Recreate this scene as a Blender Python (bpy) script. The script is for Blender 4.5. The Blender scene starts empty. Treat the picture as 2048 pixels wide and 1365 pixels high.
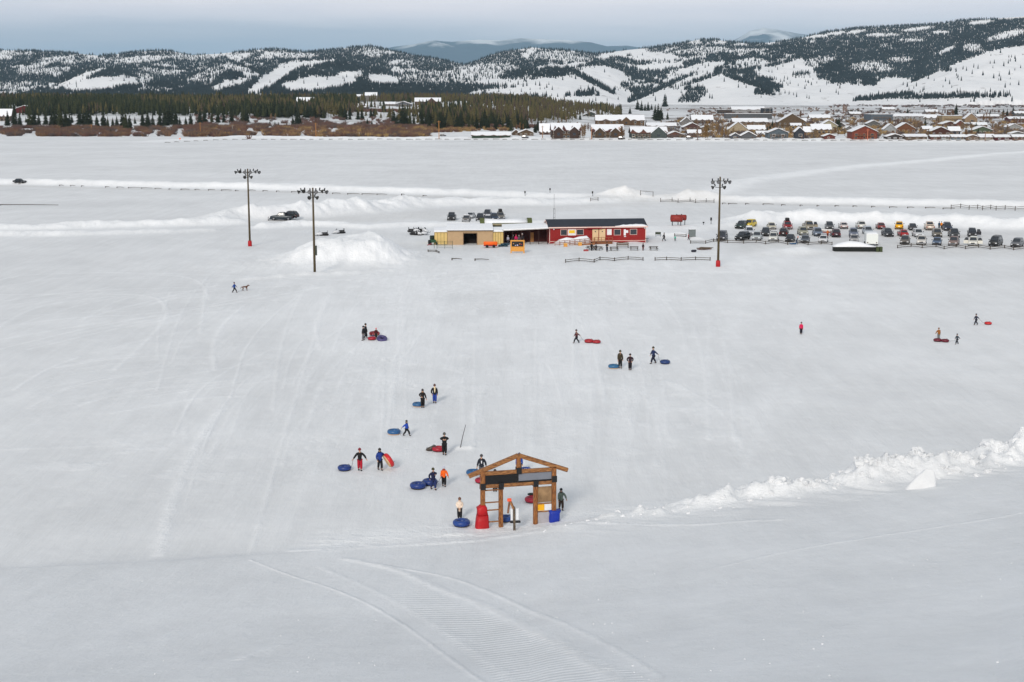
import bpy, math, random
import numpy as np
from mathutils import Vector, Matrix
R = math.radians
rnd = random.Random(7)
scene = bpy.context.scene
col = scene.collection

# ------------------------------------------------------------------ camera, world, sun, exposure
F = 2844.0; CX, CY = 1024.0, 682.5; PITCH = R(9.816); EYE = 31.0
cam = bpy.data.cameras.new('camera'); camo = bpy.data.objects.new('camera', cam); col.objects.link(camo)
camo.location = (0, 0, EYE); camo.rotation_euler = (math.pi/2 - PITCH, 0, 0)
cam.sensor_width = 36; cam.lens = 36*F/2048; cam.clip_start = .5; cam.clip_end = 200000
scene.camera = camo
scene.view_settings.view_transform = 'Standard'; scene.view_settings.look = 'None'
scene.view_settings.exposure = 0.12; scene.view_settings.gamma = 1

SUN_EL, SUN_AZ = R(25), R(196)          # azimuth clockwise from +Y: the veiled sun stands behind the camera
w = bpy.data.worlds.new('World'); scene.world = w; w.use_nodes = True
nt = w.node_tree; N = nt.nodes; L = nt.links
bg = N['Background']
sky = N.new('ShaderNodeTexSky'); sky.sky_type = 'NISHITA'; sky.sun_disc = False
sky.sun_elevation = SUN_EL; sky.sun_rotation = SUN_AZ; sky.altitude = 2500
skm = N.new('ShaderNodeVectorMath'); skm.operation = 'SCALE'; skm.inputs['Scale'].default_value = .1
L.new(sky.outputs[0], skm.inputs[0])
tc = N.new('ShaderNodeTexCoord'); sx = N.new('ShaderNodeSeparateXYZ'); L.new(tc.outputs['Generated'], sx.inputs[0])
mp = N.new('ShaderNodeMapping'); mp.inputs['Scale'].default_value = (1.4, 1.4, 16); L.new(tc.outputs['Generated'], mp.inputs[0])
nz = N.new('ShaderNodeTexNoise'); nz.inputs['Scale'].default_value = 3.2; nz.inputs['Detail'].default_value = 6; nz.inputs['Roughness'].default_value = .55
L.new(mp.outputs[0], nz.inputs[0])
m1 = N.new('ShaderNodeMath'); m1.operation = 'MULTIPLY_ADD'; m1.inputs[1].default_value = .030; m1.inputs[2].default_value = -.015
L.new(nz.outputs[0], m1.inputs[0])
m2 = N.new('ShaderNodeMath'); m2.operation = 'ADD'; L.new(sx.outputs['Z'], m2.inputs[0]); L.new(m1.outputs[0], m2.inputs[1])
cr = N.new('ShaderNodeValToRGB'); L.new(m2.outputs[0], cr.inputs[0])
el = cr.color_ramp.elements
el[0].position = 0.0; el[0].color = (.34, .47, .66, 1)
el[1].position = 1.0; el[1].color = (.565, .59, .61, 1)
for p, c in ((.026, (.36, .46, .62, 1)), (.040, (.55, .59, .70, 1)), (.053, (.84, .81, .88, 1)), (.068, (1.08, .98, 1.0, 1)), (.16, (.75, .74, .80, 1)), (.3, (.565, .59, .61, 1))):
    e = el.new(p); e.color = c
mx = N.new('ShaderNodeMix'); mx.data_type = 'RGBA'; mx.inputs[0].default_value = .88
L.new(skm.outputs[0], mx.inputs[6]); L.new(cr.outputs[0], mx.inputs[7])
L.new(mx.outputs[2], bg.inputs[0]); bg.inputs[1].default_value = 1.0

sl = bpy.data.lights.new('sun', 'SUN'); sl.energy = 2.0; sl.angle = R(12); sl.color = (1, .93, .84)
so = bpy.data.objects.new('sun', sl); col.objects.link(so)
sd = Vector((math.sin(SUN_AZ)*math.cos(SUN_EL), math.cos(SUN_AZ)*math.cos(SUN_EL), math.sin(SUN_EL)))
so.rotation_euler = sd.to_track_quat('Z', 'Y').to_euler()

# ------------------------------------------------------------------ helpers
def tag(o, label=None, cat=None, group=None, kind=None):
    if label: o['label'] = label
    if cat: o['category'] = cat
    if group: o['group'] = group
    if kind: o['kind'] = kind
    return o
def empty(name, loc, rz=0, label=None, cat=None, group=None):
    o = bpy.data.objects.new(name, None); col.objects.link(o); o.empty_display_size = .2
    o.location = loc; o.rotation_euler = (0, 0, rz)
    return tag(o, label, cat, group)
def srgb(c):
    return tuple((x/255/12.92 if x/255 <= .04045 else ((x/255+.055)/1.055)**2.4) for x in c)
_m = {}
def mat(name, c, rough=.7, metal=0, var=.12, sc=3.0, bump=0, spec=.4, stretch=None, c2=None):
    """procedural material: base colour broken up by noise (c in sRGB 0-255)"""
    if name in _m: return _m[name]
    m = bpy.data.materials.new(name); m.use_nodes = True; t = m.node_tree; b = t.nodes['Principled BSDF']
    lc = srgb(c)
    tcn = t.nodes.new('ShaderNodeTexCoord'); mpn = t.nodes.new('ShaderNodeMapping'); t.links.new(tcn.outputs['Object'], mpn.inputs[0])
    if stretch: mpn.inputs['Scale'].default_value = stretch
    n = t.nodes.new('ShaderNodeTexNoise'); n.inputs['Scale'].default_value = sc; n.inputs['Detail'].default_value = 5
    t.links.new(mpn.outputs[0], n.inputs[0])
    r = t.nodes.new('ShaderNodeValToRGB'); t.links.new(n.outputs[0], r.inputs[0])
    r.color_ramp.elements[0].position = .3; r.color_ramp.elements[1].position = .7
    a = srgb(c2) if c2 else tuple(x*(1-var) for x in lc)
    r.color_ramp.elements[0].color = (*a, 1); r.color_ramp.elements[1].color = (*[min(.95, x*(1+var*.6)) for x in lc], 1)
    t.links.new(r.outputs[0], b.inputs['Base Color'])
    b.inputs['Roughness'].default_value = rough; b.inputs['Metallic'].default_value = metal
    b.inputs['Specular IOR Level'].default_value = spec
    if bump:
        bp = t.nodes.new('ShaderNodeBump'); bp.inputs['Strength'].default_value = bump; bp.inputs['Distance'].default_value = .02
        t.links.new(n.outputs[0], bp.inputs['Height']); t.links.new(bp.outputs[0], b.inputs['Normal'])
    _m[name] = m; return m

class MB:
    def __init__(s): s.v = []; s.f = []; s.mi = []; s.cur = 0
    def add(s, vs, fs):
        o = len(s.v); s.v += [tuple(map(float, v)) for v in vs]
        for f in fs: s.f.append(tuple(i+o for i in f)); s.mi.append(s.cur)
        return s
    def box(s, x0, x1, y0, y1, z0, z1, M=None):
        vs = [(x0,y0,z0),(x1,y0,z0),(x1,y1,z0),(x0,y1,z0),(x0,y0,z1),(x1,y0,z1),(x1,y1,z1),(x0,y1,z1)]
        if M is not None: vs = [M @ Vector(v) for v in vs]
        return s.add(vs, [(0,3,2,1),(4,5,6,7),(0,1,5,4),(1,2,6,5),(2,3,7,6),(3,0,4,7)])
    def bbox(s, x0, x1, y0, y1, z0, z1, b=.02, M=None):
        """box with chamfered vertical and top edges"""
        rings = []
        for z, i in ((z0, 0), (z1-b, 0), (z1, b)):
            a0, a1, c0, c1 = x0+i, x1-i, y0+i, y1-i
            rings.append([(a0+b,c0,z),(a1-b,c0,z),(a1,c0+b,z),(a1,c1-b,z),(a1-b,c1,z),(a0+b,c1,z),(a0,c1-b,z),(a0,c0+b,z)])
        if M is not None: rings = [[M @ Vector(v) for v in r] for r in rings]
        return s.loft(rings, True)
    def loft(s, rings, cap=True):
        n = len(rings[0]); o = len(s.v); vs = [v for r in rings for v in r]; fs = []
        for k in range(len(rings)-1):
            for i in range(n):
                j = (i+1) % n; fs.append((k*n+i, k*n+j, (k+1)*n+j, (k+1)*n+i))
        if cap: fs.append(tuple(range(n))[::-1]); fs.append(tuple((len(rings)-1)*n+i for i in range(n)))
        return s.add(vs, fs)
    def tube(s, pts, rad, n=8, cap=True):
        pts = [Vector(p) for p in pts]; rr = rad if isinstance(rad, (list, tuple)) else [rad]*len(pts); rings = []
        for i, p in enumerate(pts):
            d = (pts[min(i+1, len(pts)-1)] - pts[max(i-1, 0)]).normalized()
            a = Vector((0, 0, 1)) if abs(d.z) < .9 else Vector((1, 0, 0))
            u = d.cross(a).normalized(); v = d.cross(u)
            rings.append([p + (u*math.cos(t)+v*math.sin(t))*rr[i] for t in [2*math.pi*k/n for k in range(n)]])
        return s.loft(rings, cap)
    def beam(s, a, b, w, h, up=(0, 0, 1)):
        """square timber from a to b, w wide, h tall"""
        a, b = Vector(a), Vector(b); d = (b-a).normalized(); u = Vector(up)
        if abs(d.dot(u)) > .95: u = Vector((0, 1, 0))
        x = d.cross(u).normalized(); z = x.cross(d)
        c = .12*min(w, h)
        prof = [(-w/2+c,-h/2),(w/2-c,-h/2),(w/2,-h/2+c),(w/2,h/2-c),(w/2-c,h/2),(-w/2+c,h/2),(-w/2,h/2-c),(-w/2,-h/2+c)]
        return s.loft([[p + x*q[0] + z*q[1] for q in prof] for p in (a, b)])
    def ball(s, c, r, n=8, m=6, sc=(1, 1, 1), jit=0):
        vs = [(0, 0, 1)]
        for i in range(1, m):
            t = math.pi*i/m
            vs += [(math.sin(t)*math.cos(2*math.pi*k/n), math.sin(t)*math.sin(2*math.pi*k/n), math.cos(t)) for k in range(n)]
        vs.append((0, 0, -1)); fs = [(0, 1+k, 1+(k+1) % n) for k in range(n)]
        for i in range(m-2):
            for k in range(n):
                a = 1+i*n+k; b = 1+i*n+(k+1) % n; fs.append((a, a+n, b+n, b))
        e = len(vs)-1; q = 1+(m-2)*n; fs += [(q+k, e, q+(k+1) % n) for k in range(n)]
        return s.add([(c[0]+v[0]*r*sc[0]*(1+rnd.uniform(-jit, jit)), c[1]+v[1]*r*sc[1]*(1+rnd.uniform(-jit, jit)), c[2]+v[2]*r*sc[2]*(1+rnd.uniform(-jit, jit))) for v in vs], fs)
    def torus(s, c, R1, r, n=24, m=10, zs=1.0, M=None):
        vs = []
        for i in range(n):
            a = 2*math.pi*i/n
            for k in range(m):
                b = 2*math.pi*k/m; q = R1+r*math.cos(b)
                vs.append((c[0]+q*math.cos(a), c[1]+q*math.sin(a), c[2]+r*zs*math.sin(b)))
        if M is not None: vs = [M @ Vector(v) for v in vs]
        fs = [(i*m+k, ((i+1) % n)*m+k, ((i+1) % n)*m+(k+1) % m, i*m+(k+1) % m) for i in range(n) for k in range(m)]
        return s.add(vs, fs)
    def mesh(s, name, mats, smooth=False):
        me = bpy.data.meshes.new(name); me.from_pydata(s.v, [], s.f)
        for m in (mats if isinstance(mats, (list, tuple)) else [mats]): me.materials.append(m)
        if any(s.mi): me.polygons.foreach_set('material_index', s.mi)
        if smooth: me.polygons.foreach_set('use_smooth', [True]*len(s.f))
        me.update(); return me
    def build(s, name, mats, parent=None, smooth=False, loc=None, rz=None):
        o = bpy.data.objects.new(name, s.mesh(name, mats, smooth)); col.objects.link(o)
        if parent: o.parent = parent
        if loc is not None: o.location = loc
        if rz is not None: o.rotation_euler = (0, 0, rz)
        return o
def link(name, me, parent=None, loc=None, rz=None):
    o = bpy.data.objects.new(name, me); col.objects.link(o)
    if parent: o.parent = parent
    if loc is not None: o.location = loc
    if rz is not None: o.rotation_euler = (0, 0, rz)
    return o
def copy_tree(o, parent=None):
    c = o.copy(); col.objects.link(c); c.parent = parent
    for ch in [q for q in o.children]: copy_tree(ch, c)
    return c

# ------------------------------------------------------------------ numpy noise
_tab = np.random.RandomState(3).rand(256, 256).astype(np.float64)
def vnoise(x, y):
    xi = np.floor(x).astype(np.int64); yi = np.floor(y).astype(np.int64); fx = x-xi; fy = y-yi
    fx = fx*fx*(3-2*fx); fy = fy*fy*(3-2*fy)
    a = _tab[xi & 255, yi & 255]; b = _tab[(xi+1) & 255, yi & 255]; c = _tab[xi & 255, (yi+1) & 255]; d = _tab[(xi+1) & 255, (yi+1) & 255]
    return (a*(1-fx)+b*fx)*(1-fy)+(c*(1-fx)+d*fx)*fy
def fbm(x, y, o=4, g=.5):
    s = 0; a = 1; t = 0
    for k in range(o):
        s = s+a*vnoise(x*2**k+17.3*k, y*2**k-9.1*k); t += a; a *= g
    return s/t
def sstep(a, b, x):
    t = np.clip((x-a)/(b-a), 0, 1); return t*t*(3-2*t)

# ------------------------------------------------------------------ terrain heights (metres; eye is 31 m above the flat)
def ray(px, py):
    dx = (px-CX)/F; dy = (CY-py)/F
    return dx, math.cos(PITCH)+dy*math.sin(PITCH), -math.sin(PITCH)+dy*math.cos(PITCH)
def P0(px, py, z=0.0):
    dx, dy, dz = ray(px, py); k = (z-EYE)/dz; return (dx*k, dy*k, z)
# crest of the near slope: photo column, photo row, height above the flat
CREST = [(-400, 1150, .8), (0, 1138, .7), (300, 1124, .6), (590, 1105, .55), (800, 1090, .5), (960, 1078, .45), (1060, 1062, .5), (1130, 1046, .7), (1250, 1026, 1.1),
         (1400, 1002, 1.6), (1500, 985, 2.2), (1620, 968, 2.7), (1740, 953, 3.1), (1850, 936, 3.5), (1950, 920, 3.9), (2048, 902, 4.3), (2500, 820, 5.6)]
_c = [P0(*q) for q in CREST]
CT = np.array([c[0]/c[1] for c in _c]); CYd = np.array([c[1] for c in _c]); CZ = np.array([c[2] for c in _c])
def crest(t): return np.interp(t, CT, CYd), np.interp(t, CT, CZ)
def pl(pts): return np.array([P0(*p)[:2] for p in pts])
# banks of ploughed snow: (polyline in photo px on the flat, heights, half width, lumpiness)
BANKS = []
def bank(pts, hs, wd, lump=.5, back=1.0): BANKS.append((pl(pts), np.array(hs, float), wd, lump, back))
bank([(-300, 452), (0, 458), (120, 456), (250, 452), (380, 450), (470, 447)], [.8, 1.0, 1.2, 1.2, 1.1, 1.0], 3.2, 1.0)
bank([(-300, 470), (0, 470), (130, 470), (260, 466), (420, 462)], [.6, .7, .8, .6, .4], 2.8, 1.0)
bank([(380, 448), (430, 444), (500, 438), (560, 435), (640, 430), (720, 424), (800, 414), (860, 410), (960, 408), (1060, 408), (1180, 404), (1250, 400)],
     [.5, 1.6, 2.8, 3.2, 3.3, 3.0, 2.7, 1.8, 1.6, 1.5, 1.3, 1.0], 4.8, 1.0, 1.8)
bank([(530, 455), (600, 450), (680, 452), (740, 456), (800, 452), (870, 448)], [1.0, 1.1, .9, .8, .7, .5], 2.5, .6)
bank([(870, 452), (1000, 448), (1080, 446)], [.7, .8, .6], 3, .5)
bank([(-200, 364), (0, 368), (500, 377), (700, 383), (1024, 393), (1180, 397), (1300, 398), (1400, 401), (1700, 407), (2048, 414), (2400, 420)],
     [1.7, 1.7, 1.7, 1.6, 1.4, 1.2, .4, 1.5, 1.6, 1.5, 1.5], 4.0, .45, 2.2)
bank([(1225, 398), (1250, 398), (1275, 398)], [1.6, 3.1, 1.5], 4.0, .7)
bank([(1335, 401), (1375, 402), (1405, 402)], [1.0, 2.4, 1.4], 4.5, .7)
bank([(1310, 462), (1400, 455), (1470, 452), (1500, 446), (1560, 443), (1640, 443), (1720, 446), (1800, 447), (1880, 450), (1960, 454), (2060, 456), (2300, 462)],
     [.6, .5, .7, 2.3, 2.8, 2.6, 2.2, 2.4, 1.9, 1.9, 2.4, 2.4], 4.8, 1.1, 1.6)
bank([(1310, 470), (1360, 474), (1390, 478)], [.6, .9, .6], 2, .5)
bank([(1560, 508), (1600, 504), (1650, 508)], [.3, 1.0, .2], 4, .4)
bank([(1215, 486), (1240, 484), (1270, 485)], [.2, .7, .3], 1.2, .5)
bank([(900, 484), (912, 484)], [.6, .6], 1.0, .3)
bank([(300, 284), (480, 275), (700, 280), (1200, 281), (1800, 284), (2300, 288)], [.6, 1.6, 2.2, 2.2, 2.2, 2.2], 9, .4)
bank([(500, 558), (600, 550), (700, 547), (800, 541)], [.25, .4, .35, .15], 1.6, 1.2)
bank([(640, 575), (760, 548)], [.1, .2], 1.5, 1.0)
bank([(918, 897), (940, 897)], [.25, .2], .5, .5)
MOUND = P0(690, 520); MOUND2 = P0(768, 520)
TRACKC = pl([(1420, 388), (1500, 362), (1620, 345), (1720, 332), (1850, 322), (1960, 311), (2048, 305), (2200, 296)])
def pdist(X, Y, p, hs=None):
    best = np.full(X.shape, 1e9); hv = np.zeros(X.shape); side = np.zeros(X.shape)
    for k in range(len(p)-1):
        a, b = p[k], p[k+1]; d = b-a; ll = (d**2).sum()
        t = np.clip(((X-a[0])*d[0]+(Y-a[1])*d[1])/ll, 0, 1)
        dx = X-(a[0]+t*d[0]); dy = Y-(a[1]+t*d[1]); ds = dx*dx+dy*dy; m = ds < best
        best = np.where(m, ds, best); side = np.where(m, dy, side)
        if hs is not None: hv = np.where(m, hs[k]+(hs[k+1]-hs[k])*t, hv)
    return np.sqrt(best), hv, side
def rise(X, Y):
    """low wooded rise beyond the field on the left"""
    px = CX+X/np.maximum(Y, 1)*F
    m = 1-sstep(960, 1330, px)
    return m*(3*sstep(1080, 1250, Y)+17*sstep(1250, 2150, Y)*(.75+.5*fbm(X/420+3, Y/420, 2)))*(1-sstep(2500, 3300, Y)*.8)
def T(X, Y, fine=True):
    X = np.asarray(X, float); Y = np.asarray(Y, float)
    t = X/np.maximum(Y, 8.0); yc, zc = crest(t)
    d = yc-Y; px = CX+t*F
    a = np.interp(px, [0, 1100, 2048], [.15, .13, .06]); b = (29.3-zc-a*yc)/yc**2
    near = zc+a*np.maximum(d, 0)+b*np.maximum(d, 0)**2
    far = zc*np.exp(-np.maximum(-d, 0)/(zc*1.1+.8))
    z = np.where(d > 0, near, far)
    # torn, blocky snow piled along the crest on the right
    hb = sstep(1040, 1110, px)*np.interp(px, [1100, 1300, 1450, 1650, 1900, 2100], [.12, .45, .72, 1.08, 1.3, 1.4])
    wb = 1.3+1.1*sstep(1200, 1800, px); rgh = hb*np.exp(-np.abs((d-1.6)/wb)**2.2)
    if rgh.max() > .01:
        n1 = fbm(X*.42+5, Y*.35, 3) if fine else .5; n2 = fbm(X*1.5, Y*1.1+9, 3) if fine else .5; n3 = fbm(X*4.1, Y*3.1, 2) if fine else .5
        bl = np.floor(n2*6)/6*.6+n2*.4
        z = z+rgh*(.30+1.15*sstep(.34, .66, n1)*(.6+.8*bl)+.12*(n3-.5)) if fine else z+rgh*.8
        if fine:
            r2 = hb*np.exp(-((d-5.5)/2.6)**2)
            z = z+r2*.40*(fbm((X+Y*.9)*.9, (Y-X*.2)*.22, 3)-.45)
    if fine:
        # trampled snow beyond the crest left and right of the gate
        tr = np.exp(-((d+2.2)/3.0)**2)*sstep(560, 640, px)*(1-sstep(1120, 1500, px)*.5)
        z = z+tr*.22*(fbm(X*.5, Y*2.2, 3)-.5)
        z = z+.05*(fbm(X*.25, Y*.25, 2)-.5)*(Y > 30)+.9*(fbm(X/160+1, Y/160, 2)-.5)*sstep(120, 500, Y)*(1-sstep(700, 1500, Y)*.4)*sstep(330, 480, Y)
    # jump mound by the middle light pole
    def mnd(c, sx, sy, h, pw):
        q = np.abs((X-c[0])/sx)**pw+np.abs((Y-c[1])/sy)**pw
        return h*np.exp(-q)
    mm = mnd(MOUND, 9.6, 8.8, 2.9, 5.0)+mnd(MOUND2, 6.5, 8.5, 1.1, 2.4)+mnd(P0(700, 512), 15, 12, .9, 2.2)+mnd(P0(640, 528), 17, 9, .6, 2.2)
    if fine: mm = mm*(1+.3*(fbm(X*.3, Y*.3, 3)-.5))+np.minimum(mm, 1)*.9*(fbm(X*.7, Y*.7, 4)-.5)
    z = z+mm
    for p, hs, wd, lump, back in BANKS:
        x0, x1 = p[:, 0].min()-5*wd, p[:, 0].max()+5*wd; y0, y1 = p[:, 1].min()-5*wd, p[:, 1].max()+5*wd
        m = (X > x0) & (X < x1) & (Y > y0) & (Y < y1)
        if not m.any(): continue
        xs, ys = X[m], Y[m]; ds, hv, sd_ = pdist(xs, ys, p, hs)
        ww = np.where(sd_ > 0, wd*back, wd)
        sh = np.exp(-(ds/ww)**2.4)
        if fine: sh = sh*(1+lump*1.3*(fbm(xs/wd*.8, ys/wd*.8, 4)-.5))+np.minimum(sh, .6)*lump*.45*(fbm(xs/wd*2.6, ys/wd*2.6, 4)-.5)
        z[m] = np.maximum(z[m], 0)+sh*hv if False else z[m]+sh*hv
    z = z+rise(X, Y)
    return z
_ys = np.concatenate([np.arange(20, 60, .1), np.arange(60, 140, .15), np.arange(140, 560, .4), np.arange(560, 1400, 1.5), np.arange(1400, 4200, 6)])
def G(px, py):
    """point where a photo pixel meets the ground"""
    dx, dy, dz = ray(px, py); X = _ys*dx/dy; zr = EYE+_ys*dz/dy
    h = T(X, _ys.copy()); k = np.argmax(zr <= h)
    if not (zr <= h).any(): k = len(_ys)-1
    y = _ys[k]; return Vector((y*dx/dy, y, float(h[k])))
def gz(x, y): return float(T(np.array([x]), np.array([y]))[0])

# ------------------------------------------------------------------ snow material
def snow_material():
    m = bpy.data.materials.new('snow'); m.use_nodes = True; t = m.node_tree; nn = t.nodes; ll = t.links; b = nn['Principled BSDF']
    g = nn.new('ShaderNodeNewGeometry')
    def noise(scale, det, s3=(1, 1, 1), rough=.55):
        mp_ = nn.new('ShaderNodeMapping'); mp_.inputs['Scale'].default_value = s3; ll.new(g.outputs['Position'], mp_.inputs[0])
        n = nn.new('ShaderNodeTexNoise'); n.inputs['Scale'].default_value = scale; n.inputs['Detail'].default_value = det; n.inputs['Roughness'].default_value = rough
        ll.new(mp_.outputs[0], n.inputs[0]); return n.outputs[0]
    def math_(op, a, b_=None, c=None, clamp=False):
        q = nn.new('ShaderNodeMath'); q.operation = op; q.use_clamp = clamp
        for i, v in enumerate((a, b_, c)):
            if v is None: continue
            if isinstance(v, (int, float)): q.inputs[i].default_value = v
            else: ll.new(v, q.inputs[i])
        return q.outputs[0]
    def attr(nm):
        a = nn.new('ShaderNodeAttribute'); a.attribute_name = nm; return a.outputs['Fac']
    big = noise(.02, 4); mid = noise(.11, 6, (1, .8, 1)); sm = noise(1.1, 5, (1, .8, 1)); st = noise(.5, 5, (1, .10, 1), .6)
    fresh_and_lit, dirt, trk, along, cut = attr('fresh_and_lit'), attr('dirt'), attr('track'), attr('along'), attr('brush')
    rib = math_('MULTIPLY', math_('SINE', math_('MULTIPLY', along, 2*math.pi/.62)), trk)
    v = math_('MULTIPLY_ADD', big, .24, .0); v = math_('MULTIPLY_ADD', mid, .17, v); v = math_('MULTIPLY_ADD', sm, .08, v); v = math_('MULTIPLY_ADD', st, .14, v)
    v = math_('ADD', v, .44)
    v = math_('MULTIPLY_ADD', fresh_and_lit, .19, v); v = math_('MULTIPLY_ADD', rib, .06, v); v = math_('MINIMUM', v, .93)
    cc = nn.new('ShaderNodeCombineColor'); ll.new(math_('MULTIPLY', v, .985), cc.inputs[0]); ll.new(math_('MULTIPLY', v, 1.0), cc.inputs[1]); ll.new(math_('MULTIPLY', v, 1.02), cc.inputs[2])
    mxn = nn.new('ShaderNodeMix'); mxn.data_type = 'RGBA'; mxn.inputs[7].default_value = (.46, .42, .37, 1)
    ll.new(math_('MULTIPLY', dirt, math_('MULTIPLY_ADD', noise(.5, 6), 1.2, -.1, True)), mxn.inputs[0]); ll.new(cc.outputs[0], mxn.inputs[6])
    # sage and willow stems poking through far fields
    mx2 = nn.new('ShaderNodeMix'); mx2.data_type = 'RGBA'; mx2.inputs[7].default_value = (.12, .085, .07, 1)
    bn = noise(.006, 8, (1, 1, 1), .75)
    ll.new(math_('MULTIPLY', cut, math_('MULTIPLY_ADD', math_('SUBTRACT', bn, .5), 14, .1, True)), mx2.inputs[0]); ll.new(mxn.outputs[2], mx2.inputs[6])
    ll.new(mx2.outputs[2], b.inputs['Base Color'])
    b.inputs['Roughness'].default_value = .62; b.inputs['Specular IOR Level'].default_value = .25
    fine = noise(5.5, 4, (1, 1.3, 1), .65); crumb = noise(2.2, 6, (1, 1, 1), .7)
    h = math_('MULTIPLY', fine, .018); h = math_('MULTIPLY_ADD', mid, .35, h); h = math_('MULTIPLY_ADD', st, .16, h)
    h = math_('MULTIPLY_ADD', math_('MULTIPLY', crumb, math_('MULTIPLY_ADD', fresh_and_lit, .22, .03)), 1.0, h); h = math_('MULTIPLY_ADD', rib, .035, h)
    bp = nn.new('ShaderNodeBump'); bp.inputs['Strength'].default_value = 1; bp.inputs['Distance'].default_value = 1.0
    ll.new(h, bp.inputs['Height']); ll.new(bp.outputs[0], b.inputs['Normal'])
    return m
SNOW = snow_material()
SNOWCAP = mat('snow_cap', (236, 238, 242), .7, var=.05, sc=1.5, bump=.3)

def grid_object(name, X, Y, Z, attrs, material):
    nr, nc = X.shape; me = bpy.data.meshes.new(name)
    co = np.stack([X, Y, Z], -1).reshape(-1, 3).astype(np.float32)
    i = np.arange(nr*nc).reshape(nr, nc)
    q = np.stack([i[:-1, :-1], i[:-1, 1:], i[1:, 1:], i[1:, :-1]], -1).reshape(-1, 4)
    me.vertices.add(len(co)); me.vertices.foreach_set('co', co.ravel())
    me.loops.add(q.size); me.loops.foreach_set('vertex_index', q.ravel().astype(np.int32))
    me.polygons.add(len(q)); me.polygons.foreach_set('loop_start', (np.arange(len(q))*4).astype(np.int32))
    me.polygons.foreach_set('use_smooth', np.ones(len(q), bool))
    for k, a in attrs.items():
        at = me.attributes.new(k, 'FLOAT', 'POINT'); at.data.foreach_set('value', a.reshape(-1).astype(np.float32))
    me.update(calc_edges=True); me.materials.append(material)
    o = bpy.data.objects.new(name, me); col.objects.link(o); return o

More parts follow.
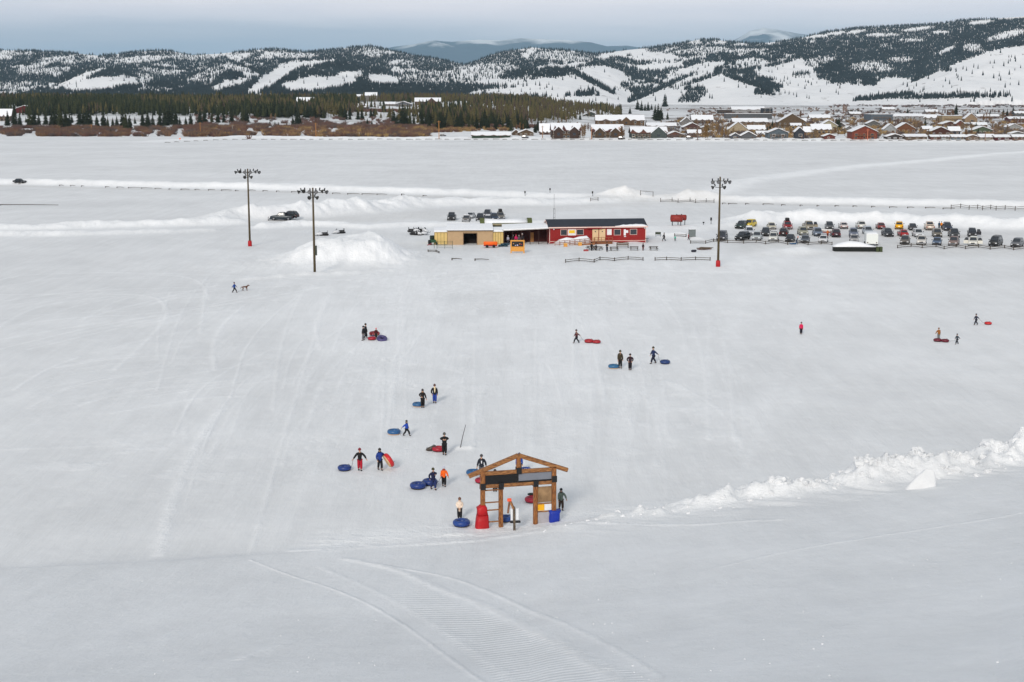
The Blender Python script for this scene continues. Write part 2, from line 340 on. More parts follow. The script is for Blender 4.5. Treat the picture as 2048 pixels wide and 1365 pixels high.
def make_ground():
    rows = np.concatenate([np.arange(-10, 38, 2.0), 38+np.cumsum(np.linspace(.055, .3, 520))])
    y = rows[-1]; rows = np.concatenate([rows, np.arange(y+.35, 232, .45), np.arange(232, 530, .75), np.arange(531, 1300, 4.0), np.geomspace(1304, 90000, 130)])
    ti = np.linspace(-.385, .385, 860); to = np.linspace(.39, 1.2, 40)
    cols = np.concatenate([-to[::-1], ti, to])
    Y = np.repeat(rows[:, None], len(cols), 1); X = cols[None, :]*np.maximum(Y, 12.0)
    Z = T(X, Y); px = CX+X/np.maximum(Y, 8)*F; yc, zc = crest(X/np.maximum(Y, 8)); d = yc-Y
    fresh_and_lit = np.zeros_like(X); dirt = np.zeros_like(X); trk = np.zeros_like(X); along = np.zeros_like(X); brush = np.zeros_like(X)
    def rowsl(p, pad):
        a, b = np.searchsorted(rows, [p[:, 1].min()-pad, p[:, 1].max()+pad]); b = min(b+1, len(rows)); a = max(a-1, 0)
        t0, t1 = ((p[:, 0]-pad)/np.maximum(p[:, 1]+pad, 12)).min(), ((p[:, 0]+pad)/np.maximum(p[:, 1]-pad, 12)).max()
        t0 = min(t0, ((p[:, 0]-pad)/np.maximum(p[:, 1]-pad, 12)).min()); t1 = max(t1, ((p[:, 0]+pad)/np.maximum(p[:, 1]+pad, 12)).max())
        c, d_ = np.searchsorted(cols, [t0, t1]); return (slice(a, b), slice(max(c-1, 0), min(d_+1, len(cols))))
    # banks are loose, thrown-up snow
    for p, hs, wd, lump, back in BANKS:
        w_ = rowsl(p, wd*4); ds, hv, sd_ = pdist(X[w_], Y[w_], p, hs); fresh_and_lit[w_] = np.maximum(fresh_and_lit[w_], np.exp(-(ds/(wd*1.5))**2)*np.minimum(hv, 1))
    fresh_and_lit = np.maximum(fresh_and_lit, .9*np.exp(-(((X-MOUND[0])/15)**2+((Y-MOUND[1])/13)**2)**2))
    fresh_and_lit = np.maximum(fresh_and_lit, .9*sstep(1080, 1450, px)*np.exp(-((d-1)/4.0)**2))
    fresh_and_lit = np.maximum(fresh_and_lit, .8*np.exp(-((d+2.5)/3.2)**2)*sstep(560, 700, px)*(1-sstep(1150, 1450, px)))
    # lanes and scuffs churned by tubes and boots are lighter
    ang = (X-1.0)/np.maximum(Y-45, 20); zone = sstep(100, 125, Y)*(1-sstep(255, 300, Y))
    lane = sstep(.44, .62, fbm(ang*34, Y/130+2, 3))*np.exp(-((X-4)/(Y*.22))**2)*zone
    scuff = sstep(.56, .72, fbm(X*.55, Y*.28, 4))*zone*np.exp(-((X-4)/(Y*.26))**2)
    wide = np.exp(-((X/Y-.07)/.25)**4)*sstep(125, 200, Y)*(1-sstep(262, 292, Y))  # brighter light over the middle run-out, painted into the snow colour
    fresh_and_lit = np.maximum(fresh_and_lit, wide*(.42+.35*(fbm(X/14, Y/30, 4)-.5))); fresh_and_lit = np.maximum(fresh_and_lit, .22*sstep(-1, 4, d)); fresh_and_lit = np.minimum(1, fresh_and_lit+.28*lane+.30*scuff)  # near slope also painted lighter against its shading away from the sun
    steps = sstep(.62, .74, vnoise(X*1.9, Y*1.4))*sstep(.50, .62, fbm(X*.06+2, Y*.05, 3))*zone*np.exp(-((X+2)/(Y*.2))**2); fresh_and_lit = np.minimum(1, fresh_and_lit+.28*steps); Z = Z-.07*steps
    lines = [([(320, 1110), (350, 980), (400, 880), (440, 820)], 1.0, .8), ([(500, 1110), (560, 900), (640, 640), (660, 590)], .5, .4), ([(0, 700), (200, 650), (420, 615), (640, 575)], .5, .5),
             ([(0, 655), (150, 635), (330, 628), (520, 590)], .5, .4), ([(0, 590), (200, 588), (310, 590), (340, 620), (320, 660), (230, 740)], .6, .5), ([(0, 575), (120, 555), (300, 548), (400, 556), (420, 600)], .5, .35),
             ([(430, 740), (425, 690), (445, 650), (490, 610)], .6, .5), ([(640, 700), (630, 650), (655, 600)], .7, .5), ([(0, 900), (160, 895), (260, 888)], .8, .3), ([(0, 560), (60, 548), (300, 545), (700, 560)], .6, .4),
             ([(1070, 560), (1100, 600), (1130, 640)], .5, .3), ([(1310, 800), (1325, 860), (1310, 930)], .8, .35), ([(60, 700), (200, 665), (330, 640)], .5, .4), ([(30, 780), (90, 740), (160, 715)], .5, .5),
             ([(1200, 452), (1330, 440), (1500, 436)], .5, .5), ([(850, 560), (1000, 545), (1200, 540), (1500, 545)], .8, .5),
             ([(1000, 520), (1180, 500), (1330, 505), (1440, 510)], .8, .4)]
    def smooth(p):
        for _ in range(3): p = np.concatenate([p[:1], np.stack([.75*p[:-1]+.25*p[1:], .25*p[:-1]+.75*p[1:]], 1).reshape(-1, 2), p[-1:]])
        return p
    rl = random.Random(12)
    for k in range(60):      # faint tube and ski tracks that fan out over the run-out
        x0_ = rl.uniform(300, 1500); y0_ = rl.uniform(600, 900); dx_ = (x0_-1000)*rl.uniform(.0, .35)+rl.uniform(-30, 30); l_ = rl.uniform(80, 260)
        lines.append(([(x0_, y0_+l_*.5), (x0_-dx_*.25+rl.uniform(-8, 8), y0_), (x0_-dx_*.6, y0_-l_*.3), (x0_-dx_, y0_-l_*.5)], rl.uniform(.25, .7), rl.uniform(.15, .4)))
    for k in range(30):
        y0_ = rl.uniform(560, 800); x0_ = rl.uniform(-50, 300); lines.append(([(x0_, y0_+rl.uniform(10, 50)), (x0_+rl.uniform(80, 160), y0_), (x0_+rl.uniform(200, 380), y0_-rl.uniform(5, 30))], rl.uniform(.3, .8), rl.uniform(.2, .45)))
    for pts, wd, s in lines:
        p = smooth(np.array([G(*q)[:2] for q in pts])); s = s*.75; w_ = rowsl(p, 6); x_, y_ = X[w_], Y[w_]; ds, _, _ = pdist(x_, y_, p)
        fresh_and_lit[w_] = np.minimum(1, fresh_and_lit[w_]+1.25*s*np.exp(-(ds/(wd*.5*np.maximum(y_/130, 1)**.6))**2)*(.2+1.2*fbm(x_*.6, y_*.6, 3))); Z[w_] += .05*np.exp(-(ds/(wd*.5))**2)*s
    w_ = rowsl(TRACKC, 40); x_, y_ = X[w_], Y[w_]; ds, _, _ = pdist(x_, y_, TRACKC); fresh_and_lit[w_] = np.maximum(fresh_and_lit[w_], 1.1*np.exp(-(ds/6)**2)*(.5+fbm(x_/12, y_/12, 3))); Z[w_] += 1.0*np.exp(-(ds/5)**2)*fbm(x_/9, y_/9, 3)
    # broken crust patches on the run-out at the left
    pa = sstep(.5, .7, fbm(X/4.5+2, Y/3+7, 4))*np.exp(-(((px-240)/200)**2+((Y-118)/9)**2)); fresh_and_lit = np.maximum(fresh_and_lit, .6*pa)
    # groomer track on the near slope: corduroy strip and thin side lines
    mid = np.array([G(*q)[:2] for q in [(560, 1128), (700, 1150), (830, 1192), (930, 1245), (1030, 1300), (1150, 1362), (1330, 1460)]])
    wdt = np.array([.3, .7, 1.3, 1.6, 1.8, 1.9, 2.0]); ds, wv, _ = pdist(X, Y, mid, wdt)
    mk = (1-sstep(.9, 1.0, ds/np.maximum(wv, .1)))*(Y < 92)*(d > 0); trk = mk*sstep(.15, .9, fbm(X*.5, Y*.5, 2)+.45)*sstep(1.0, 1.6, wv)
    along = Y*.82+X*.18
    for pts, wd, s in [([(690, 1118), (800, 1140), (880, 1180), (960, 1205), (1060, 1255), (1150, 1305), (1270, 1375)], .36, .75), ([(760, 1132), (900, 1152), (1000, 1190), (1140, 1250), (1240, 1300), (1360, 1375)], .16, .5),
                       ([(500, 1120), (590, 1155), (690, 1185), (790, 1235), (880, 1300), (985, 1375)], .11, .45), ([(640, 1135), (750, 1180), (860, 1240), (960, 1310), (1050, 1375)], .25, .25),
                       ([(480, 1320), (520, 1305), (560, 1292)], .3, .5), ([(1440, 1135), (1700, 1080), (2048, 1025)], .25, .3), ([(590, 1102), (900, 1088), (1060, 1066)], .5, .8), ([(1160, 1045), (1340, 1052), (1560, 1040)], .3, .5)]:
        p = smooth(np.array([G(*q)[:2] for q in pts])); w_ = rowsl(p, 3); x_, y_ = X[w_], Y[w_]; ds, _, _ = pdist(x_, y_, p)
        k = np.exp(-(ds/wd)**2)*s*(.35+1.2*fbm(x_*2.2, y_*2.2, 3)); fresh_and_lit[w_] = np.minimum(1, fresh_and_lit[w_]+k*1.1); Z[w_] += .07*k*(.3+fbm(x_*3, y_*3, 2))
    # ploughed lots and the road carry grit
    lot = sstep(1440, 1500, px)*sstep(268, 282, Y)*(1-sstep(336, 350, Y)); dirt = np.maximum(dirt, .30*lot*(1-np.minimum(fresh_and_lit*1.6, 1)))
    ds, _, _ = pdist(X, Y, pl([(-200, 369), (0, 373), (500, 383), (1024, 399), (1300, 403), (1700, 412), (2300, 424)])); dirt = np.maximum(dirt, .35*np.exp(-(ds/4)**4)*(Y > 200))
    ds, _, _ = pdist(X, Y, pl([(1300, 402), (1200, 408), (1050, 418), (850, 430), (640, 440)])); dirt = np.maximum(dirt, .26*np.exp(-(ds/13)**4)*(1-np.minimum(fresh_and_lit*1.5, 1)))
    for c_, r_ in ((P0(1375, 400), 14), (P0(1245, 396), 9)): dirt = np.maximum(dirt, .5*np.exp(-(((X-c_[0])/r_)**2+((Y-c_[1])/18)**2)))
    dirt = np.maximum(dirt, .22*sstep(1200, 1300, px)*np.exp(-((Y-P0(0, 404)[1]-(px-1024)*-.006)/9)**2)*0)
    brush = sstep(1150, 1500, Y)*(1-rise(X, Y)/12).clip(0, 1)*(1-sstep(5200, 7000, Y)*.6)*.85
    return tag(grid_object('ground', X, Y, Z, dict(fresh_and_lit=fresh_and_lit, dirt=dirt, track=trk, along=along, brush=brush), SNOW), kind='structure')
make_ground()

# ------------------------------------------------------------------ hills
def K(s): 
    a = np.array(s, float).reshape(-1, 2); return a[:, 0], a[:, 1]
HA = K([-400,112, 0,103, 70,104, 150,108, 215,114, 260,110, 290,106, 335,104, 360,106, 395,113, 450,110, 520,103, 560,101, 620,107, 650,104, 700,99, 745,95, 775,101, 830,113, 880,120, 915,128, 930,131, 950,126, 985,112, 1010,106, 1065,98, 1090,101,
        1140,104, 1180,110, 1210,108, 1250,103, 1300,98, 1345,92, 1390,83, 1420,83, 1460,88, 1500,91, 1560,86, 1590,80, 1640,68, 1700,61, 1780,57, 1850,54, 1900,47, 1960,43, 2048,37, 2500,20])
HB = K([-400,150, 0,150, 60,128, 115,126, 160,134, 230,136, 300,130, 380,140, 440,128, 520,122, 560,126, 640,116, 700,112, 760,118, 800,126, 870,138, 950,140, 1000,130, 1060,124, 1140,124, 1180,118, 1240,108, 1300,104, 1380,104, 1460,108,
        1520,98, 1580,92, 1650,90, 1750,88, 1850,78, 1920,62, 1990,48, 2048,42, 2500,30])
HC = K([-400,180, 0,178, 60,172, 110,172, 150,156, 190,140, 235,140, 290,152, 350,166, 400,150, 450,136, 500,133, 545,148, 575,150, 600,132, 650,125, 700,128, 750,140, 820,150, 880,142, 940,140, 1000,146, 1060,140, 1130,132, 1180,128, 1215,132,
        1260,150, 1310,160, 1340,154, 1400,130, 1450,118, 1500,122, 1540,128, 1580,117, 1620,115, 1680,128, 1740,150, 1800,160, 2048,150, 2500,150])
HD = K([-400,200, 0,196, 130,184, 200,168, 260,160, 330,170, 400,184, 490,180, 540,164, 600,150, 660,150, 700,158, 760,156, 830,168, 900,178, 960,176, 1020,164, 1060,150, 1100,140, 1140,143, 1190,158, 1250,188, 1275,192, 1330,176, 1400,158, 1445,152,
        1500,166, 1558,192, 1600,176, 1650,168, 1720,168, 1752,182, 1790,168, 1850,152, 1910,126, 1970,106, 2010,96, 2048,92, 2500,80])
LAY = [(HA, 9200., 1500.), (HB, 7900., 1200.), (HC, 6600., 1100.), (HD, 5500., 900.)]
def hill(t, r):
    """height over azimuth t (=X/Y) and forward distance r"""
    px = CX+t*F; z = np.full(np.broadcast(t, r).shape, -60.0); lay = np.zeros(z.shape, int)
    X = t*r
    for k, ((hx, hy), Rk, W) in enumerate(LAY):
        rk = Rk+500*(fbm(px/260+k*7, px*0+k, 2)-.5)
        zc = EYE+(190-np.interp(px, hx, hy))/F*rk
        u = (r-rk)/W
        s = np.where(u < 0, 1+u*(1.0+.0*u), 1-.55*u*u)
        e = zc*np.clip(s, -.5, 1)-(zc*0+1)*0
        rel = np.minimum(1, np.maximum(0, -u)*3)
        e = e+rel*(70*(fbm(X/520+k*3, r/420, 4)-.5)*np.clip(zc/120, .25, 1.2)-18*np.abs(fbm(X/230+k, r/700, 3)-.5))
        e = np.where(u < -1.05, -60, e)
        m = e > z; z = np.where(m, e, z); lay = np.where(m, k, lay)
    return z, lay
tt = np.linspace(-.62, .62, 1100); rr_ = np.linspace(4300, 11500, 420)
TG, RG = np.meshgrid(tt, rr_); HZ, HL = hill(TG, RG)
HILLMAT = bpy.data.materials.new('hill_snow'); HILLMAT.use_nodes = True
_t = HILLMAT.node_tree; _b = _t.nodes['Principled BSDF']; _g = _t.nodes.new('ShaderNodeNewGeometry')
_n = _t.nodes.new('ShaderNodeTexNoise'); _n.inputs['Scale'].default_value = .02; _n.inputs['Detail'].default_value = 9; _n.inputs['Roughness'].default_value = .7; _t.links.new(_g.outputs['Position'], _n.inputs[0])
_r = _t.nodes.new('ShaderNodeValToRGB'); _t.links.new(_n.outputs[0], _r.inputs[0])
_r.color_ramp.elements[0].position = .30; _r.color_ramp.elements[0].color = (.25, .22, .21, 1); _r.color_ramp.elements[1].position = .40; _r.color_ramp.elements[1].color = (.86, .86, .87, 1)
_e = _r.color_ramp.elements.new(.8); _e.color = (.93, .93, .94, 1)
_t.links.new(_r.outputs[0], _b.inputs['Base Color']); _b.inputs['Roughness'].default_value = .7; _b.inputs['Specular IOR Level'].default_value = .15
_bp = _t.nodes.new('ShaderNodeBump'); _bp.inputs['Distance'].default_value = 25; _bp.inputs['Strength'].default_value = .2; _t.links.new(_n.outputs[0], _bp.inputs['Height']); _t.links.new(_bp.outputs[0], _b.inputs['Normal'])
tag(grid_object('hills', TG*RG, RG, HZ, {}, HILLMAT), kind='structure')

# far mountains
def far_mountain(name, hp, Rm, W, wooded):
    hx, hy = K(hp); t = np.linspace((hx[0]-CX)/F, (hx[-1]-CX)/F, 420); r = np.linspace(Rm-W, Rm+W, 120)
    TT, RR = np.meshgrid(t, r); px = CX+TT*F; zc = EYE+(190-np.interp(px, hx, hy))/F*Rm
    u = (RR-Rm)/W; X = TT*RR
    z = zc*(1-np.abs(u))+np.minimum(1, np.abs(u)*6)*W*.16*(fbm(X/(W*.35), RR/(W*.35), 5)-.5)
    m = bpy.data.materials.new(name+'_surface'); m.use_nodes = True; q = m.node_tree; b = q.nodes['Principled BSDF']; g = q.nodes.new('ShaderNodeNewGeometry'); s = q.nodes.new('ShaderNodeSeparateXYZ'); q.links.new(g.outputs['Position'], s.inputs[0])
    n = q.nodes.new('ShaderNodeTexNoise'); n.inputs['Scale'].default_value = .0008; n.inputs['Detail'].default_value = 8; q.links.new(g.outputs['Position'], n.inputs[0])
    a = q.nodes.new('ShaderNodeMath'); a.operation = 'MULTIPLY_ADD'; a.inputs[1].default_value = 1400; q.links.new(n.outputs[0], a.inputs[0]); q.links.new(s.outputs['Z'], a.inputs[2])
    c = q.nodes.new('ShaderNodeMapRange'); c.inputs['From Min'].default_value = wooded; c.inputs['From Max'].default_value = wooded+240; q.links.new(a.outputs[0], c.inputs[0])
    mx_ = q.nodes.new('ShaderNodeMix'); mx_.data_type = 'RGBA'; mx_.inputs[6].default_value = (.065, .105, .15, 1); mx_.inputs[7].default_value = (.8, .82, .85, 1); q.links.new(c.outputs[0], mx_.inputs[0]); q.links.new(mx_.outputs[2], b.inputs['Base Color'])  # wooded colour is bluish, with some distance haze painted into it
    b.inputs['Roughness'].default_value = .9; b.inputs['Specular IOR Level'].default_value = .1
    return tag(grid_object(name, X, RR, z, {}, m), kind='structure')
far_mountain('distant_mountain', [650,190, 700,140, 760,104, 790,96, 830,91, 870,83, 905,86, 960,82, 1000,84, 1040,80, 1090,82, 1130,83, 1180,87, 1210,94, 1250,93, 1275,97, 1320,102, 1400,150, 1450,190], 38000, 8000, 2000)
far_mountain('distant_mountain', [1380,190, 1440,92, 1470,78, 1490,66, 1515,60, 1545,64, 1580,71, 1620,76, 1680,80, 1760,92, 1850,190], 38000, 7500, 2130)

# ------------------------------------------------------------------ forest on the hills
CLEAR = [(12,115,20,7,0,.12),(75,133,48,6,-14,.15),(90,144,62,7,-5,.25),(20,172,60,5,-5,.35),(160,158,62,6,-22,.02),(208,168,78,12,-4,.01),(180,180,60,6,0,.05),(285,120,50,7,-4,.15),(335,133,26,3,5,.2),(320,145,45,6,8,.3),(290,160,20,8,0,.25),(10,188,30,5,0,.1),(45,178,30,4,0,.15),
    (40,110,30,4,-5,.4),(120,118,50,4,-5,.4),(200,122,40,5,0,.45),(420,150,55,11,-20,.3),(475,140,28,7,8,.12),(505,152,20,5,0,.04),(455,172,40,8,-14,.08),(380,116,40,6,0,.35),(550,107,26,3,0,.12),(590,113,50,6,0,.25),(545,158,62,14,-32,.01),(625,127,55,6,-8,.02),
    (640,168,80,14,-4,.01),(610,172,50,15,0,.01),(745,108,22,8,0,.3),(790,127,18,5,-15,.06),(790,141,11,5,-15,.03),(700,153,28,9,0,.03),(770,162,42,12,5,.03),(850,160,60,14,0,.3),(950,152,60,22,0,.22),(1000,172,55,14,0,.07),(1000,136,40,8,0,.3),(1030,188,60,10,0,.02),
    (1110,112,50,8,0,.35),(1140,120,40,6,0,.3),(1100,137,36,5,-3,.02),(1145,132,30,5,-8,.02),(1100,175,75,22,0,.01),(1198,158,62,28,0,.008),(1230,190,40,8,0,.02),(1240,109,55,6,-9,.02),(1310,124,62,20,0,.02),(1350,150,20,8,-25,.15),(1345,172,95,15,-20,.04),(1330,188,60,8,0,.05),
    (1390,87,16,3,0,.15),(1440,88,14,3,0,.08),(1480,91,16,3,0,.02),(1400,104,60,7,-4,.25),(1500,102,40,4,0,.25),(1400,138,52,9,-12,.03),(1500,126,38,8,0,.12),(1450,178,75,27,0,.01),(1575,140,68,20,-5,.02),(1640,124,34,9,-10,.25),(1650,185,110,19,0,.01),(1600,165,60,14,0,.05),
    (1632,75,26,4,-6,.02),(1672,69,22,4,-6,.02),(1712,66,22,4,-6,.04),(1765,72,34,4,0,.12),(1835,60,34,4,-8,.08),(1880,67,18,4,0,.04),(1962,47,26,4,-6,.04),(1820,83,30,4,0,.25),(1893,103,20,5,-22,.06),(1945,98,20,9,0,.2),(2012,73,42,8,-14,.12),(1740,137,44,11,0,.3),(1800,122,24,6,0,.25),
    (1790,168,40,13,0,.01),(1720,185,80,15,0,.01),(1600,200,400,10,0,.01),(1250,200,200,8,0,.02)]
WOODS = [(592,152,22,8,-28,.6),(700,135,45,8,0,.95),(660,118,60,4,-3,.9),(1105,146,28,11,0,.55),(1180,163,58,4,28,.8),(1265,148,90,4,20,.85),(1330,125,60,3,-2,.2),(1280,128,22,4,0,.7),(1245,122,30,5,8,.7),(1320,178,80,3.5,-24,.75),(1420,155,60,3,-18,.5),(1503,168,62,4,17,.8),
    (1385,196,32,14,-30,.3),(1680,152,45,9,-5,.7),(1560,128,30,3,-12,.7),(1600,150,18,3,-10,.5),(1908,150,60,2.2,-22,.35),(1930,163,16,10,-20,.4),(1890,142,14,3,0,.6),(1770,196,60,3,-6,.8),(1900,196,120,3,-1,.55),(1280,190,30,4,-30,.6),(860,176,160,6,0,.6),(250,188,110,6,0,.6),(870,118,60,9,12,.8),(960,118,30,7,-30,.8)]
def ellip(px, py, L_, base):
    d = base
    for cx, cy, rx, ry, rot, v in L_:
        a = R(rot); u = (px-cx)*math.cos(a)+(py-cy)*math.sin(a); w_ = -(px-cx)*math.sin(a)+(py-cy)*math.cos(a)
        q = (u/rx)**2+(w_/ry)**2; k = 1-sstep(.75, 1.15, q+.9*(fbm(px/9, py/4, 3)-.5)); d = d*(1-k)+v*k
    return d
def hill_forest():
    rs = np.random.RandomState(11); n = 380000
    px = rs.uniform(-500, 2540, n); py = rs.uniform(40, 206, n)
    nA = .6*fbm(px/48, py/11+px/90, 4)+.4*fbm(px/13+4, py/5, 3)
    base = np.interp(px, [0, 900, 1000, 1500, 1700, 2048], [.85, .8, .7, .95, 1.1, 1.1])*(.10+1.0*sstep(np.interp(px, [0, 900, 1100, 1500, 1750], [.36, .36, .42, .38, .27]), np.interp(px, [0, 900, 1100, 1500, 1750], [.44, .44, .50, .46, .36]), nA))
    den = ellip(px, py, WOODS, ellip(px, py, [c[:5]+(c[5]*(.25 if c[5] < .1 else .6),) for c in CLEAR], np.clip(base, 0, 1)))
    # the big open hill at the lower right
    ln = np.interp(px, [1740, 1790, 1850, 1910, 1970, 2010, 2048, 2300], [205, 180, 156, 130, 108, 98, 92, 60])
    den = np.where((px > 1740) & (py > ln), ellip(px, py, WOODS[-8:], np.full(n, .004)), den)
    keep = rs.rand(n) < den; px, py = px[keep], py[keep]
    dx = (px-CX)/F; dy_ = (CY-py)/F; fy = math.cos(PITCH)+dy_*math.sin(PITCH); fz = -math.sin(PITCH)+dy_*math.cos(PITCH)
    t = dx/fy; sl_ = fz/fy
    # walk each line of growth out to the first hillside, on the gridded heights
    hitr = np.zeros(len(px)); dt = tt[1]-tt[0]; ci = (t-tt[0])/dt; c0 = np.clip(ci.astype(int), 0, len(tt)-2); cf = np.clip(ci-c0, 0, 1); act = np.arange(len(px))
    for k in range(len(rr_)):
        if rr_[k] > 9700 or not len(act): break
        a, f = c0[act], cf[act]; z = HZ[k, a]*(1-f)+HZ[k, a+1]*f; h = (EYE+sl_[act]*rr_[k] <= z) & (z > -5)
        hitr[act[h]] = rr_[k]; act = act[~h]
    ok = hitr > 0; t, r = t[ok], hitr[ok]; z, _ = hill(t, r); X = t*r
    m = len(X); H = rs.uniform(9, 19, m); W_ = H*rs.uniform(.13, .2, m); a0 = rs.uniform(0, 6.28, m)
    V = np.zeros((m, 9, 3)); 
    for k in range(4):
        a = a0+k*math.pi/2
        V[:, k] = np.stack([X+W_*np.cos(a), r+W_*np.sin(a), z-2.0+H*.08], -1)
        V[:, 4+k] = np.stack([X+W_*.62*np.cos(a+.78), r+W_*.62*np.sin(a+.78), z+H*.42], -1)
    V[:, 8] = np.stack([X, r, z+H], -1)
    fl = []
    for k in range(4):
        j = (k+1) % 4; fl += [(k, j, 4+k), (j, 4+j, 4+k), (4+k, 4+j, 8)]
    Fc = (np.array(fl)[None]+(np.arange(m)*9)[:, None, None]).reshape(-1, 3)
    tri_mesh('hill_forest', V.reshape(-1, 3), Fc, [HILLTREE])
    print('hill trees', m)
def tri_mesh(name, V, Fc, mats, mi=None):
    me = bpy.data.meshes.new(name); me.vertices.add(len(V)); me.vertices.foreach_set('co', V.astype(np.float32).ravel())
    me.loops.add(Fc.size); me.loops.foreach_set('vertex_index', Fc.ravel().astype(np.int32)); me.polygons.add(len(Fc)); me.polygons.foreach_set('loop_start', (np.arange(len(Fc))*Fc.shape[1]).astype(np.int32))
    for m in mats: me.materials.append(m)
    if mi is not None: me.polygons.foreach_set('material_index', mi.astype(np.int32))
    me.update(calc_edges=True); o = bpy.data.objects.new(name, me); col.objects.link(o); o['kind'] = 'stuff'; return o
HILLTREE = mat('hill_conifer', (44, 52, 54), .95, var=.35, sc=.01, spec=.1, c2=(30, 36, 38))
hill_forest()
# ================================================================== materials for things
WOOD = mat('stained_timber', (158, 104, 56), .6, var=.35, sc=6, bump=.25, stretch=(3, 3, .6), c2=(84, 44, 20))
WOODH = mat('stained_beam', (160, 112, 66), .6, var=.35, sc=5, bump=.25, stretch=(.6, 3, 3), c2=(88, 50, 26))
GREYWOOD = mat('weathered_wood', (104, 92, 78), .85, var=.3, sc=5, bump=.3, c2=(66, 56, 46))
FENCEWOOD = mat('fence_wood', (82, 72, 62), .9, var=.3, sc=4, bump=.3, c2=(50, 42, 36))
POLEWOOD = mat('pole_wood', (88, 76, 54), .85, var=.25, sc=3, stretch=(4, 4, .4), c2=(60, 50, 34))
BLACK = mat('black_metal', (26, 26, 28), .5, var=.2)
DARKMETAL = mat('dark_metal', (48, 48, 46), .5, .4, var=.2)
GREYPANEL = mat('grey_panel', (120, 124, 134), .6, var=.06, sc=1)
BLACKPANEL = mat('black_panel', (16, 16, 18), .5, var=.2)
REDPAD = mat('red_vinyl', (176, 18, 26), .55, var=.18, sc=2, bump=.5)
BLUEPAD = mat('blue_vinyl', (22, 50, 158), .55, var=.18, sc=2, bump=.5)
YELLOW = mat('yellow_sign', (240, 176, 22), .6, var=.04)
WHITE = mat('white_sign', (226, 228, 232), .6, var=.04)
REDPAINT = mat('barn_red', (140, 24, 22), .7, var=.14, sc=2, stretch=(4, 4, .5))
TRIM = mat('pale_trim', (226, 196, 186), .7, var=.05)
ROOFBLACK = mat('charcoal_shingle', (44, 50, 60), .8, var=.18, sc=1.2)
TAN = mat('tan_siding', (178, 150, 116), .8, var=.06, sc=2)
TANBOX = mat('yellow_tan_panel', (208, 180, 116), .75, var=.1, sc=1.5)
DOORTAN = mat('cream_door', (222, 192, 150), .7, var=.05)
GLASS = mat('window_glass', (38, 44, 52), .12, var=.3, sc=.6, spec=.8)
DARKIN = mat('dark_interior', (24, 14, 14), .9, var=.4, sc=1.5)
OLIVE = mat('olive_canvas', (84, 92, 52), .9, var=.2)
ORANGE = mat('orange_vinyl', (240, 104, 22), .5, var=.12, sc=2)
GREENMETAL = mat('green_gate_metal', (44, 74, 56), .6, .2, var=.15)
RUSTRED = mat('rusty_red_steel', (150, 48, 40), .6, .1, var=.25, sc=2.5, c2=(110, 40, 36))
RUBBER = mat('black_rubber', (24, 24, 26), .75, var=.2)
PINE = mat('pine_board', (214, 152, 70), .7, var=.14, sc=3)
BROWNPANEL = mat('brown_board', (152, 122, 88), .8, var=.3, sc=1.5, c2=(108, 84, 58))
ROPE = mat('tow_rope', (60, 56, 52), .9)

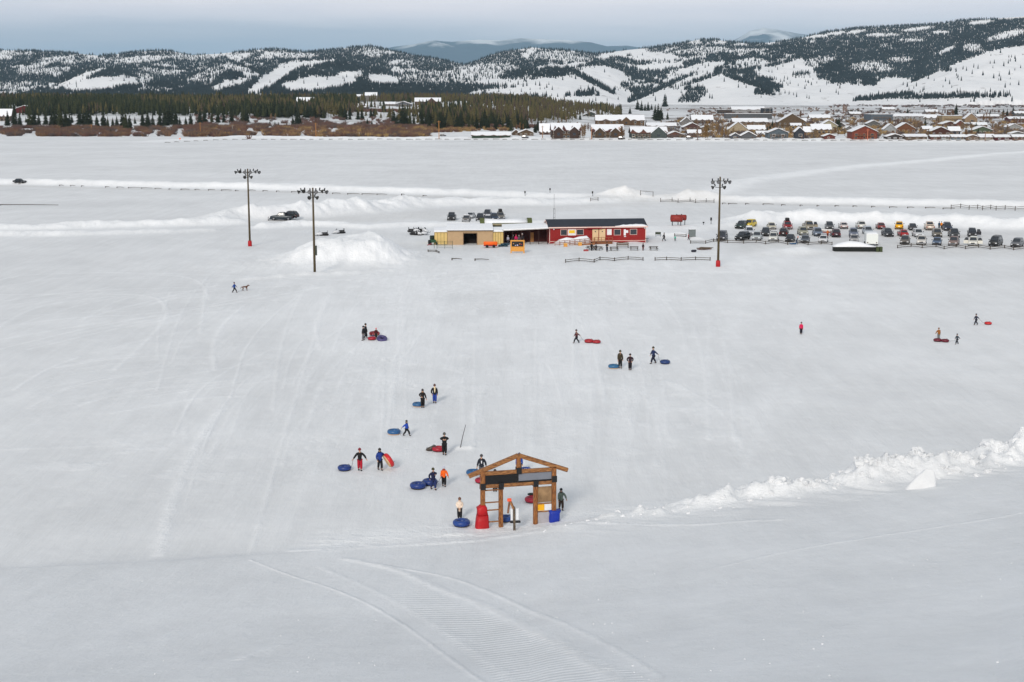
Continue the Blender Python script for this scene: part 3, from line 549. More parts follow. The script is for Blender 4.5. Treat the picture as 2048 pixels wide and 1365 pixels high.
# ================================================================== the timber gate near the crest
def gate():
    base = Vector((0, 0, 0)); S = 1.0
    gp = G(985, 1056); x0 = gp.x; y0 = gp.y; g0 = gp.z
    root = empty('timber_gate', (x0, y0, g0), R(14), 'large stained timber gate with a gabled top and black brackets', 'gate')
    # local x runs along the gate, z up; local zero is halfway along the left bay
    u = {'lo': -.72, 'li': .62, 'ri': 3.22, 'ro': 4.62}
    top = 4.16; hb = 3.10; sill = -.5
    for k in ('lo', 'ro'):
        MB().beam((u[k], 0, sill), (u[k], 0, top+.12), .32, .32).build('post', WOOD, root)
    for k in ('li', 'ri'):
        MB().beam((u[k], .0, sill), (u[k], 0, hb-.14), .30, .30).build('post', WOOD, root)
    MB().beam((u['lo']+.165, 0, top-.10), (u['ro']-.165, 0, top-.10), .26, .28).build('header_beam', WOODH, root)
    MB().beam((u['lo']+.165, 0, hb), (u['ro']-.165, 0, hb), .24, .26).build('lower_beam', WOODH, root)
    ym = (u['lo']+u['ro'])/2; apex = (ym, 0, top+1.10)
    # rafters run past the posts
    for s in (-1, 1):
        dx = (u['ro']-u['lo'])/2+1.02; sl = (1.10-.14)/((u['ro']-u['lo'])/2)
        MB().beam((ym+s*.02, -.01*s, apex[2]), (ym+s*dx, -.01*s, apex[2]-sl*dx), .30, .30).build('rafter', WOODH, root)
    MB().beam((ym, 0, top+.05), (ym, 0, apex[2]-.12), .28, .28).build('king_post', WOOD, root)
    MB().bbox(u['lo']+.2, ym-.02, -.05, .05, hb+.16, top-.27, .01).build('sign_panel', BLACKPANEL, root)
    MB().bbox(ym+.0, u['ro']-.2, -.06, .05, hb+.26, top-.27, .01).build('sign_panel', GREYPANEL, root)
    MB().bbox(ym+.0, u['ro']-.2, -.045, .045, hb+.13, hb+.255, .01).build('sign_panel', BLACKPANEL, root)
    for x, z in ((u['lo'], hb+.02), (u['li'], hb-.02), (u['ri'], hb-.0), (u['ro'], hb+.25), (ym, top-.02)):
        MB().bbox(x-.19, x+.19, -.19, -.172, z-.24, z+.24, .004).build('bracket', BLACK, root)
        MB().bbox(x-.19, x+.19, .172, .19, z-.24, z+.24, .004).build('bracket', BLACK, root)
    for z in (2.80, 1.88, 1.30, .42):
        MB().beam((u['lo']+.16, 0, z), (u['li']-.15, 0, z), .07, .09).build('rail', WOODH, root)
    for z in (1.52, .92):
        MB().beam((u['ri']+.15, 0, z), (u['ro']-.16, 0, z), .07, .09).build('rail', WOODH, root)
    MB().bbox(u['ri']+.17, u['ro']-.18, -.03, .03, 1.62, 2.80, .01).build('notice_board', BROWNPANEL, root)
    xm = (u['ri']+u['ro'])/2
    MB().bbox(u['ri']+.17, xm-.02, -.03, .03, 1.0, 1.46, .01).build('sign_panel', YELLOW, root)
    MB().bbox(xm, u['ro']-.18, -.035, .025, 1.0, 1.46, .01).build('sign_panel', WHITE, root)
    MB().bbox(u['ri']+.17, u['ro']-.18, -.02, .02, -.2, .86, .01).build('sign_panel', mat('grey_back_panel', (172, 168, 172), .7), root)
    # red padding wrapped round the left post, blue round the right one
    def pad(name, m, cx, rings, label, where):
        b = MB(); rr = []
        for z, hw, hd, off in rings:
            rr.append([(cx+off+hw*math.copysign(abs(math.cos(t))**.5, math.cos(t)), hd*math.copysign(abs(math.sin(t))**.5, math.sin(t)), z+.02*math.sin(3*t)) for t in [2*math.pi*k/16 for k in range(16)]])
        o = b.loft(rr).build(name, m, None, True); o.matrix_world = Matrix.Translation((x0, y0, g0)) @ Matrix.Rotation(R(14), 4, 'Z')
        tag(o, label, 'padding'); return o
    pad('post_padding', REDPAD, u['lo'], [(-.5, .50, .42, -.06), (.0, .50, .42, -.06), (.55, .46, .40, -.05), (.98, .42, .38, -.03)], 'wide lower red vinyl padding at the foot of the gate post', 0)
    pad('post_padding', REDPAD, u['lo'], [(.985, .40, .36, -.03), (1.3, .36, .34, -.05), (1.55, .38, .33, -.08), (1.62, .28, .30, -.04), (1.74, .20, .22, .0)], 'narrower red vinyl padding tied above the lower red pad', 0)
    pad('post_padding', BLUEPAD, u['ro'], [(-.3, .34, .36, .0), (.4, .40, .36, .02), (.75, .38, .36, .04), (.96, .46, .34, .06)], 'blue vinyl padding around the right gate post, foot buried in snow', 0)
    return root
gate()
def lean_post():
    g = G(1028, 1062); root = empty('sign_post', (g.x, g.y, g.z), R(8), 'leaning wooden post with an orange tip and two white boards in the gate opening', 'sign post')
    MB().beam((.04, 0, -.3), (.0, 0, 1.75), .17, .15).build('post', GREYWOOD, root)
    MB().beam((-.02, .02, 1.62), (-.24, .1, 2.12), .26, .12).build('post_cap', mat('worn_plank', (150, 104, 66), .8, var=.3), root)
    MB().beam((-.42, .16, 1.25), (-.30, .12, 2.18), .14, .1).build('side_post', mat('worn_plank2', (128, 92, 70), .8, var=.3), root)
    MB().bbox(-.47, -.17, .04, .20, 2.15, 2.36, .03).build('orange_tip', mat('orange_paint', (250, 96, 60), .6), root)
    MB().bbox(-.24, -.08, .0, .05, .75, 1.62, .01).build('white_board', WHITE, root)
    MB().bbox(.14, .34, .0, .05, .78, 1.62, .01).build('white_board', WHITE, root)
    MB().bbox(-.26, .48, -.04, .22, .55, .68, .03).build('base_plate', BLACK, root)
lean_post()
def tilt_pole():
    g = G(920, 895); o = MB().tube([(0, 0, -.2), (.25, 0, 1.0), (.52, 0, 2.05)], [.035, .03, .022], 8).build('marker_pole', mat('dark_pole', (60, 52, 56), .7), None, True, loc=g)
    tag(o, 'thin dark marker pole leaning to the right out of a snow heap', 'pole')
tilt_pole()

# ================================================================== floodlight poles
def light_pole(px, pyb, pyt, pattern, pad, label):
    g = G(px, pyb); 
    dx, dy, dz = ray(px, pyt); H = EYE+g.y*dz/dy-g.z
    root = empty('light_pole', tuple(g), 0, label, 'light pole', 'floodlight poles on the tubing hill')
    MB().tube([(0, 0, -1), (0, 0, H*.5), (0, 0, H)], [.23, .19, .14], 12).build('pole', POLEWOOD, root, True)
    def lamp(x, z, az, dn):
        l = MB(); M = Matrix.Translation((x, -.15, z)) @ Matrix.Rotation(R(az), 4, 'Z') @ Matrix.Rotation(R(dn), 4, 'X')
        prof = [(0, .10), (.12, .17), (.30, .34), (.42, .36), (.44, .33)]
        l.loft([[M @ Vector((r*math.cos(t), -d, r*math.sin(t))) for t in [2*math.pi*k/12 for k in range(12)]] for d, r in prof])
        o = l.build('floodlight', DARKMETAL, root, True)
        b = MB(); b.loft([[M @ Vector((r*math.cos(t), -.445, r*math.sin(t))) for t in [2*math.pi*k/12 for k in range(12)]] for r in (.30, .02)]); b.build('lens', mat('lamp_lens', (150, 150, 152), .25), o)
        h = MB(); h.tube([M @ Vector((0, .02, 0)), M @ Vector((0, .25, 0)), M @ Vector((0, .30, .45))], [.09, .11, .11], 8); h.build('ballast', BLACK, o)
    if pattern == 'grid':
        MB().beam((-1.5, -.25, H-.75), (1.5, -.25, H-.75), .09, .09).build('cross_arm', DARKMETAL, root); MB().beam((-.9, -.25, H-1.9), (.9, -.25, H-1.9), .09, .09).build('cross_arm', DARKMETAL, root)
        for x, z, a, d in ((-1.4, H-.85, 0, 18), (-.35, H-.8, 0, 18), (.75, H-.85, 25, 18), (1.5, H-.85, 40, 18), (-1.1, H-1.8, -80, 25), (.55, H-1.8, 110, 25)): lamp(x, z, a, d)
    else:
        MB().beam((-2.3, -.25, H-.75), (2.3, -.25, H-.8), .09, .09).build('cross_arm', DARKMETAL, root); MB().beam((-.9, -.25, H-1.7), (.9, -.25, H-1.7), .09, .09).build('cross_arm', DARKMETAL, root)
        for x, z, a, d in ((-2.2, H-.6, -70, 22), (-1.45, H-.5, -150, 20), (-.5, H-.6, 0, 15), (.55, H-.6, 10, 15), (1.4, H-.5, 100, 20), (2.2, H-.6, 60, 22), (-.45, H-1.6, -140, 25), (.5, H-1.6, 120, 25)): lamp(x, z, a, d)
    if pad:
        MB().loft([[(q*math.cos(t), q*math.sin(t), z) for t in [2*math.pi*k/12 for k in range(12)]] for q, z in ((.42, -.3), (.42, .7), (.38, 1.1), (.30, 1.16))]).build('base_padding', REDPAD, root, True)
    else:
        MB().bbox(.15, .48, -.2, .12, 2.9, 4.6, .03).build('electrical_box', mat('green_grey_box', (52, 58, 48), .6), root)
light_pole(500, 493, 338, 'wide', True, 'tall wooden floodlight pole farthest left, red padding at its foot')
light_pole(629.5, 544, 376, 'wide', False, 'wooden floodlight pole in front of the snow jump, small box on its side')
light_pole(1436, 534, 354, 'grid', True, 'wooden floodlight pole by the car park, lamps in two rows, red pad')

# ================================================================== base buildings
def px_x(px, Y): return (px-CX)/F*Y/(1)/ (math.cos(PITCH)) if False else None
def frame_at(px0, py0, px1, py1):
    """ground frame from two base pixels: origin, yaw, length"""
    a = G(px0, py0); b = G(px1, py1); a.z = b.z = min(a.z, b.z); d = b-a; return a, math.atan2(d.y, d.x), d.length
def red_lodge():
    a, yaw, Ln = frame_at(1099, 488, 1284, 483); yaw = R(7); Ln = Ln*1.0
    root = empty('ticket_lodge', (a.x, a.y, a.z-.1), yaw, 'long red wooden lodge with a charcoal roof, pale trim and a double door', 'building')
    Hw = 3.55; D = 7.0; W = Ln
    b = MB(); b.loft([[(x, 0, -.5), (x, D, -.5), (x, D, Hw), (x, D/2, Hw+1.25), (x, 0, Hw)] for x in (0, W)]); b.build('wall', REDPAINT, root)
    rf = MB()
    for s in (0, 1):
        y0_, y1_ = (-.45, D/2) if s == 0 else (D+.45, D/2); z0_ = Hw-.16+.03; z1_ = Hw+1.25+.03
        rf.loft([[(x, y0_, z0_), (x, y1_, z1_), (x, y1_, z1_+.14), (x, y0_, z0_+.14)] for x in (-.35, W+.35)])
    roof = rf.build('roof', ROOFBLACK, root)
    MB().beam((-.35, -.48, Hw-.05), (W+.35, -.48, Hw-.05), .06, .26).build('fascia', TRIM, root)
    for x in (-.37, W+.37):
        for ye, s in ((-.45, 1), (D+.45, -1)): MB().beam((x, ye, Hw-.1), (x, D/2, Hw+1.2), .05, .22).build('barge_board', TRIM, root)
    MB().beam((0.0, -.03, .55), (W, -.03, .55), .04, .1).build('skirt_trim', TRIM, root)
    for x in (.0, W): MB().box(x-.07, x+.07, -.05, -.004, .2, Hw-.2).build('corner_trim', TRIM, root)
    def U(px): return (px-1099)/(1284-1099)*W
    def win(p0, p1, z0, z1, m=GLASS, nm='window'):
        o = MB().box(U(p0), U(p1), -.05, -.003, z0, z1).build(nm, m, root); f = MB()
        x0_, x1_ = U(p0)-.07, U(p1)+.07
        for q in ((x0_, x1_, z0-.07, z0), (x0_, x1_, z1, z1+.07), (x0_, x0_+.07, z0, z1), (x1_-.07, x1_, z0, z1)): f.box(q[0], q[1], -.09, -.004, q[2], q[3])
        f.build('frame', TRIM, o); return o
    win(1120.5, 1132, 1.9, 3.0); win(1151, 1163.5, 1.95, 3.0); win(1223, 1235, 1.8, 2.95); win(1254, 1266.5, 1.85, 2.95)
    s = win(1134.5, 1149, 1.85, 3.05, WHITE, 'notice_board'); MB().box(U(1136), U(1147.5), -.065, -.052, 2.25, 2.9).build('poster', mat('yellow_poster', (238, 196, 40), .6), s)
    win(1209.5, 1217.5, 1.85, 3.0, WHITE, 'notice_board')
    d = MB().box(U(1241.5), U(1245.5), -.05, -.003, 1.65, 2.95); d.box(U(1245.5), U(1250), -.05, -.003, 2.2, 2.75); d.box(U(1242), U(1246), -.05, -.003, 1.35, 1.5); d.build('wall_sign', WHITE, root)
    for p0, p1 in ((1181, 1192.6), (1194, 1206)):
        o = MB().bbox(U(p0), U(p1), -.07, -.003, .6, 3.1, .01).build('door', DOORTAN, root)
        c = (U(p0)+U(p1))/2; MB().tube([(c, -.075, 2.55), (c, -.085, 2.55)], .13, 10).build('door_window', GLASS, o)
    MB().box(U(1170), U(1198), -.75, -.5, Hw-.3, Hw-.14).build('awning', REDPAINT, root)
    # snow left on the right end of the roof and along the eave
    sn = MB(); sl = 1.41/(D/2+.45); pts = []
    for k in range(15):
        x = U(1224)+(W+.2-U(1224))*k/14; h = [.02, .15, .35, .75, 1.0, .8, .9, 1.1, 1.0, 1.15, 1.2, 1.1, 1.15, .9, .3][k]
        pts.append((x, h))
    sn.loft([[(x, -.40, Hw-.02+.05), (x, -.40, Hw+.17), (x, -.40+h*.6, Hw+.17+h*.6*sl), (x, -.40+h, Hw+.02+.03+h*sl)] for x, h in pts]); sn.build('roof_snow', SNOWCAP, roof, True)
    for x, z in ((U(1107), 3.15), (U(1282), 3.2)): MB().ball((x, -.2, z), .14, 8, 6).build('lamp', WHITE, root, True)
    # deck and ramp
    dk = MB().box(U(1176), U(1216), -2.2, -.1, .38, .52); dk.box(U(1176), U(1216), -2.2, -2.12, -.4, .38); deck = dk.build('deck', mat('deck_wood', (120, 74, 44), .8, var=.2), root)
    rp = MB(); rp.loft([[(x, -3.6, z-.5), (x, -2.3, z-.5), (x, -2.3, z), (x, -3.6, z)] for x, z in ((U(1104), -.1), (U(1180), .5))]); rp.build('ramp', mat('ramp_wood', (150, 98, 60), .8, var=.2), root)
    rl = MB()
    for k in range(9):
        x = U(1104)+(U(1180)-U(1104))*k/8; z = -.1+.6*k/8; rl.beam((x, -3.62, z-.2), (x, -3.62, z+1.05), .1, .1)
    for h in (.35, .68, 1.05): rl.beam((U(1104), -3.62, -.1+h), (U(1180), -3.62, .5+h), .07, .1)
    rl.build('ramp_railing', mat('ramp_rail_wood', (138, 84, 52), .8), root)
    rl = MB()
    for k in range(6):
        x = U(1181)+(U(1216)-U(1181))*k/5; rl.beam((x, -2.22, .3), (x, -2.22, 1.5), .08, .08)
    for h in (1.0, 1.5): rl.beam((U(1181), -2.24, h), (U(1216), -2.24, h), .07, .08)
    rl.build('deck_railing', mat('ramp_rail_wood', (138, 84, 52), .8), root)
    sm = MB(); sm.loft([[(x, -2.9-q, z-.9), (x, -2.9-q, z), (x, -2.6, z+h), (x, -1.4, z+h*.8), (x, -.9, z-.9)] for x, z, h, q in
        ((U(1105), .3, .1, .2), (U(1115), .75, .45, .5), (U(1128), .9, .75, .5), (U(1142), 1.0, .4, .5), (U(1152), 1.05, .75, .5), (U(1166), 1.15, .8, .4), (U(1173), .9, .3, .2))])
    tag(sm.build('snow_heap', SNOWCAP, None, True, loc=root.location, rz=yaw), 'long heap of cleared snow lying on the wooden ramp of the red lodge', 'snow heap')
    return root
red_lodge()

def shed_row():
    a, yaw, Ln = frame_at(869, 490, 1006, 489); yaw = R(3)
    def X(px): return (px-869)/(1006-869)*Ln
    base = (a.x, a.y, a.z-.05)
    def container(p0, p1, lab):
        r = empty('storage_container', base, yaw, lab, 'container'); x0_, x1_ = X(p0), X(p1)
        MB().box(x0_, x1_, .0, 6.0, 0, 2.75).build('body', TANBOX, r)
        f = MB(); n = 4
        for k in range(n+1): x = x0_+(x1_-x0_)*k/n; f.box(x-.03, x+.03, -.05, -.003, .1, 2.65)
        f.box(x0_+.04, x1_-.04, -.04, -.004, 2.55, 2.62); f.box(x0_+.04, x1_-.04, -.04, -.004, .1, .2)
        f.build('door_bars', mat('bar_metal', (120, 100, 58), .6), r)
        MB().loft([[(x, -.1, 2.75), (x, 6.1, 2.75), (x, 6.1, 3.25), (x, 3, 3.35), (x, .3, 3.1), (x, -.12, 2.86)] for x in (x0_-.05, x1_+.05)]).build('roof_snow', SNOWCAP, r)
        return r
    container(869, 894.5, 'tan steel container with barred doors at the left end of the snow-roofed shed row')
    container(985.5, 1006, 'tan steel container between the tan shed and the dark open lean-to')
    r = empty('tan_shed', base, yaw, 'tan metal shed with a wide black doorway between two containers', 'building')
    x0_, x1_ = X(895), X(985); d0, d1 = X(927), X(953); w_ = MB()
    w_.box(x0_, d0, -.25, 0, 0, 2.95); w_.box(d1, x1_, -.25, 0, 0, 2.95); w_.box(d0, d1, -.25, 0, 2.45, 2.95); w_.box(x0_, x0_+.2, 0.001, 7, 0, 2.9); w_.box(x1_-.2, x1_, 0.001, 7, 0, 2.9); w_.box(x0_+.2, x1_-.2, 6.8, 7, 0, 2.9)
    w_.build('wall', TAN, r)
    MB().box(x0_+.2, x1_-.2, 3, 3.1, 0, 2.9).build('back_room', DARKIN, r)
    MB().box(x0_-.15, x1_+.15, -.5, 7.1, 2.96, 3.12).build('roof', mat('brown_fascia', (96, 84, 74), .8), r)
    MB().loft([[(x, -.48, 3.124), (x, 7.0, 3.124), (x, 7.0, 3.9), (x, 4.5, 3.95), (x, 1, 3.5), (x, -.46, 3.22)] for x in (x0_-.1, x1_+.1)]).build('roof_snow', SNOWCAP, r)
    f = MB(); f.box(d0-.12, d0, -.3, -.252, 0, 2.5); f.box(d1, d1+.12, -.3, -.252, 0, 2.5); f.box(d0-.12, d1+.12, -.3, -.252, 2.5, 2.62); f.build('door_frame', mat('frame_brown', (110, 86, 66), .8), r)
    # open lean-to between container and lodge
    r = empty('open_shelter', base, yaw, 'dark open-fronted lean-to beside the red lodge, snow on its flat roof', 'building')
    x0_, x1_ = X(1006.5), X(1096)
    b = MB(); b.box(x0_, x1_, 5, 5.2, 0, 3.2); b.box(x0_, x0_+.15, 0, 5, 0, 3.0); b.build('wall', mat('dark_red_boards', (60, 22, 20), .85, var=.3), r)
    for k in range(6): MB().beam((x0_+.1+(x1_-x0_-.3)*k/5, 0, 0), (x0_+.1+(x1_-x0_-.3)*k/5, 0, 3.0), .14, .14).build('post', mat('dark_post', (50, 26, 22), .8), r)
    MB().loft([[(x0_-.2, -.5, 2.95), (x0_-.2, 6, 3.2), (x0_-.2, 6, 3.35), (x0_-.2, -.5, 3.1)], [(x1_, -.5, 3.35), (x1_, 6, 3.6), (x1_, 6, 3.75), (x1_, -.5, 3.5)]]).build('roof', mat('shelter_fascia', (190, 186, 184), .7), r)
    MB().loft([[(x0_-.1, -.45, 3.11), (x0_-.1, 6, 3.36), (x0_-.1, 6, 3.8), (x0_-.1, 2, 3.6), (x0_-.1, -.4, 3.25)], [(x1_-.1, -.45, 3.51), (x1_-.1, 6, 3.76), (x1_-.1, 6, 4.1), (x1_-.1, 2, 4.0), (x1_-.1, -.4, 3.65)]]).build('roof_snow', SNOWCAP, r)
    MB().bbox(X(1063), X(1070), 4.8, 4.98, 0, 2.1, .02).build('door', mat('shelter_door', (160, 112, 66), .8), r)
    # round-topped canvas tunnel behind the lean-to
    r = empty('fabric_tunnel', (base[0], base[1], base[2]), yaw, 'low olive fabric tunnel with snow on top, behind the shelter roofs', 'tent')
    x0_, x1_ = X(962), X(1068)
    for xa, xb in ((x0_, x0_+.9), (x1_-1.0, x1_)):
        MB().loft([[(x, 9+2.2*math.cos(t), 3.9+1.0*math.sin(t)) for t in [math.pi*k/8 for k in range(9)]] for x in (xa, xb)]).build('end_hoop', OLIVE, r)
    MB().loft([[(x, 9+2.0*math.cos(t), 3.9+(.78+.1*s)*math.sin(t)) for t in [math.pi*k/8 for k in range(9)]] for x, s in ((x0_+.9, 1), (x0_+4, -1), (x0_+7, 0), (x1_-1, .6))]).build('snow_cover', SNOWCAP, r, True)
    MB().tube([(x0_+.4, 6.6, 3.75), (x0_+4, 6.5, 3.6), (x1_-3, 6.5, 3.7), (x1_-.4, 6.6, 3.85)], .16, 8).build('edge_roll', mat('tan_roll', (150, 138, 112), .9), r, True)
    MB().box(x0_+.5, x1_-.5, 7, 11, 0, 3.9).build('wall', OLIVE, r)
shed_row()

def antenna():
    g = G(1108, 452); r = empty('antenna_mast', (g.x, g.y, g.z), 0, 'thin lattice antenna mast behind the black-roofed lodge', 'antenna'); m = MB()
    for k in range(3): a = k*2.094; m.tube([(.25*math.cos(a), .25*math.sin(a), 0), (.22*math.cos(a), .22*math.sin(a), 4.2)], .035, 5)
    for z in range(1, 5): m.tube([(.25*math.cos(t), .25*math.sin(t), z) for t in (0, 2.094, 4.19, 6.28)], .02, 4)
    m.build('lattice', DARKMETAL, r); MB().tube([(0, 0, 4), (0, 0, 7.6)], .03, 5).build('whip', DARKMETAL, r)
antenna()
def photo_stand():
    g = G(1035, 507); r = empty('photo_board', tuple(g), 0, 'pine board with a dark picture window on two posts, before the lean-to', 'photo board')
    for x in (-1.28, 1.28): MB().beam((x, 0, -.1), (x, 0, 2.6), .26, .2).build('post', PINE, r)
    MB().bbox(-1.15, 1.15, -.05, .05, .35, 1.22, .01).build('lower_panel', PINE, r); MB().bbox(-1.4, 1.4, -.14, .14, 2.36, 2.6, .02).build('top_rail', PINE, r)
    MB().bbox(-1.15, 1.15, -.1, .1, 1.22, 1.32, .01).build('middle_rail', PINE, r)
    p = MB().bbox(-1.15, 1.15, -.02, .02, 1.32, 2.36, .005).build('picture', BLACKPANEL, r)
    for x, z, q, c in ((-.8, 1.9, .11, (190, 140, 90)), (-.4, 1.55, .1, (180, 190, 220)), (0, 1.6, .14, (200, 190, 220)), (.45, 1.85, .12, (190, 120, 70)), (.8, 1.75, .1, (160, 40, 50))):
        MB().ball((x, -.03, z), q, 8, 6, (1, .2, 1)).build('cut_out', mat('cutout_%d%d' % (c[0], c[1]), c, .8), p)
photo_stand()
def orange_trailer():
    g = G(982, 496); r = empty('tube_trailer', tuple(g), 0, 'low trailer stacked with orange vinyl rafts beside the pine photo board', 'trailer')
    MB().bbox(-1.5, 1.3, -.6, .6, .35, .5, .03).build('bed', mat('red_trailer', (170, 40, 40), .6), r)
    for s in (-.62, .62):
        for x in (-.8, .6): MB().tube([(x, s-.08, .3), (x, s+.08, .3)], .3, 12).build('wheel', RUBBER, r)
    for i, z in enumerate((.75, 1.05)):
        for y in (-.35, .35): MB().tube([(-1.55, y, z), (-1.4, y, z), (1.2, y, z), (1.35, y, z)], [.08, .18, .18, .08], 10).build('raft', ORANGE, r, True)
    g = G(1006, 494); r = empty('tube_stack', tuple(g), 0, 'dark blue-green heap of folded tubes on the snow left of the photo board', 'tube stack')
    for k, (x, y, z) in enumerate(((-.5, 0, .18), (.5, .1, .18), (0, 0, .5), (.9, .2, .5))): MB().torus((0, 0, 0), .36, .17, 16, 8).build('tube', mat('teal_tube', (26, 60, 76), .5), r, True, loc=(x, y, z))
orange_trailer()
def corral():
    g = G(868, 498); r = empty('gate_panel', tuple(g), R(-2), 'green metal corral panels standing in front of the left container', 'gate')
    for x in (0, .6, 2.2, 3.8): MB().tube([(x, 0 if x else .5, 0), (x, 0 if x else .5, 1.6)], .045, 6).build('post', GREENMETAL, r)
    for a, b in ((.6, 2.2), (2.2, 3.8)):
        p = MB()
        for z in (.3, .6, .9, 1.2, 1.5): p.tube([(a, 0, z), (b, 0, z)], .028, 5)
        p.build('panel', GREENMETAL, r)
    g = G(866, 490); r = empty('small_tractor', tuple(g), R(20), 'small green tractor parked against the left side of the container', 'tractor')
    MB().bbox(-.5, .5, -.6, .9, .5, 1.1, .1).build('body', mat('tractor_green', (40, 78, 50), .5), r); MB().bbox(-.45, .45, .2, .9, 1.12, 1.9, .08).build('cab', mat('tractor_dark', (30, 44, 36), .5), r)
    for s in (-1, 1): MB().tube([(s*.55, .5, .5), (s*.8, .5, .5)], .5, 14).build('wheel', RUBBER, r); MB().tube([(s*.5, -.5, .3), (s*.7, -.5, .3)], .3, 12).build('wheel', RUBBER, r)
    MB().beam((-.6, -.9, .3), (-1.6, -1.2, .1), .2, .12).build('plough_arm', mat('arm_red', (150, 40, 50), .6), r)
corral()

def picnic(px, py, rz, lab):
    g = G(px, py); r = empty('picnic_table', tuple(g), rz, lab, 'picnic table', 'picnic tables in front of the lodge')
    MB().bbox(-.9, .9, -.38, .38, .70, .76, .01).build('table_top', FENCEWOOD, r)
    for s in (-1, 1): MB().bbox(-.9, .9, s*.72-.13, s*.72+.13, .42, .47, .01).build('bench_seat', FENCEWOOD, r)
    for x in (-.65, .65):
        MB().beam((x, -.7, .0), (x, -.2, .7), .08, .1).build('leg', FENCEWOOD, r); MB().beam((x, .7, .0), (x, .2, .7), .08, .1).build('leg', FENCEWOOD, r); MB().beam((x+.085, -.8, .38), (x+.085, .8, .38), .08, .08).build('brace', FENCEWOOD, r)
picnic(1182, 500, R(20), 'picnic table with a person standing at it, nearest the red chest')
picnic(1196, 501, R(-30), 'picnic table with a seated figure, turned slightly sideways')
picnic(1228, 502, R(5), 'picnic table just right of the lone standing person in black')
picnic(1268, 501, R(-6), 'picnic table in the middle right, next to the long wooden bench back')
picnic(1307, 501, R(4), 'picnic table at the far right end, standing alone')
def bench():
    g = G(1245, 497); r = empty('wooden_bench', tuple(g), 0, 'long wooden bench with a slatted back between the picnic tables', 'bench')
    for x in (-1.15, 1.15): MB().beam((x, 0, 0), (x, 0, 1.15), .18, .14).build('post', GREYWOOD, r)
    for z in (1.05, .7): MB().bbox(-1.1, 1.1, -.04, .04, z-.12, z+.12, .01).build('back_board', GREYWOOD, r)
    MB().bbox(-1.2, 1.2, -.5, -.06, .38, .44, .01).build('seat', GREYWOOD, r)
bench()
for px, py, l in ((1131, 494, 'left yellow pine box standing below the wooden ramp'), (1160, 492, 'right yellow pine box standing below the wooden ramp')):
    g = G(px, py); r = empty('wooden_box', tuple(g), R(8), l, 'box', 'pine boxes below the ramp')
    MB().bbox(-.36, .36, -.3, .3, 0, .62, .02).build('body', PINE, r); MB().bbox(-.40, .40, -.34, .34, .622, .70, .02).build('lid', mat('pine_lid', (224, 176, 96), .7), r)
g = G(1172, 503); tag(MB().bbox(-.5, .5, -.22, .22, 0, .36, .06).build('storage_chest', mat('dull_red', (150, 60, 60), .6), None, loc=g), 'low dull red chest on the snow at the left end of the picnic area', 'chest')
g = G(1294, 486); r = empty('bird_table', tuple(g), 0, 'small dark table on a single post right of the lodge', 'table'); MB().tube([(0, 0, 0), (0, 0, .9)], .05, 6).build('post', BLACK, r); MB().bbox(-.35, .35, -.3, .3, .9, .98, .02).build('top', mat('green_top', (50, 72, 44), .7), r)
g = G(1316, 474); r = empty('notice_board', tuple(g), R(-8), 'dark green notice board on legs right of the red lodge', 'notice board'); MB().bbox(-.62, .62, -.04, .04, .5, 1.05, .02).build('board', mat('green_board', (58, 68, 56), .7), r)
for x in (-.5, .5): MB().tube([(x, 0, 0), (x, 0, .5)], .04, 6).build('leg', BLACK, r)
g = G(1208, 484); r = empty('a_board', tuple(g), 0, 'white notice on a brown stand beside the lodge deck', 'sign'); MB().bbox(-.32, .3, -.05, .02, .35, 1.0, .01).build('notice', WHITE, r); MB().bbox(.02, .6, .05, .12, 0, 1.15, .01).build('stand', mat('brown_stand', (120, 74, 44), .8), r)
g = G(1268, 483); r = empty('ice_chest', tuple(g), 0, 'white box and dark barrel against the lodge wall near its right end', 'barrel'); MB().bbox(-.3, .2, -.1, .3, .2, .85, .03).build('box', WHITE, r); MB().tube([(.6, .1, 0), (.6, .1, .75)], .3, 12).build('barrel', BLACK, r)

# fuel tanks, grey cabinet, marker posts
def tanks():
    for px, l, sc in ((1353, 'larger rusty red fuel tank on thin legs', 1.0), (1365, 'smaller red fuel tank on legs partly behind the larger one', .8)):
        g = G(px, 452); r = empty('fuel_tank', (g.x, g.y+(0 if sc == 1 else 2.2), g.z), R(-12), l, 'tank', 'red fuel tanks')
        rad = .85*sc; Lh = 1.35*sc; zc = 1.75
        b = MB(); b.loft([[(x, q*math.cos(t), zc+q*math.sin(t)) for t in [2*math.pi*k/18 for k in range(18)]] for x, q in ((-Lh-.12, rad*.5), (-Lh, rad), (Lh, rad), (Lh+.12, rad*.5))]); b.build('tank', RUSTRED, r, True)
        for x in (-1.0*sc, 1.0*sc):
            for y in (-.5*sc, .5*sc): MB().tube([(x, y, 0), (x, y, zc-.6)], .06, 6).build('leg', BLACK, r)
        MB().tube([(0, 0, zc+rad-.02), (0, 0, zc+rad+.15)], .12, 8).build('cap', BLACK, r)
tanks()
g = G(1384, 474); r = empty('metal_cabinet', tuple(g), R(5), 'grey corrugated metal cabinet with snow on top near the fuel tanks', 'cabinet')
b = MB().box(-.72, .72, -.4, .4, 0, 1.6)
for k in range(12): b.box(-.7+k*.12, -.65+k*.12, -.42, -.402, .05, 1.55)
b.build('body', mat('grey_cabinet', (116, 124, 124), .5, .2), r); MB().bbox(-.74, .74, -.42, .42, 1.604, 1.72, .05).build('snow_top', SNOWCAP, r, True)

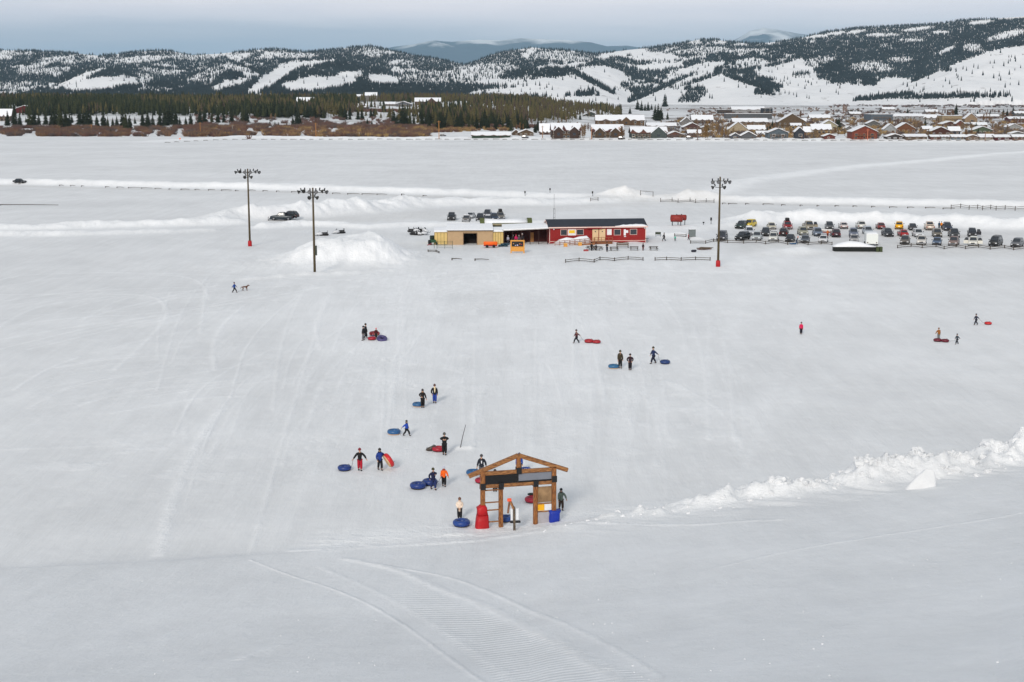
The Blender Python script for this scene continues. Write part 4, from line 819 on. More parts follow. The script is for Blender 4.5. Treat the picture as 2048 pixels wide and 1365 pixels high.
# rail fences, half buried
def fence(pts, lab, sag=0, h=.62, group=None, rails=(.18, .52), thick=.12, broken=None, wd=.15):
    P = [G(*p) for p in pts]; c = P[0].copy()
    r = empty('rail_fence', tuple(c), 0, lab, 'fence', group)
    for i, p in enumerate(P):
        q = p-c; MB().beam(q+Vector((0, 0, -.2)), q+Vector((.02*(i % 3), 0, h+.08)), wd, wd).build('post', FENCEWOOD, r)
    for i in range(len(P)-1):
        if broken and i in broken: continue
        a, b = P[i]-c, P[i+1]-c; m = MB()
        for z in rails: m.tube([a+Vector((0, -.1, z)), (a+b)/2+Vector((0, -.1, z+.03)), b+Vector((0, -.1, z+rnd.uniform(-.06, .06)))], thick*.5, 6)
        m.build('rail', FENCEWOOD, r)
fence([(1131, 526), (1158, 523), (1188, 526), (1200, 521), (1229, 523), (1256, 520), (1286, 522)], 'zigzag rail fence half buried in snow below the picnic tables, its left and longer run')
fence([(1310, 522), (1333, 521), (1362, 522), (1391, 521), (1420, 522)], 'short low rail fence between the picnic area and the right light pole', h=.6, rails=(.15, .5))
fence([(1381, 488), (1411, 488), (1427, 484), (1455, 487), (1487, 488), (1512, 486), (1531, 489), (1557, 486), (1575, 490), (1598, 487), (1616, 491), (1642, 489), (1664, 491)], 'zigzag rail fence along the car park, left of the white trailer')
fence([(1795, 497), (1822, 494), (1844, 497), (1872, 495), (1888, 499), (1912, 495), (1931, 499), (1957, 496), (1980, 500), (2009, 497), (2027, 501), (2056, 498)], 'zigzag rail fence along the car park, right of the white trailer')
fence([(1321, 404.5), (1344, 403.5), (1356, 406), (1380, 404), (1391, 406.5), (1412, 405), (1428, 406)], 'rail fence by the brownish snow pile near the road entrance', h=1.1)
fence([(1902, 419), (1921, 417), (1938, 420), (1955, 418.5), (1965, 421), (1981, 419), (1992, 421.5), (2010, 420), (2030, 422), (2052, 420)], 'rail fence along the road at the far right, standing clear of the snow', h=1.2, rails=(.5, 1.0))
# stubs where the roadside fence pokes through
def stub(px, py, w_, lab, grp, thick=.16):
    g = G(px, py); s = g.y/F; L_ = w_*s
    r = empty('buried_fence', tuple(g), 0, lab, 'fence', grp)
    MB().beam((0, 0, -.3), (0, 0, .42), .2, .2).build('post', FENCEWOOD, r); MB().tube([(-.1, 0, .3), (L_*.5, 0, .34), (L_, .3, .2)], [thick*.6, thick*.5, thick*.35], 6).build('rail', FENCEWOOD, r)
for px, py, w_ in [(38, 368, 3), (119, 371, 8), (141, 371.5, 9), (163, 372.5, 5), (211, 374, 8), (234, 375, 14), (257, 375.5, 24), (283, 376.5, 22), (310, 377.5, 13), (338, 378.5, 4), (362, 379, 17), (390, 379.5, 9), (417, 380, 13), (443, 380.5, 20), (471, 381.5, 6), (498, 381, 13), (526, 382, 10), (553, 383, 6), (583, 384, 12), (665, 387, 16), (695, 388, 24), (724, 388.5, 30), (754, 389, 20), (803, 390, 6), (846, 392, 8)]:
    stub(px, py+1.5, w_, 'post and rail of the roadside fence poking out of the snow, left of the lodge', 'buried roadside fence pieces on the left')
for px, py, w_ in [(1445, 407.5, 8), (1457, 408, 18), (1491, 408.5, 8), (1526, 409, 22), (1563, 410.5, 9), (1600, 411.5, 6), (1634, 412, 5), (1670, 412.5, 9), (1706, 413, 9), (1743, 414, 8), (1779, 415, 16), (1815, 415.5, 14), (1851, 416, 20), (1886, 417.5, 24)]:
    stub(px, py+1.5, w_, 'post and rail of the roadside fence poking out of the snow, right of the lodge', 'buried roadside fence pieces on the right')
stub(0, 412, 116, 'long thin rail lying on the snow at the left edge of the field', None, .2)
stub(1000-50, 522, 28, 'thin buried rail in the snow below the orange trailer', None); stub(904, 521, 20, 'thin buried rail below the corral panels', None)
fence([(856, 504), (872, 504), (878, 507)], 'few loose black rails lying on the snow below the tractor', h=.35, rails=(.3, .1))
# far fence line at the foot of the town
for k in range(90):
    px = 330+k*19.3 if k else 330; py = 286-(k*1.0 if k < 6 else 6)+max(0, k-40)*.07
    stub(px, py, 11+rnd.uniform(-3, 3), 'dark piece of the low fence running along the far edge of the field', 'far field fence pieces', .3)
fence([(1181, 404), (1196, 402)], 'short fence corner on the bank behind the lodge', h=1.0, rails=(.4, .8))
fence([(1281, 392), (1306, 393)], 'short gate rail at the end of the ploughed road', h=1.2, rails=(1.1,))
def marker(px, py, h, lab):
    g = G(px, py); r = empty('road_marker', tuple(g), 0, lab, 'marker'); MB().tube([(0, 0, 0), (0, 0, h)], .07, 6).build('stake', BLACK, r); MB().bbox(-.22, .22, -.05, .05, h*.55, h, .03).build('plate', DARKMETAL, r)
marker(1050, 393, 1.5, 'dark marker stake on the road bank, leftmost of three'); marker(1100, 386, 1.4, 'dark marker stake beyond the road, middle of three'); marker(1185, 393, 1.5, 'dark marker stake on the road bank, rightmost of three')
marker(1422, 449, 1.6, 'grey marker stake on the snow left of the green vehicle'); marker(1407, 450, .7, 'very short dark stake right of the fuel tanks')
for px, py, ang in ((1331, 481, 0), (1346, 483, 12)): pass
fence([(1349, 474), (1372, 475)], 'two dark rails leaning between the walkers and the grey cabinet', h=.6, rails=(.5, .15))
def log_pile():
    g = G(1400, 500); r = empty('log_pile', tuple(g), 0, 'loose pile of weathered logs and boards on the snow beside the light pole', 'log pile')
    for k in range(15):
        x = rnd.uniform(-.6, .3); y = rnd.uniform(-.8, 2.2); z = .12+.12*(k % 3); a = rnd.uniform(-.25, .35); l_ = rnd.uniform(1.2, 2.8)
        MB().tube([(x, y, z), (x+l_*math.cos(a), y+l_*math.sin(a), z+rnd.uniform(-.05, .12))], [.09, .06], 6).build('log', GREYWOOD if k % 3 else mat('red_log', (104, 62, 56), .9), r)
    g = G(1387, 505); r = empty('tarp_bundle', tuple(g), 0, 'dark navy bundle lying at the near end of the log pile', 'bundle'); MB().ball((0, 0, .2), .55, 10, 7, (1, .7, .5), .12).build('tarp', mat('navy_tarp', (34, 36, 50), .7), r, True); MB().ball((.3, -.1, .3), .3, 8, 6, (1, .8, .7), .1).build('knot', mat('navy_tarp', (34, 36, 50), .7), r, True)
log_pile()
def trailer():
    g = G(1744, 493); r = empty('cargo_trailer', (g.x, g.y, g.z), R(-9), 'white enclosed cargo trailer parked in the near row of the car park', 'trailer')
    MB().bbox(-1.22, 1.22, 0, 5.4, .5, 2.55, .08).build('body', mat('trailer_white', (228, 230, 228), .5, var=.04), r)
    MB().bbox(-1.15, 1.15, -.03, -.004, .62, 2.35, .01).build('ramp_door', mat('trailer_door', (222, 226, 222), .5, var=.03), r)
    for x in (-.9, .9): MB().bbox(x-.12, x+.12, -.07, -.035, .68, .86, .01).build('tail_light', mat('tail_dark', (70, 26, 26), .4), r)
    for s in (-1, 1):
        for y in (2.3, 3.2): MB().tube([(s*1.16, y, .36), (s*1.36, y, .36)], .36, 14).build('wheel', RUBBER, r)
    MB().bbox(-1.1, 1.1, .2, 5.2, 2.552, 2.66, .06).build('roof_snow', SNOWCAP, r, True)
    g = G(1712, 504); r = empty('flatbed', tuple(g), R(-2), 'long black covered flatbed buried under a cap of snow beside the white trailer', 'trailer')
    MB().bbox(-4.4, 3.9, -.2, 1.8, .05, .95, .06).build('body', mat('black_tarp', (22, 26, 24), .8, var=.3), r)
    sn = MB(); sn.loft([[(x, -.35, .955), (x, 2.0, .955), (x, 1.9, .97+h), (x, .6, 1.0+h*1.2), (x, -.2, .97+h*.5)] for x, h in ((-4.6, .05), (-3.5, .45), (-1.5, .9), (.5, .8), (2.2, .4), (3.9, .06))]); sn.build('snow_cap', SNOWCAP, r, True)
    for x in (4.2, 4.9): MB().bbox(x-.28, x+.28, -.5, .3, -.1, 1.0, .05).build('jack', mat('olive_jack', (60, 70, 40), .7), r)
trailer()
def snow_blocks():
    g = G(1842, 978)
    V = [(-1.15, 0, -.25), (1.0, .1, -.2), (.95, .9, -.2), (-.9, .9, -.2), (.35, .3, 1.5), (.85, .35, 1.42), (.8, .9, 1.2), (.3, .9, 1.25), (-.75, .1, .38), (-.25, .2, 1.0), (1.08, .4, .7), (-1.0, .3, .1), (.0, -.08, .4), (.1, .05, 1.15)]
    import bmesh
    def hull(vs, name):
        bm = bmesh.new(); [bm.verts.new(v) for v in vs]; bmesh.ops.convex_hull(bm, input=bm.verts); bmesh.ops.bevel(bm, geom=bm.edges[:], offset=.05, segments=1, affect='EDGES')
        me = bpy.data.meshes.new(name); bm.to_mesh(me); bm.free(); me.materials.append(SNOW); return me
    o = link('snow_block', hull(V, 'snow_block'), None, (g.x, g.y, g.z-.12), R(-8)); o.scale = (1.0, 1, 1.0); tag(o, 'big tilted slab of hard snow, the largest block, standing apart on the slope at right', 'snow block')
    vs_, fs_ = [], []
    m = MB()
    for k in range(360):
        px = rnd.choice([rnd.uniform(1080, 2090), rnd.uniform(1560, 2090)]); t = (px-CX)/F; yc, zc = crest(np.array([t])); big = (px-1080)/1000
        y = float(yc[0])-rnd.gauss(1.8, 1.3+1.4*big); x = t*y; s = (rnd.random()**2.6)*(.10+.42*max(0, big))+.04
        z = gz(x, y); a = rnd.uniform(0, 6.28); tl = rnd.uniform(-.6, .6); M = Matrix.Translation((x, y, z-s*.1)) @ Matrix.Rotation(a, 4, 'Z') @ Matrix.Rotation(tl, 4, 'X') @ Matrix.Rotation(rnd.uniform(-.5, .5), 4, 'Y')
        b = MB().ball((0, 0, 0), s, 7, 5, (rnd.uniform(.8, 1.5), rnd.uniform(.7, 1.1), rnd.uniform(.5, .9)), .3); m.add([M @ Vector(v) for v in b.v], b.f)
    tag(m.build('snow_rubble', SNOW, None, False), kind='stuff')
    m = MB()
    for k in range(170):     # crumbs on the near slope and at the foot of banks
        px = rnd.uniform(-20, 2070); py = rnd.uniform(1120, 1370)
        if k % 3 == 0: px = rnd.gauss(1240-(1365-py)*1.0, 60)
        if k % 3 == 1 and rnd.random() < .8: continue
        g = G(px, py); s = rnd.uniform(.012, .035)*(1+(rnd.random() < .03)*1.0); m.ball((g.x, g.y, g.z+s*.3), s, 6, 4, (1.2, 1, .8), .25)
    tag(m.build('snow_crumbs', SNOW), kind='stuff')
snow_blocks()
# ================================================================== people
SKIN = mat('skin', (205, 160, 135), .6, var=.05)
def cloth(c): return mat('cloth_%d_%d_%d' % c, c, .85, var=.16, sc=5, bump=.3)
def skinned(name, verts, edges, radii, m, parent, root=0, levels=1):
    me = bpy.data.meshes.new(name); me.from_pydata([tuple(v) for v in verts], edges, []); me.materials.append(m)
    o = bpy.data.objects.new(name, me); col.objects.link(o); o.parent = parent
    sk = o.modifiers.new('skin', 'SKIN'); sk.use_smooth_shade = True; sk.branch_smoothing = .3
    for i, v in enumerate(me.skin_vertices[0].data):
        r = radii[i]; v.radius = r if isinstance(r, tuple) else (r, r); v.use_root = (i == root)
    ss = o.modifiers.new('sub', 'SUBSURF'); ss.levels = levels; ss.render_levels = levels
    return o
def person(px, py, h, face, jacket, trousers, hat, label, legs=0.0, lh=None, rh=None, lean=0.0, group=None, sit=False, gloves=(30, 30, 32), boots=(34, 32, 34), pos=None, extra=None, bulk=1.0, hood=None, coat=False):
    """face: direction the figure looks, degrees (0 = towards the camera, 90 = photo right, -90 = photo left, 180 = away)"""
    g = Vector(pos) if pos is not None else G(px, py); s = h/1.76
    root = empty('person', tuple(g), R(face), label, 'person', group); root.scale = (s, s, s)
    V = Vector
    # local frame: looks along -y, its left is +x
    ly = lean
    if sit:
        pel = V((0, 0, .52)); kn = [V((x*1.6, -.42, .50)) for x in (.1, -.1)]; an = [V((x*1.5, -.45, .08)) for x in (.1, -.1)]
    else:
        pel = V((0, 0, .93-.06*abs(legs)))
        an = [V((.09, -.34*legs, .09)), V((-.09, .34*legs, .09+.04*abs(legs)))]
        kn = [V((.10, -.20*legs-.04, .50)), V((-.10, .12*legs-.05, .50))]
    ch = pel+V((0, -.18*ly, .42)); nk = pel+V((0, -.26*ly, .56)); hd = pel+V((0, -.32*ly, .0))
    sh = [ch+V((.19, 0, .07)), ch+V((-.19, 0, .07))]
    hands = [V(lh) if lh else V((.265, -.10-.25*legs*-1, .82)), V(rh) if rh else V((-.265, -.10-.25*legs, .82))]
    if sit: hands = [V((.2, -.4, .72)), V((-.2, -.4, .72))]
    elb = []
    for k in (0, 1):
        a, b = sh[k], hands[k]; d = (b-a); L_ = d.length; mid = (a+b)/2; bend = math.sqrt(max(0, .285**2-(L_/2)**2)) if L_ < .56 else 0
        if L_ > .56: hands[k] = a+d*(.56/L_); mid = (a+hands[k])/2
        elb.append(mid+V(((.7 if k == 0 else -.7)*bend, .7*bend, -.2*bend)))
    hips = [pel+V((.09, 0, -.04)), pel+V((-.09, 0, -.04))]
    # body: one continuous skin with head, hands (five fingers each) and feet
    vs = [pel, (pel+ch)/2, ch, nk, nk+V((0, -.01, .07)), nk+V((0, -.015, .16)), nk+V((0, 0, .24)), nk+V((0, .0, .29)), nk+V((0, -.115, .155))]
    rd = [.115, .105, .12, .058, .062, .088, .092, .055, .014]; ed = [(0, 1), (1, 2), (2, 3), (3, 4), (4, 5), (5, 6), (6, 7), (5, 8)]
    def addv(p, r, frm): vs.append(p); rd.append(r); ed.append((frm, len(vs)-1)); return len(vs)-1
    for k in (0, 1):
        a = addv(hips[k], .095, 0); b = addv(kn[k], .065, a); c = addv(an[k], .042, b); addv(an[k]+V((0, -.13, -.045)), .036, c)
        a = addv(sh[k], .06, 2); b = addv(elb[k], .043, a); c = addv(hands[k], .028, b)
        d = (hands[k]-elb[k]).normalized(); side = d.cross(V((0, 1, 0))); side = side.normalized() if side.length > .1 else V((1, 0, 0)); curl = side.cross(d).normalized()
        pm = addv(hands[k]+d*.06, .036, c)
        for q, (off, ln) in enumerate(((-.033, .075), (-.011, .088), (.011, .082), (.033, .065))):
            f = addv(hands[k]+d*.095+side*off, .0105, pm); f2 = addv(hands[k]+d*(.095+ln*.5)+side*off+curl*.012, .009, f); addv(hands[k]+d*(.095+ln*.85)+side*off+curl*.035, .0075, f2)
        th = addv(hands[k]+d*.05+side*.045*(1 if k else -1), .011, c); addv(hands[k]+d*.085+side*.062*(1 if k else -1)+curl*.015, .009, th)
    skinned('body', vs, ed, rd, SKIN, root)
    J = cloth(jacket); Tm = cloth(trousers)
    b_ = bulk*1.17
    low = pel+V((0, 0, -.32 if coat else -.17))
    vs = [(pel+ch)/2, pel, low, ch, ch+V((0, 0, .10)), nk+V((0, .01, .06))]; rd = [.15*b_, .155*b_, .16*b_, .165*b_, .135*b_, .095]; ed = [(0, 1), (1, 2), (0, 3), (3, 4), (4, 5)]
    for k in (0, 1):
        vs += [sh[k], elb[k], elb[k]+(hands[k]-elb[k])*.93]; n = len(vs); rd += [.105, .088, .068]; ed += [(3, n-3), (n-3, n-2), (n-2, n-1)]
    skinned('jacket', vs, ed, rd, J, root)
    vs = [pel]; rd = [.155]; ed = []
    for k in (0, 1):
        vs += [hips[k]+V((0, 0, -.04)), kn[k], an[k]+V((0, 0, .04))]; n = len(vs); rd += [.135, .112, .095]; ed += [(0, n-3), (n-3, n-2), (n-2, n-1)]
    skinned('trousers', vs, ed, rd, Tm, root)
    bm_ = cloth(boots)
    for k in (0, 1): skinned('boot', [an[k]+V((0, .02, .06)), an[k]+V((0, .02, -.03)), an[k]+V((0, -.16, -.045))], [(0, 1), (1, 2)], [.075, .07, .055], bm_, root)
    gm = cloth(gloves)
    for k in (0, 1):
        d = (hands[k]-elb[k]).normalized(); skinned('glove', [hands[k]-d*.03, hands[k]+d*.055], [(0, 1)], [.048, .055], gm, root)
    hc = nk+V((0, 0, .21))
    hm_ = MB(); prof = [(.118, -.04), (.125, .03), (.112, .09), (.075, .13), (.02, .148)]
    hm_.loft([[(hc.x+q*math.cos(t), hc.y+q*1.08*math.sin(t)+.005, hc.z+z) for t in [2*math.pi*k/14 for k in range(14)]] for q, z in prof]); hm_.ball((hc.x, hc.y, hc.z+.15), .03, 8, 6)
    hm_.build('hat', cloth(hat), root, True)
    if hood: MB().torus((0, 0, 0), .10, .045, 16, 8).build('hood', cloth(hood), root, True, loc=nk+V((0, .01, .05)))
    e = MB()
    for x in (-.033, .033): e.ball((x, nk.y-.098, nk.z+.185), .013, 6, 5)
    e.build('eyes', mat('eye_dark', (30, 26, 24), .3), root, True)
    if extra: extra(root, nk, pel)
    return root, hands
def hand_world(res, k):
    root, hands = res; return Matrix.LocRotScale(root.location, root.rotation_euler, root.scale) @ hands[k]
def mheight(px, pyt, pyb):
    g = G(px, pyb); dx, dy, dz = ray(px, pyt); return EYE+g.y*dz/dy-g.z
SC = lambda c: (lambda root, nk, pel: MB().loft([[(nk.x+q*math.cos(t), nk.y-.02+q*math.sin(t)*.9, nk.z+z) for t in [2*math.pi*k/12 for k in range(12)]] for q, z in ((.13, -.08), (.12, .0), (.10, .07))]).box(-.05, .06, -.21, -.17, nk.z-.42, nk.z-.05).build('scarf', cloth(c), root, True))
def pk(c):   # backpack
    return lambda root, nk, pel: MB().bbox(-.14, .14, .14, .32, pel.z+.12, nk.z-.03, .05).build('backpack', cloth(c), root)

PEOPLE = {}
def addp(key, px, pyt, pyb, face, jk, tr, ht, label, **kw): PEOPLE[key] = person(px, pyb, mheight(px, pyt, pyb)*1.0, face, jk, tr, ht, label, **kw)
addp('dogwalker', 469, 565, 586, 90, (24, 66, 140), (28, 28, 34), (60, 30, 44), 'person in a blue jacket striding beside a brown dog', legs=1, lh=(.28, -.42, .86), rh=(-.28, .36, .88))
addp('a1', 727, 653, 682, -80, (24, 24, 30), (110, 112, 118), (22, 22, 26), 'person in black jacket and grey trousers at the left of the red tubes', bulk=1.1, legs=.3)
addp('a2', 731.5, 648, 678, 100, (22, 22, 28), (24, 24, 28), (20, 20, 22), 'taller person all in black just behind the one in grey trousers', legs=.4)
addp('a3', 752.5, 657, 679, 0, (70, 18, 24), (28, 40, 36), (226, 120, 120), 'child in dark red jacket and pink hat among red tubes', legs=.1)
addp('a4', 746, 669, 679, 20, (90, 80, 120), (60, 50, 70), (240, 200, 210), 'small crouching child in a pale hat between the two red tubes', legs=.1)
addp('b1', 1153, 659.5, 687.5, -85, (74, 26, 34), (24, 26, 36), (46, 30, 34), 'person in dark red top walking left and pulling two red tubes', legs=1, lh=(.22, .45, .98), rh=(-.25, -.30, .9), lean=.15)
addp('c1', 1240, 702, 738, 15, (62, 54, 38), (28, 28, 30), (60, 60, 40), 'tall person in an olive jacket beside a light blue tube', legs=.15)
addp('c2', 1260, 709, 741, 0, (46, 26, 34), (26, 22, 28), (36, 22, 28), 'person in a dark maroon coat with hands at the waist', lh=(.22, -.08, 1.0), rh=(-.22, -.08, 1.0), bulk=1.12)
addp('d1', 1307, 694, 728, -80, (32, 46, 84), (26, 30, 50), (70, 66, 50), 'person in navy walking left and pulling a navy tube', legs=.8, lh=(.22, .42, .98), lean=.2)
addp('e1', 1602, 645.5, 669.5, -20, (206, 30, 82), (28, 28, 40), (60, 40, 44), 'person in a bright pink jacket standing alone on the right')
addp('f1', 1877, 657, 681, 190, (150, 94, 40), (120, 124, 124), (120, 76, 40), 'person in a brown jacket and grey trousers behind a dark red tube', lh=(.34, -.3, .95), bulk=1.15, lean=.3)
addp('f2', 1914, 668, 689.5, -80, (62, 70, 78), (30, 32, 40), (56, 64, 74), 'small person in grey walking left near the dark red tube', legs=.8, lh=(.2, .4, .95), lean=.2)
addp('g1', 1952, 628, 651, -80, (48, 52, 68), (30, 30, 40), (50, 50, 56), 'person in dark grey walking left and pulling a red tube', legs=.9, lh=(.2, .42, .95), lean=.2)
addp('h1', 845.5, 780, 816, 10, (28, 24, 24), (20, 18, 20), (66, 60, 62), 'person in black with a fur-trimmed hood beside a blue tube', rh=(-.16, -.24, 1.12), lh=(.34, -.2, .86), hood=(120, 90, 60), coat=True)
addp('h2', 869.5, 770, 807, 5, (26, 26, 30), (40, 66, 150), (90, 60, 56), 'person in black coat, cream scarf and bright blue trousers', extra=SC((232, 214, 178)), bulk=1.1, legs=.1, rh=(-.26, -.12, .92))
addp('i1', 813, 841, 873, 75, (34, 70, 170), (24, 26, 30), (60, 62, 64), 'person in a royal blue jacket walking right and pulling a blue tube', legs=1, rh=(-.25, .42, .98), lh=(.18, -.2, .85), lean=.1, hood=(30, 30, 40))
addp('j1', 889, 867, 911, 5, (20, 20, 22), (18, 18, 20), (90, 88, 84), 'person all in black with both hands at the face beside a red tube', lh=(.12, -.24, 1.3), rh=(-.12, -.24, 1.3), bulk=1.15, legs=.2)
addp('k1', 720, 898, 942, 10, (22, 22, 24), (170, 24, 44), (130, 40, 50), 'person in a black jacket and red trousers pulling a dark blue tube', lh=(.50, -.1, .95), rh=(-.52, .06, .92), legs=.3)
addp('l1', 760, 898, 941, 25, (30, 56, 130), (24, 24, 28), (48, 44, 40), 'person in blue and black carrying a red tube upright behind', legs=.5, rh=(-.22, -.05, .85), lh=(.30, .14, 1.12), hood=(24, 24, 30))
addp('m1', 866.5, 937, 980, 30, (26, 30, 62), (30, 44, 92), (72, 70, 50), 'person in a long navy coat between two dark blue tubes', legs=.6, coat=True, lh=(.1, -.22, 1.28), rh=(-.2, .2, .9))
addp('n1', 888, 934, 974, 5, (238, 100, 24), (22, 22, 24), (196, 200, 214), 'person in a bright orange jacket and pale hat', legs=.35, lh=(.38, -.05, .86), rh=(-.26, .0, .84), hood=(150, 30, 10))
addp('o1', 963, 911, 955, 0, (30, 34, 44), (96, 96, 100), (74, 72, 74), 'person in a black jacket with a white mark behind the left rafter', rh=(-.34, -.12, .86), lh=(.36, -.05, .9), bulk=1.15,
     extra=lambda root, nk, pel: MB().bbox(-.03, .05, -.20, -.165, nk.z-.34, nk.z-.12, .01).build('jacket_mark', WHITE, root))
addp('o2', 990, 941, 984, 0, (34, 30, 34), (28, 28, 30), (30, 26, 28), 'person in black half hidden behind the left rafter of the gate', bulk=1.1)
addp('o3', 1038.5, 908, 950, 0, (28, 66, 150), (24, 26, 30), (40, 50, 90), 'person in a blue jacket behind the king post of the gate')
addp('p1', 919.5, 997, 1041, 0, (232, 214, 196), (30, 30, 34), (120, 86, 70), 'person in a cream coat standing inside a blue tube', lh=(.08, -.22, 1.0), rh=(-.08, -.22, 1.0), coat=True, bulk=1.05, hood=(226, 206, 190))
addp('q1', 1122, 978, 1021, 10, (104, 116, 106), (70, 54, 46), (40, 44, 46), 'person in a grey-green jacket striding out behind the right gate post', legs=.6, lh=(.42, -.08, .9), hood=(60, 66, 66))
# by the buildings
addp('r1', 1183, 486, 502, 160, (22, 20, 24), (20, 18, 20), (30, 24, 26), 'person in black standing at the left picnic table', legs=.1)
addp('r2', 1192, 489, 502, 30, (32, 28, 34), (26, 24, 26), (26, 22, 24), 'dark figure hunched beside the person at the left picnic table', bulk=1.2)
addp('r3', 1214, 486, 504, 10, (30, 28, 32), (26, 32, 48), (40, 36, 36), 'lone person in black standing between the picnic tables', lh=(.05, -.22, 1.15), rh=(-.05, -.22, 1.1))
addp('r4', 1286, 487, 502, 20, (52, 26, 36), (90, 54, 54), (26, 22, 26), 'person in dark red sitting at the right-hand picnic tables', bulk=1.1)
addp('r5', 1328, 466, 483, -85, (34, 36, 42), (34, 34, 38), (28, 28, 32), 'person in dark grey walking left of the teal child', legs=1)
addp('r6', 1350, 472, 483, 10, (70, 170, 150), (60, 70, 74), (90, 150, 140), 'child in a teal suit standing on the snow')
addp('r7', 1377, 468, 481, 60, (130, 26, 40), (60, 20, 30), (90, 30, 36), 'person in dark red walking in front of the grey cabinet', legs=.6)
addp('s1', 978.5, 472, 484, 0, (64, 66, 50), (50, 46, 40), (40, 36, 30), 'person in olive standing at the shed wall above the orange trailer')
addp('s2', 1001, 470, 487, 0, (26, 26, 30), (22, 22, 26), (24, 22, 22), 'person in black standing before the right-hand container door')
addp('s3', 1016, 472, 488, 0, (180, 180, 196), (60, 60, 74), (220, 220, 226), 'person in a pale jacket at the left end of the lean-to')
addp('s4', 1026, 471, 489, -20, (40, 36, 44), (34, 32, 36), (180, 180, 184), 'person in black with a pale hat under the lean-to, behind the photo board')
addp('s5', 1032, 470, 489, 10, (190, 30, 90), (40, 30, 40), (160, 26, 60), 'person in a magenta jacket under the lean-to, behind the photo board')
addp('s6', 1038, 471, 489, 20, (80, 76, 84), (40, 40, 44), (140, 140, 146), 'person in grey under the lean-to, behind the photo board')
addp('s7', 1044.5, 468, 488, 0, (50, 46, 50), (36, 32, 36), (226, 224, 226), 'person in dark clothes and a white helmet at the right of the photo board')
addp('t1', 1655, 459.5, 474, 170, (190, 110, 60), (110, 40, 30), (226, 220, 216), 'person in tan and rust clothes beside the grey-blue vehicle in the middle row', legs=.3)
addp('t2', 1882.5, 444, 458, 10, (232, 140, 30), (60, 50, 40), (40, 36, 36), 'person in an orange jacket behind the parked cars')
addp('t3', 1878, 444, 458, 0, (28, 60, 84), (24, 30, 40), (30, 30, 36), 'person in dark teal next to the orange jacket behind the parked cars')
def sled_rider():
    r_ = person(1593, 489, 1.6, 60, (36, 60, 74), (30, 60, 90), (220, 90, 50), 'person with an orange hat leaning over a blue sled on the fence', lean=1.2, legs=.5)
    g = G(1586, 490); r = empty('snow_sled', (g.x, g.y, g.z+.1), R(12), 'blue plastic sled lying at the rail fence', 'sled'); b = MB()
    b.loft([[(x, -.28*w_, z+.14), (x, -.2*w_, z), (x, .2*w_, z), (x, .28*w_, z+.14), (x, .22*w_, z+.05), (x, -.22*w_, z+.05)] for x, z, w_ in ((-.75, .2, .6), (-.5, .03, 1), (.5, .0, 1), (.7, .08, .9))]); b.build('hull', mat('sled_blue', (26, 84, 130), .4), r)
    MB().tube([(-.7, 0, .3), (-.95, 0, .5)], .015, 5).build('cord', ROPE, r)
sled_rider()

# the dog
def dog():
    g = G(490, 582.5); r = empty('dog', (g.x, g.y, g.z), R(4), 'brown long-legged dog trotting right beside the walker in blue', 'dog'); V = Vector; s = 1.15; r.scale = (s, s, s)
    vs = [V((-.28, 0, .56)), V((-.05, 0, .57)), V((.2, 0, .56)), V((.36, 0, .68)), V((.46, 0, .78)), V((.60, 0, .74)), V((.68, 0, .72))]; rd = [.10, .10, .13, .075, .08, .045, .028]; ed = [(i, i+1) for i in range(6)]
    def ch(pts, rs, frm):
        for p, q in zip(pts, rs): vs.append(V(p)); rd.append(q); ed.append((frm, len(vs)-1)); frm = len(vs)-1
    ch([(-.32, .07, .46), (-.24, .07, .32), (-.42, .07, .18), (-.40, .07, .04), (-.34, .07, .02)], [.07, .05, .03, .024, .026], 0); ch([(-.30, -.07, .46), (-.18, -.07, .30), (-.28, -.07, .17), (-.18, -.07, .04), (-.12, -.07, .02)], [.07, .05, .03, .024, .026], 0)
    ch([(.22, .08, .42), (.16, .08, .24), (.24, .08, .05), (.29, .08, .02)], [.055, .034, .024, .026], 2); ch([(.26, -.08, .42), (.34, -.08, .24), (.30, -.08, .06), (.36, -.08, .03)], [.055, .034, .024, .026], 2)
    ch([(-.42, 0, .56), (-.55, 0, .44), (-.64, 0, .30)], [.045, .035, .022], 0); ch([(.44, .06, .87)], [.022], 4); ch([(.44, -.06, .87)], [.022], 4)
    skinned('body', vs, ed, rd, mat('dog_fur', (98, 58, 30), .9, var=.35, sc=5, c2=(58, 32, 18)), r, root=1, levels=2)
    MB().torus((0, 0, 0), .085, .014, 14, 6).build('collar', BLACK, r, loc=(.35, 0, .66))
dog()

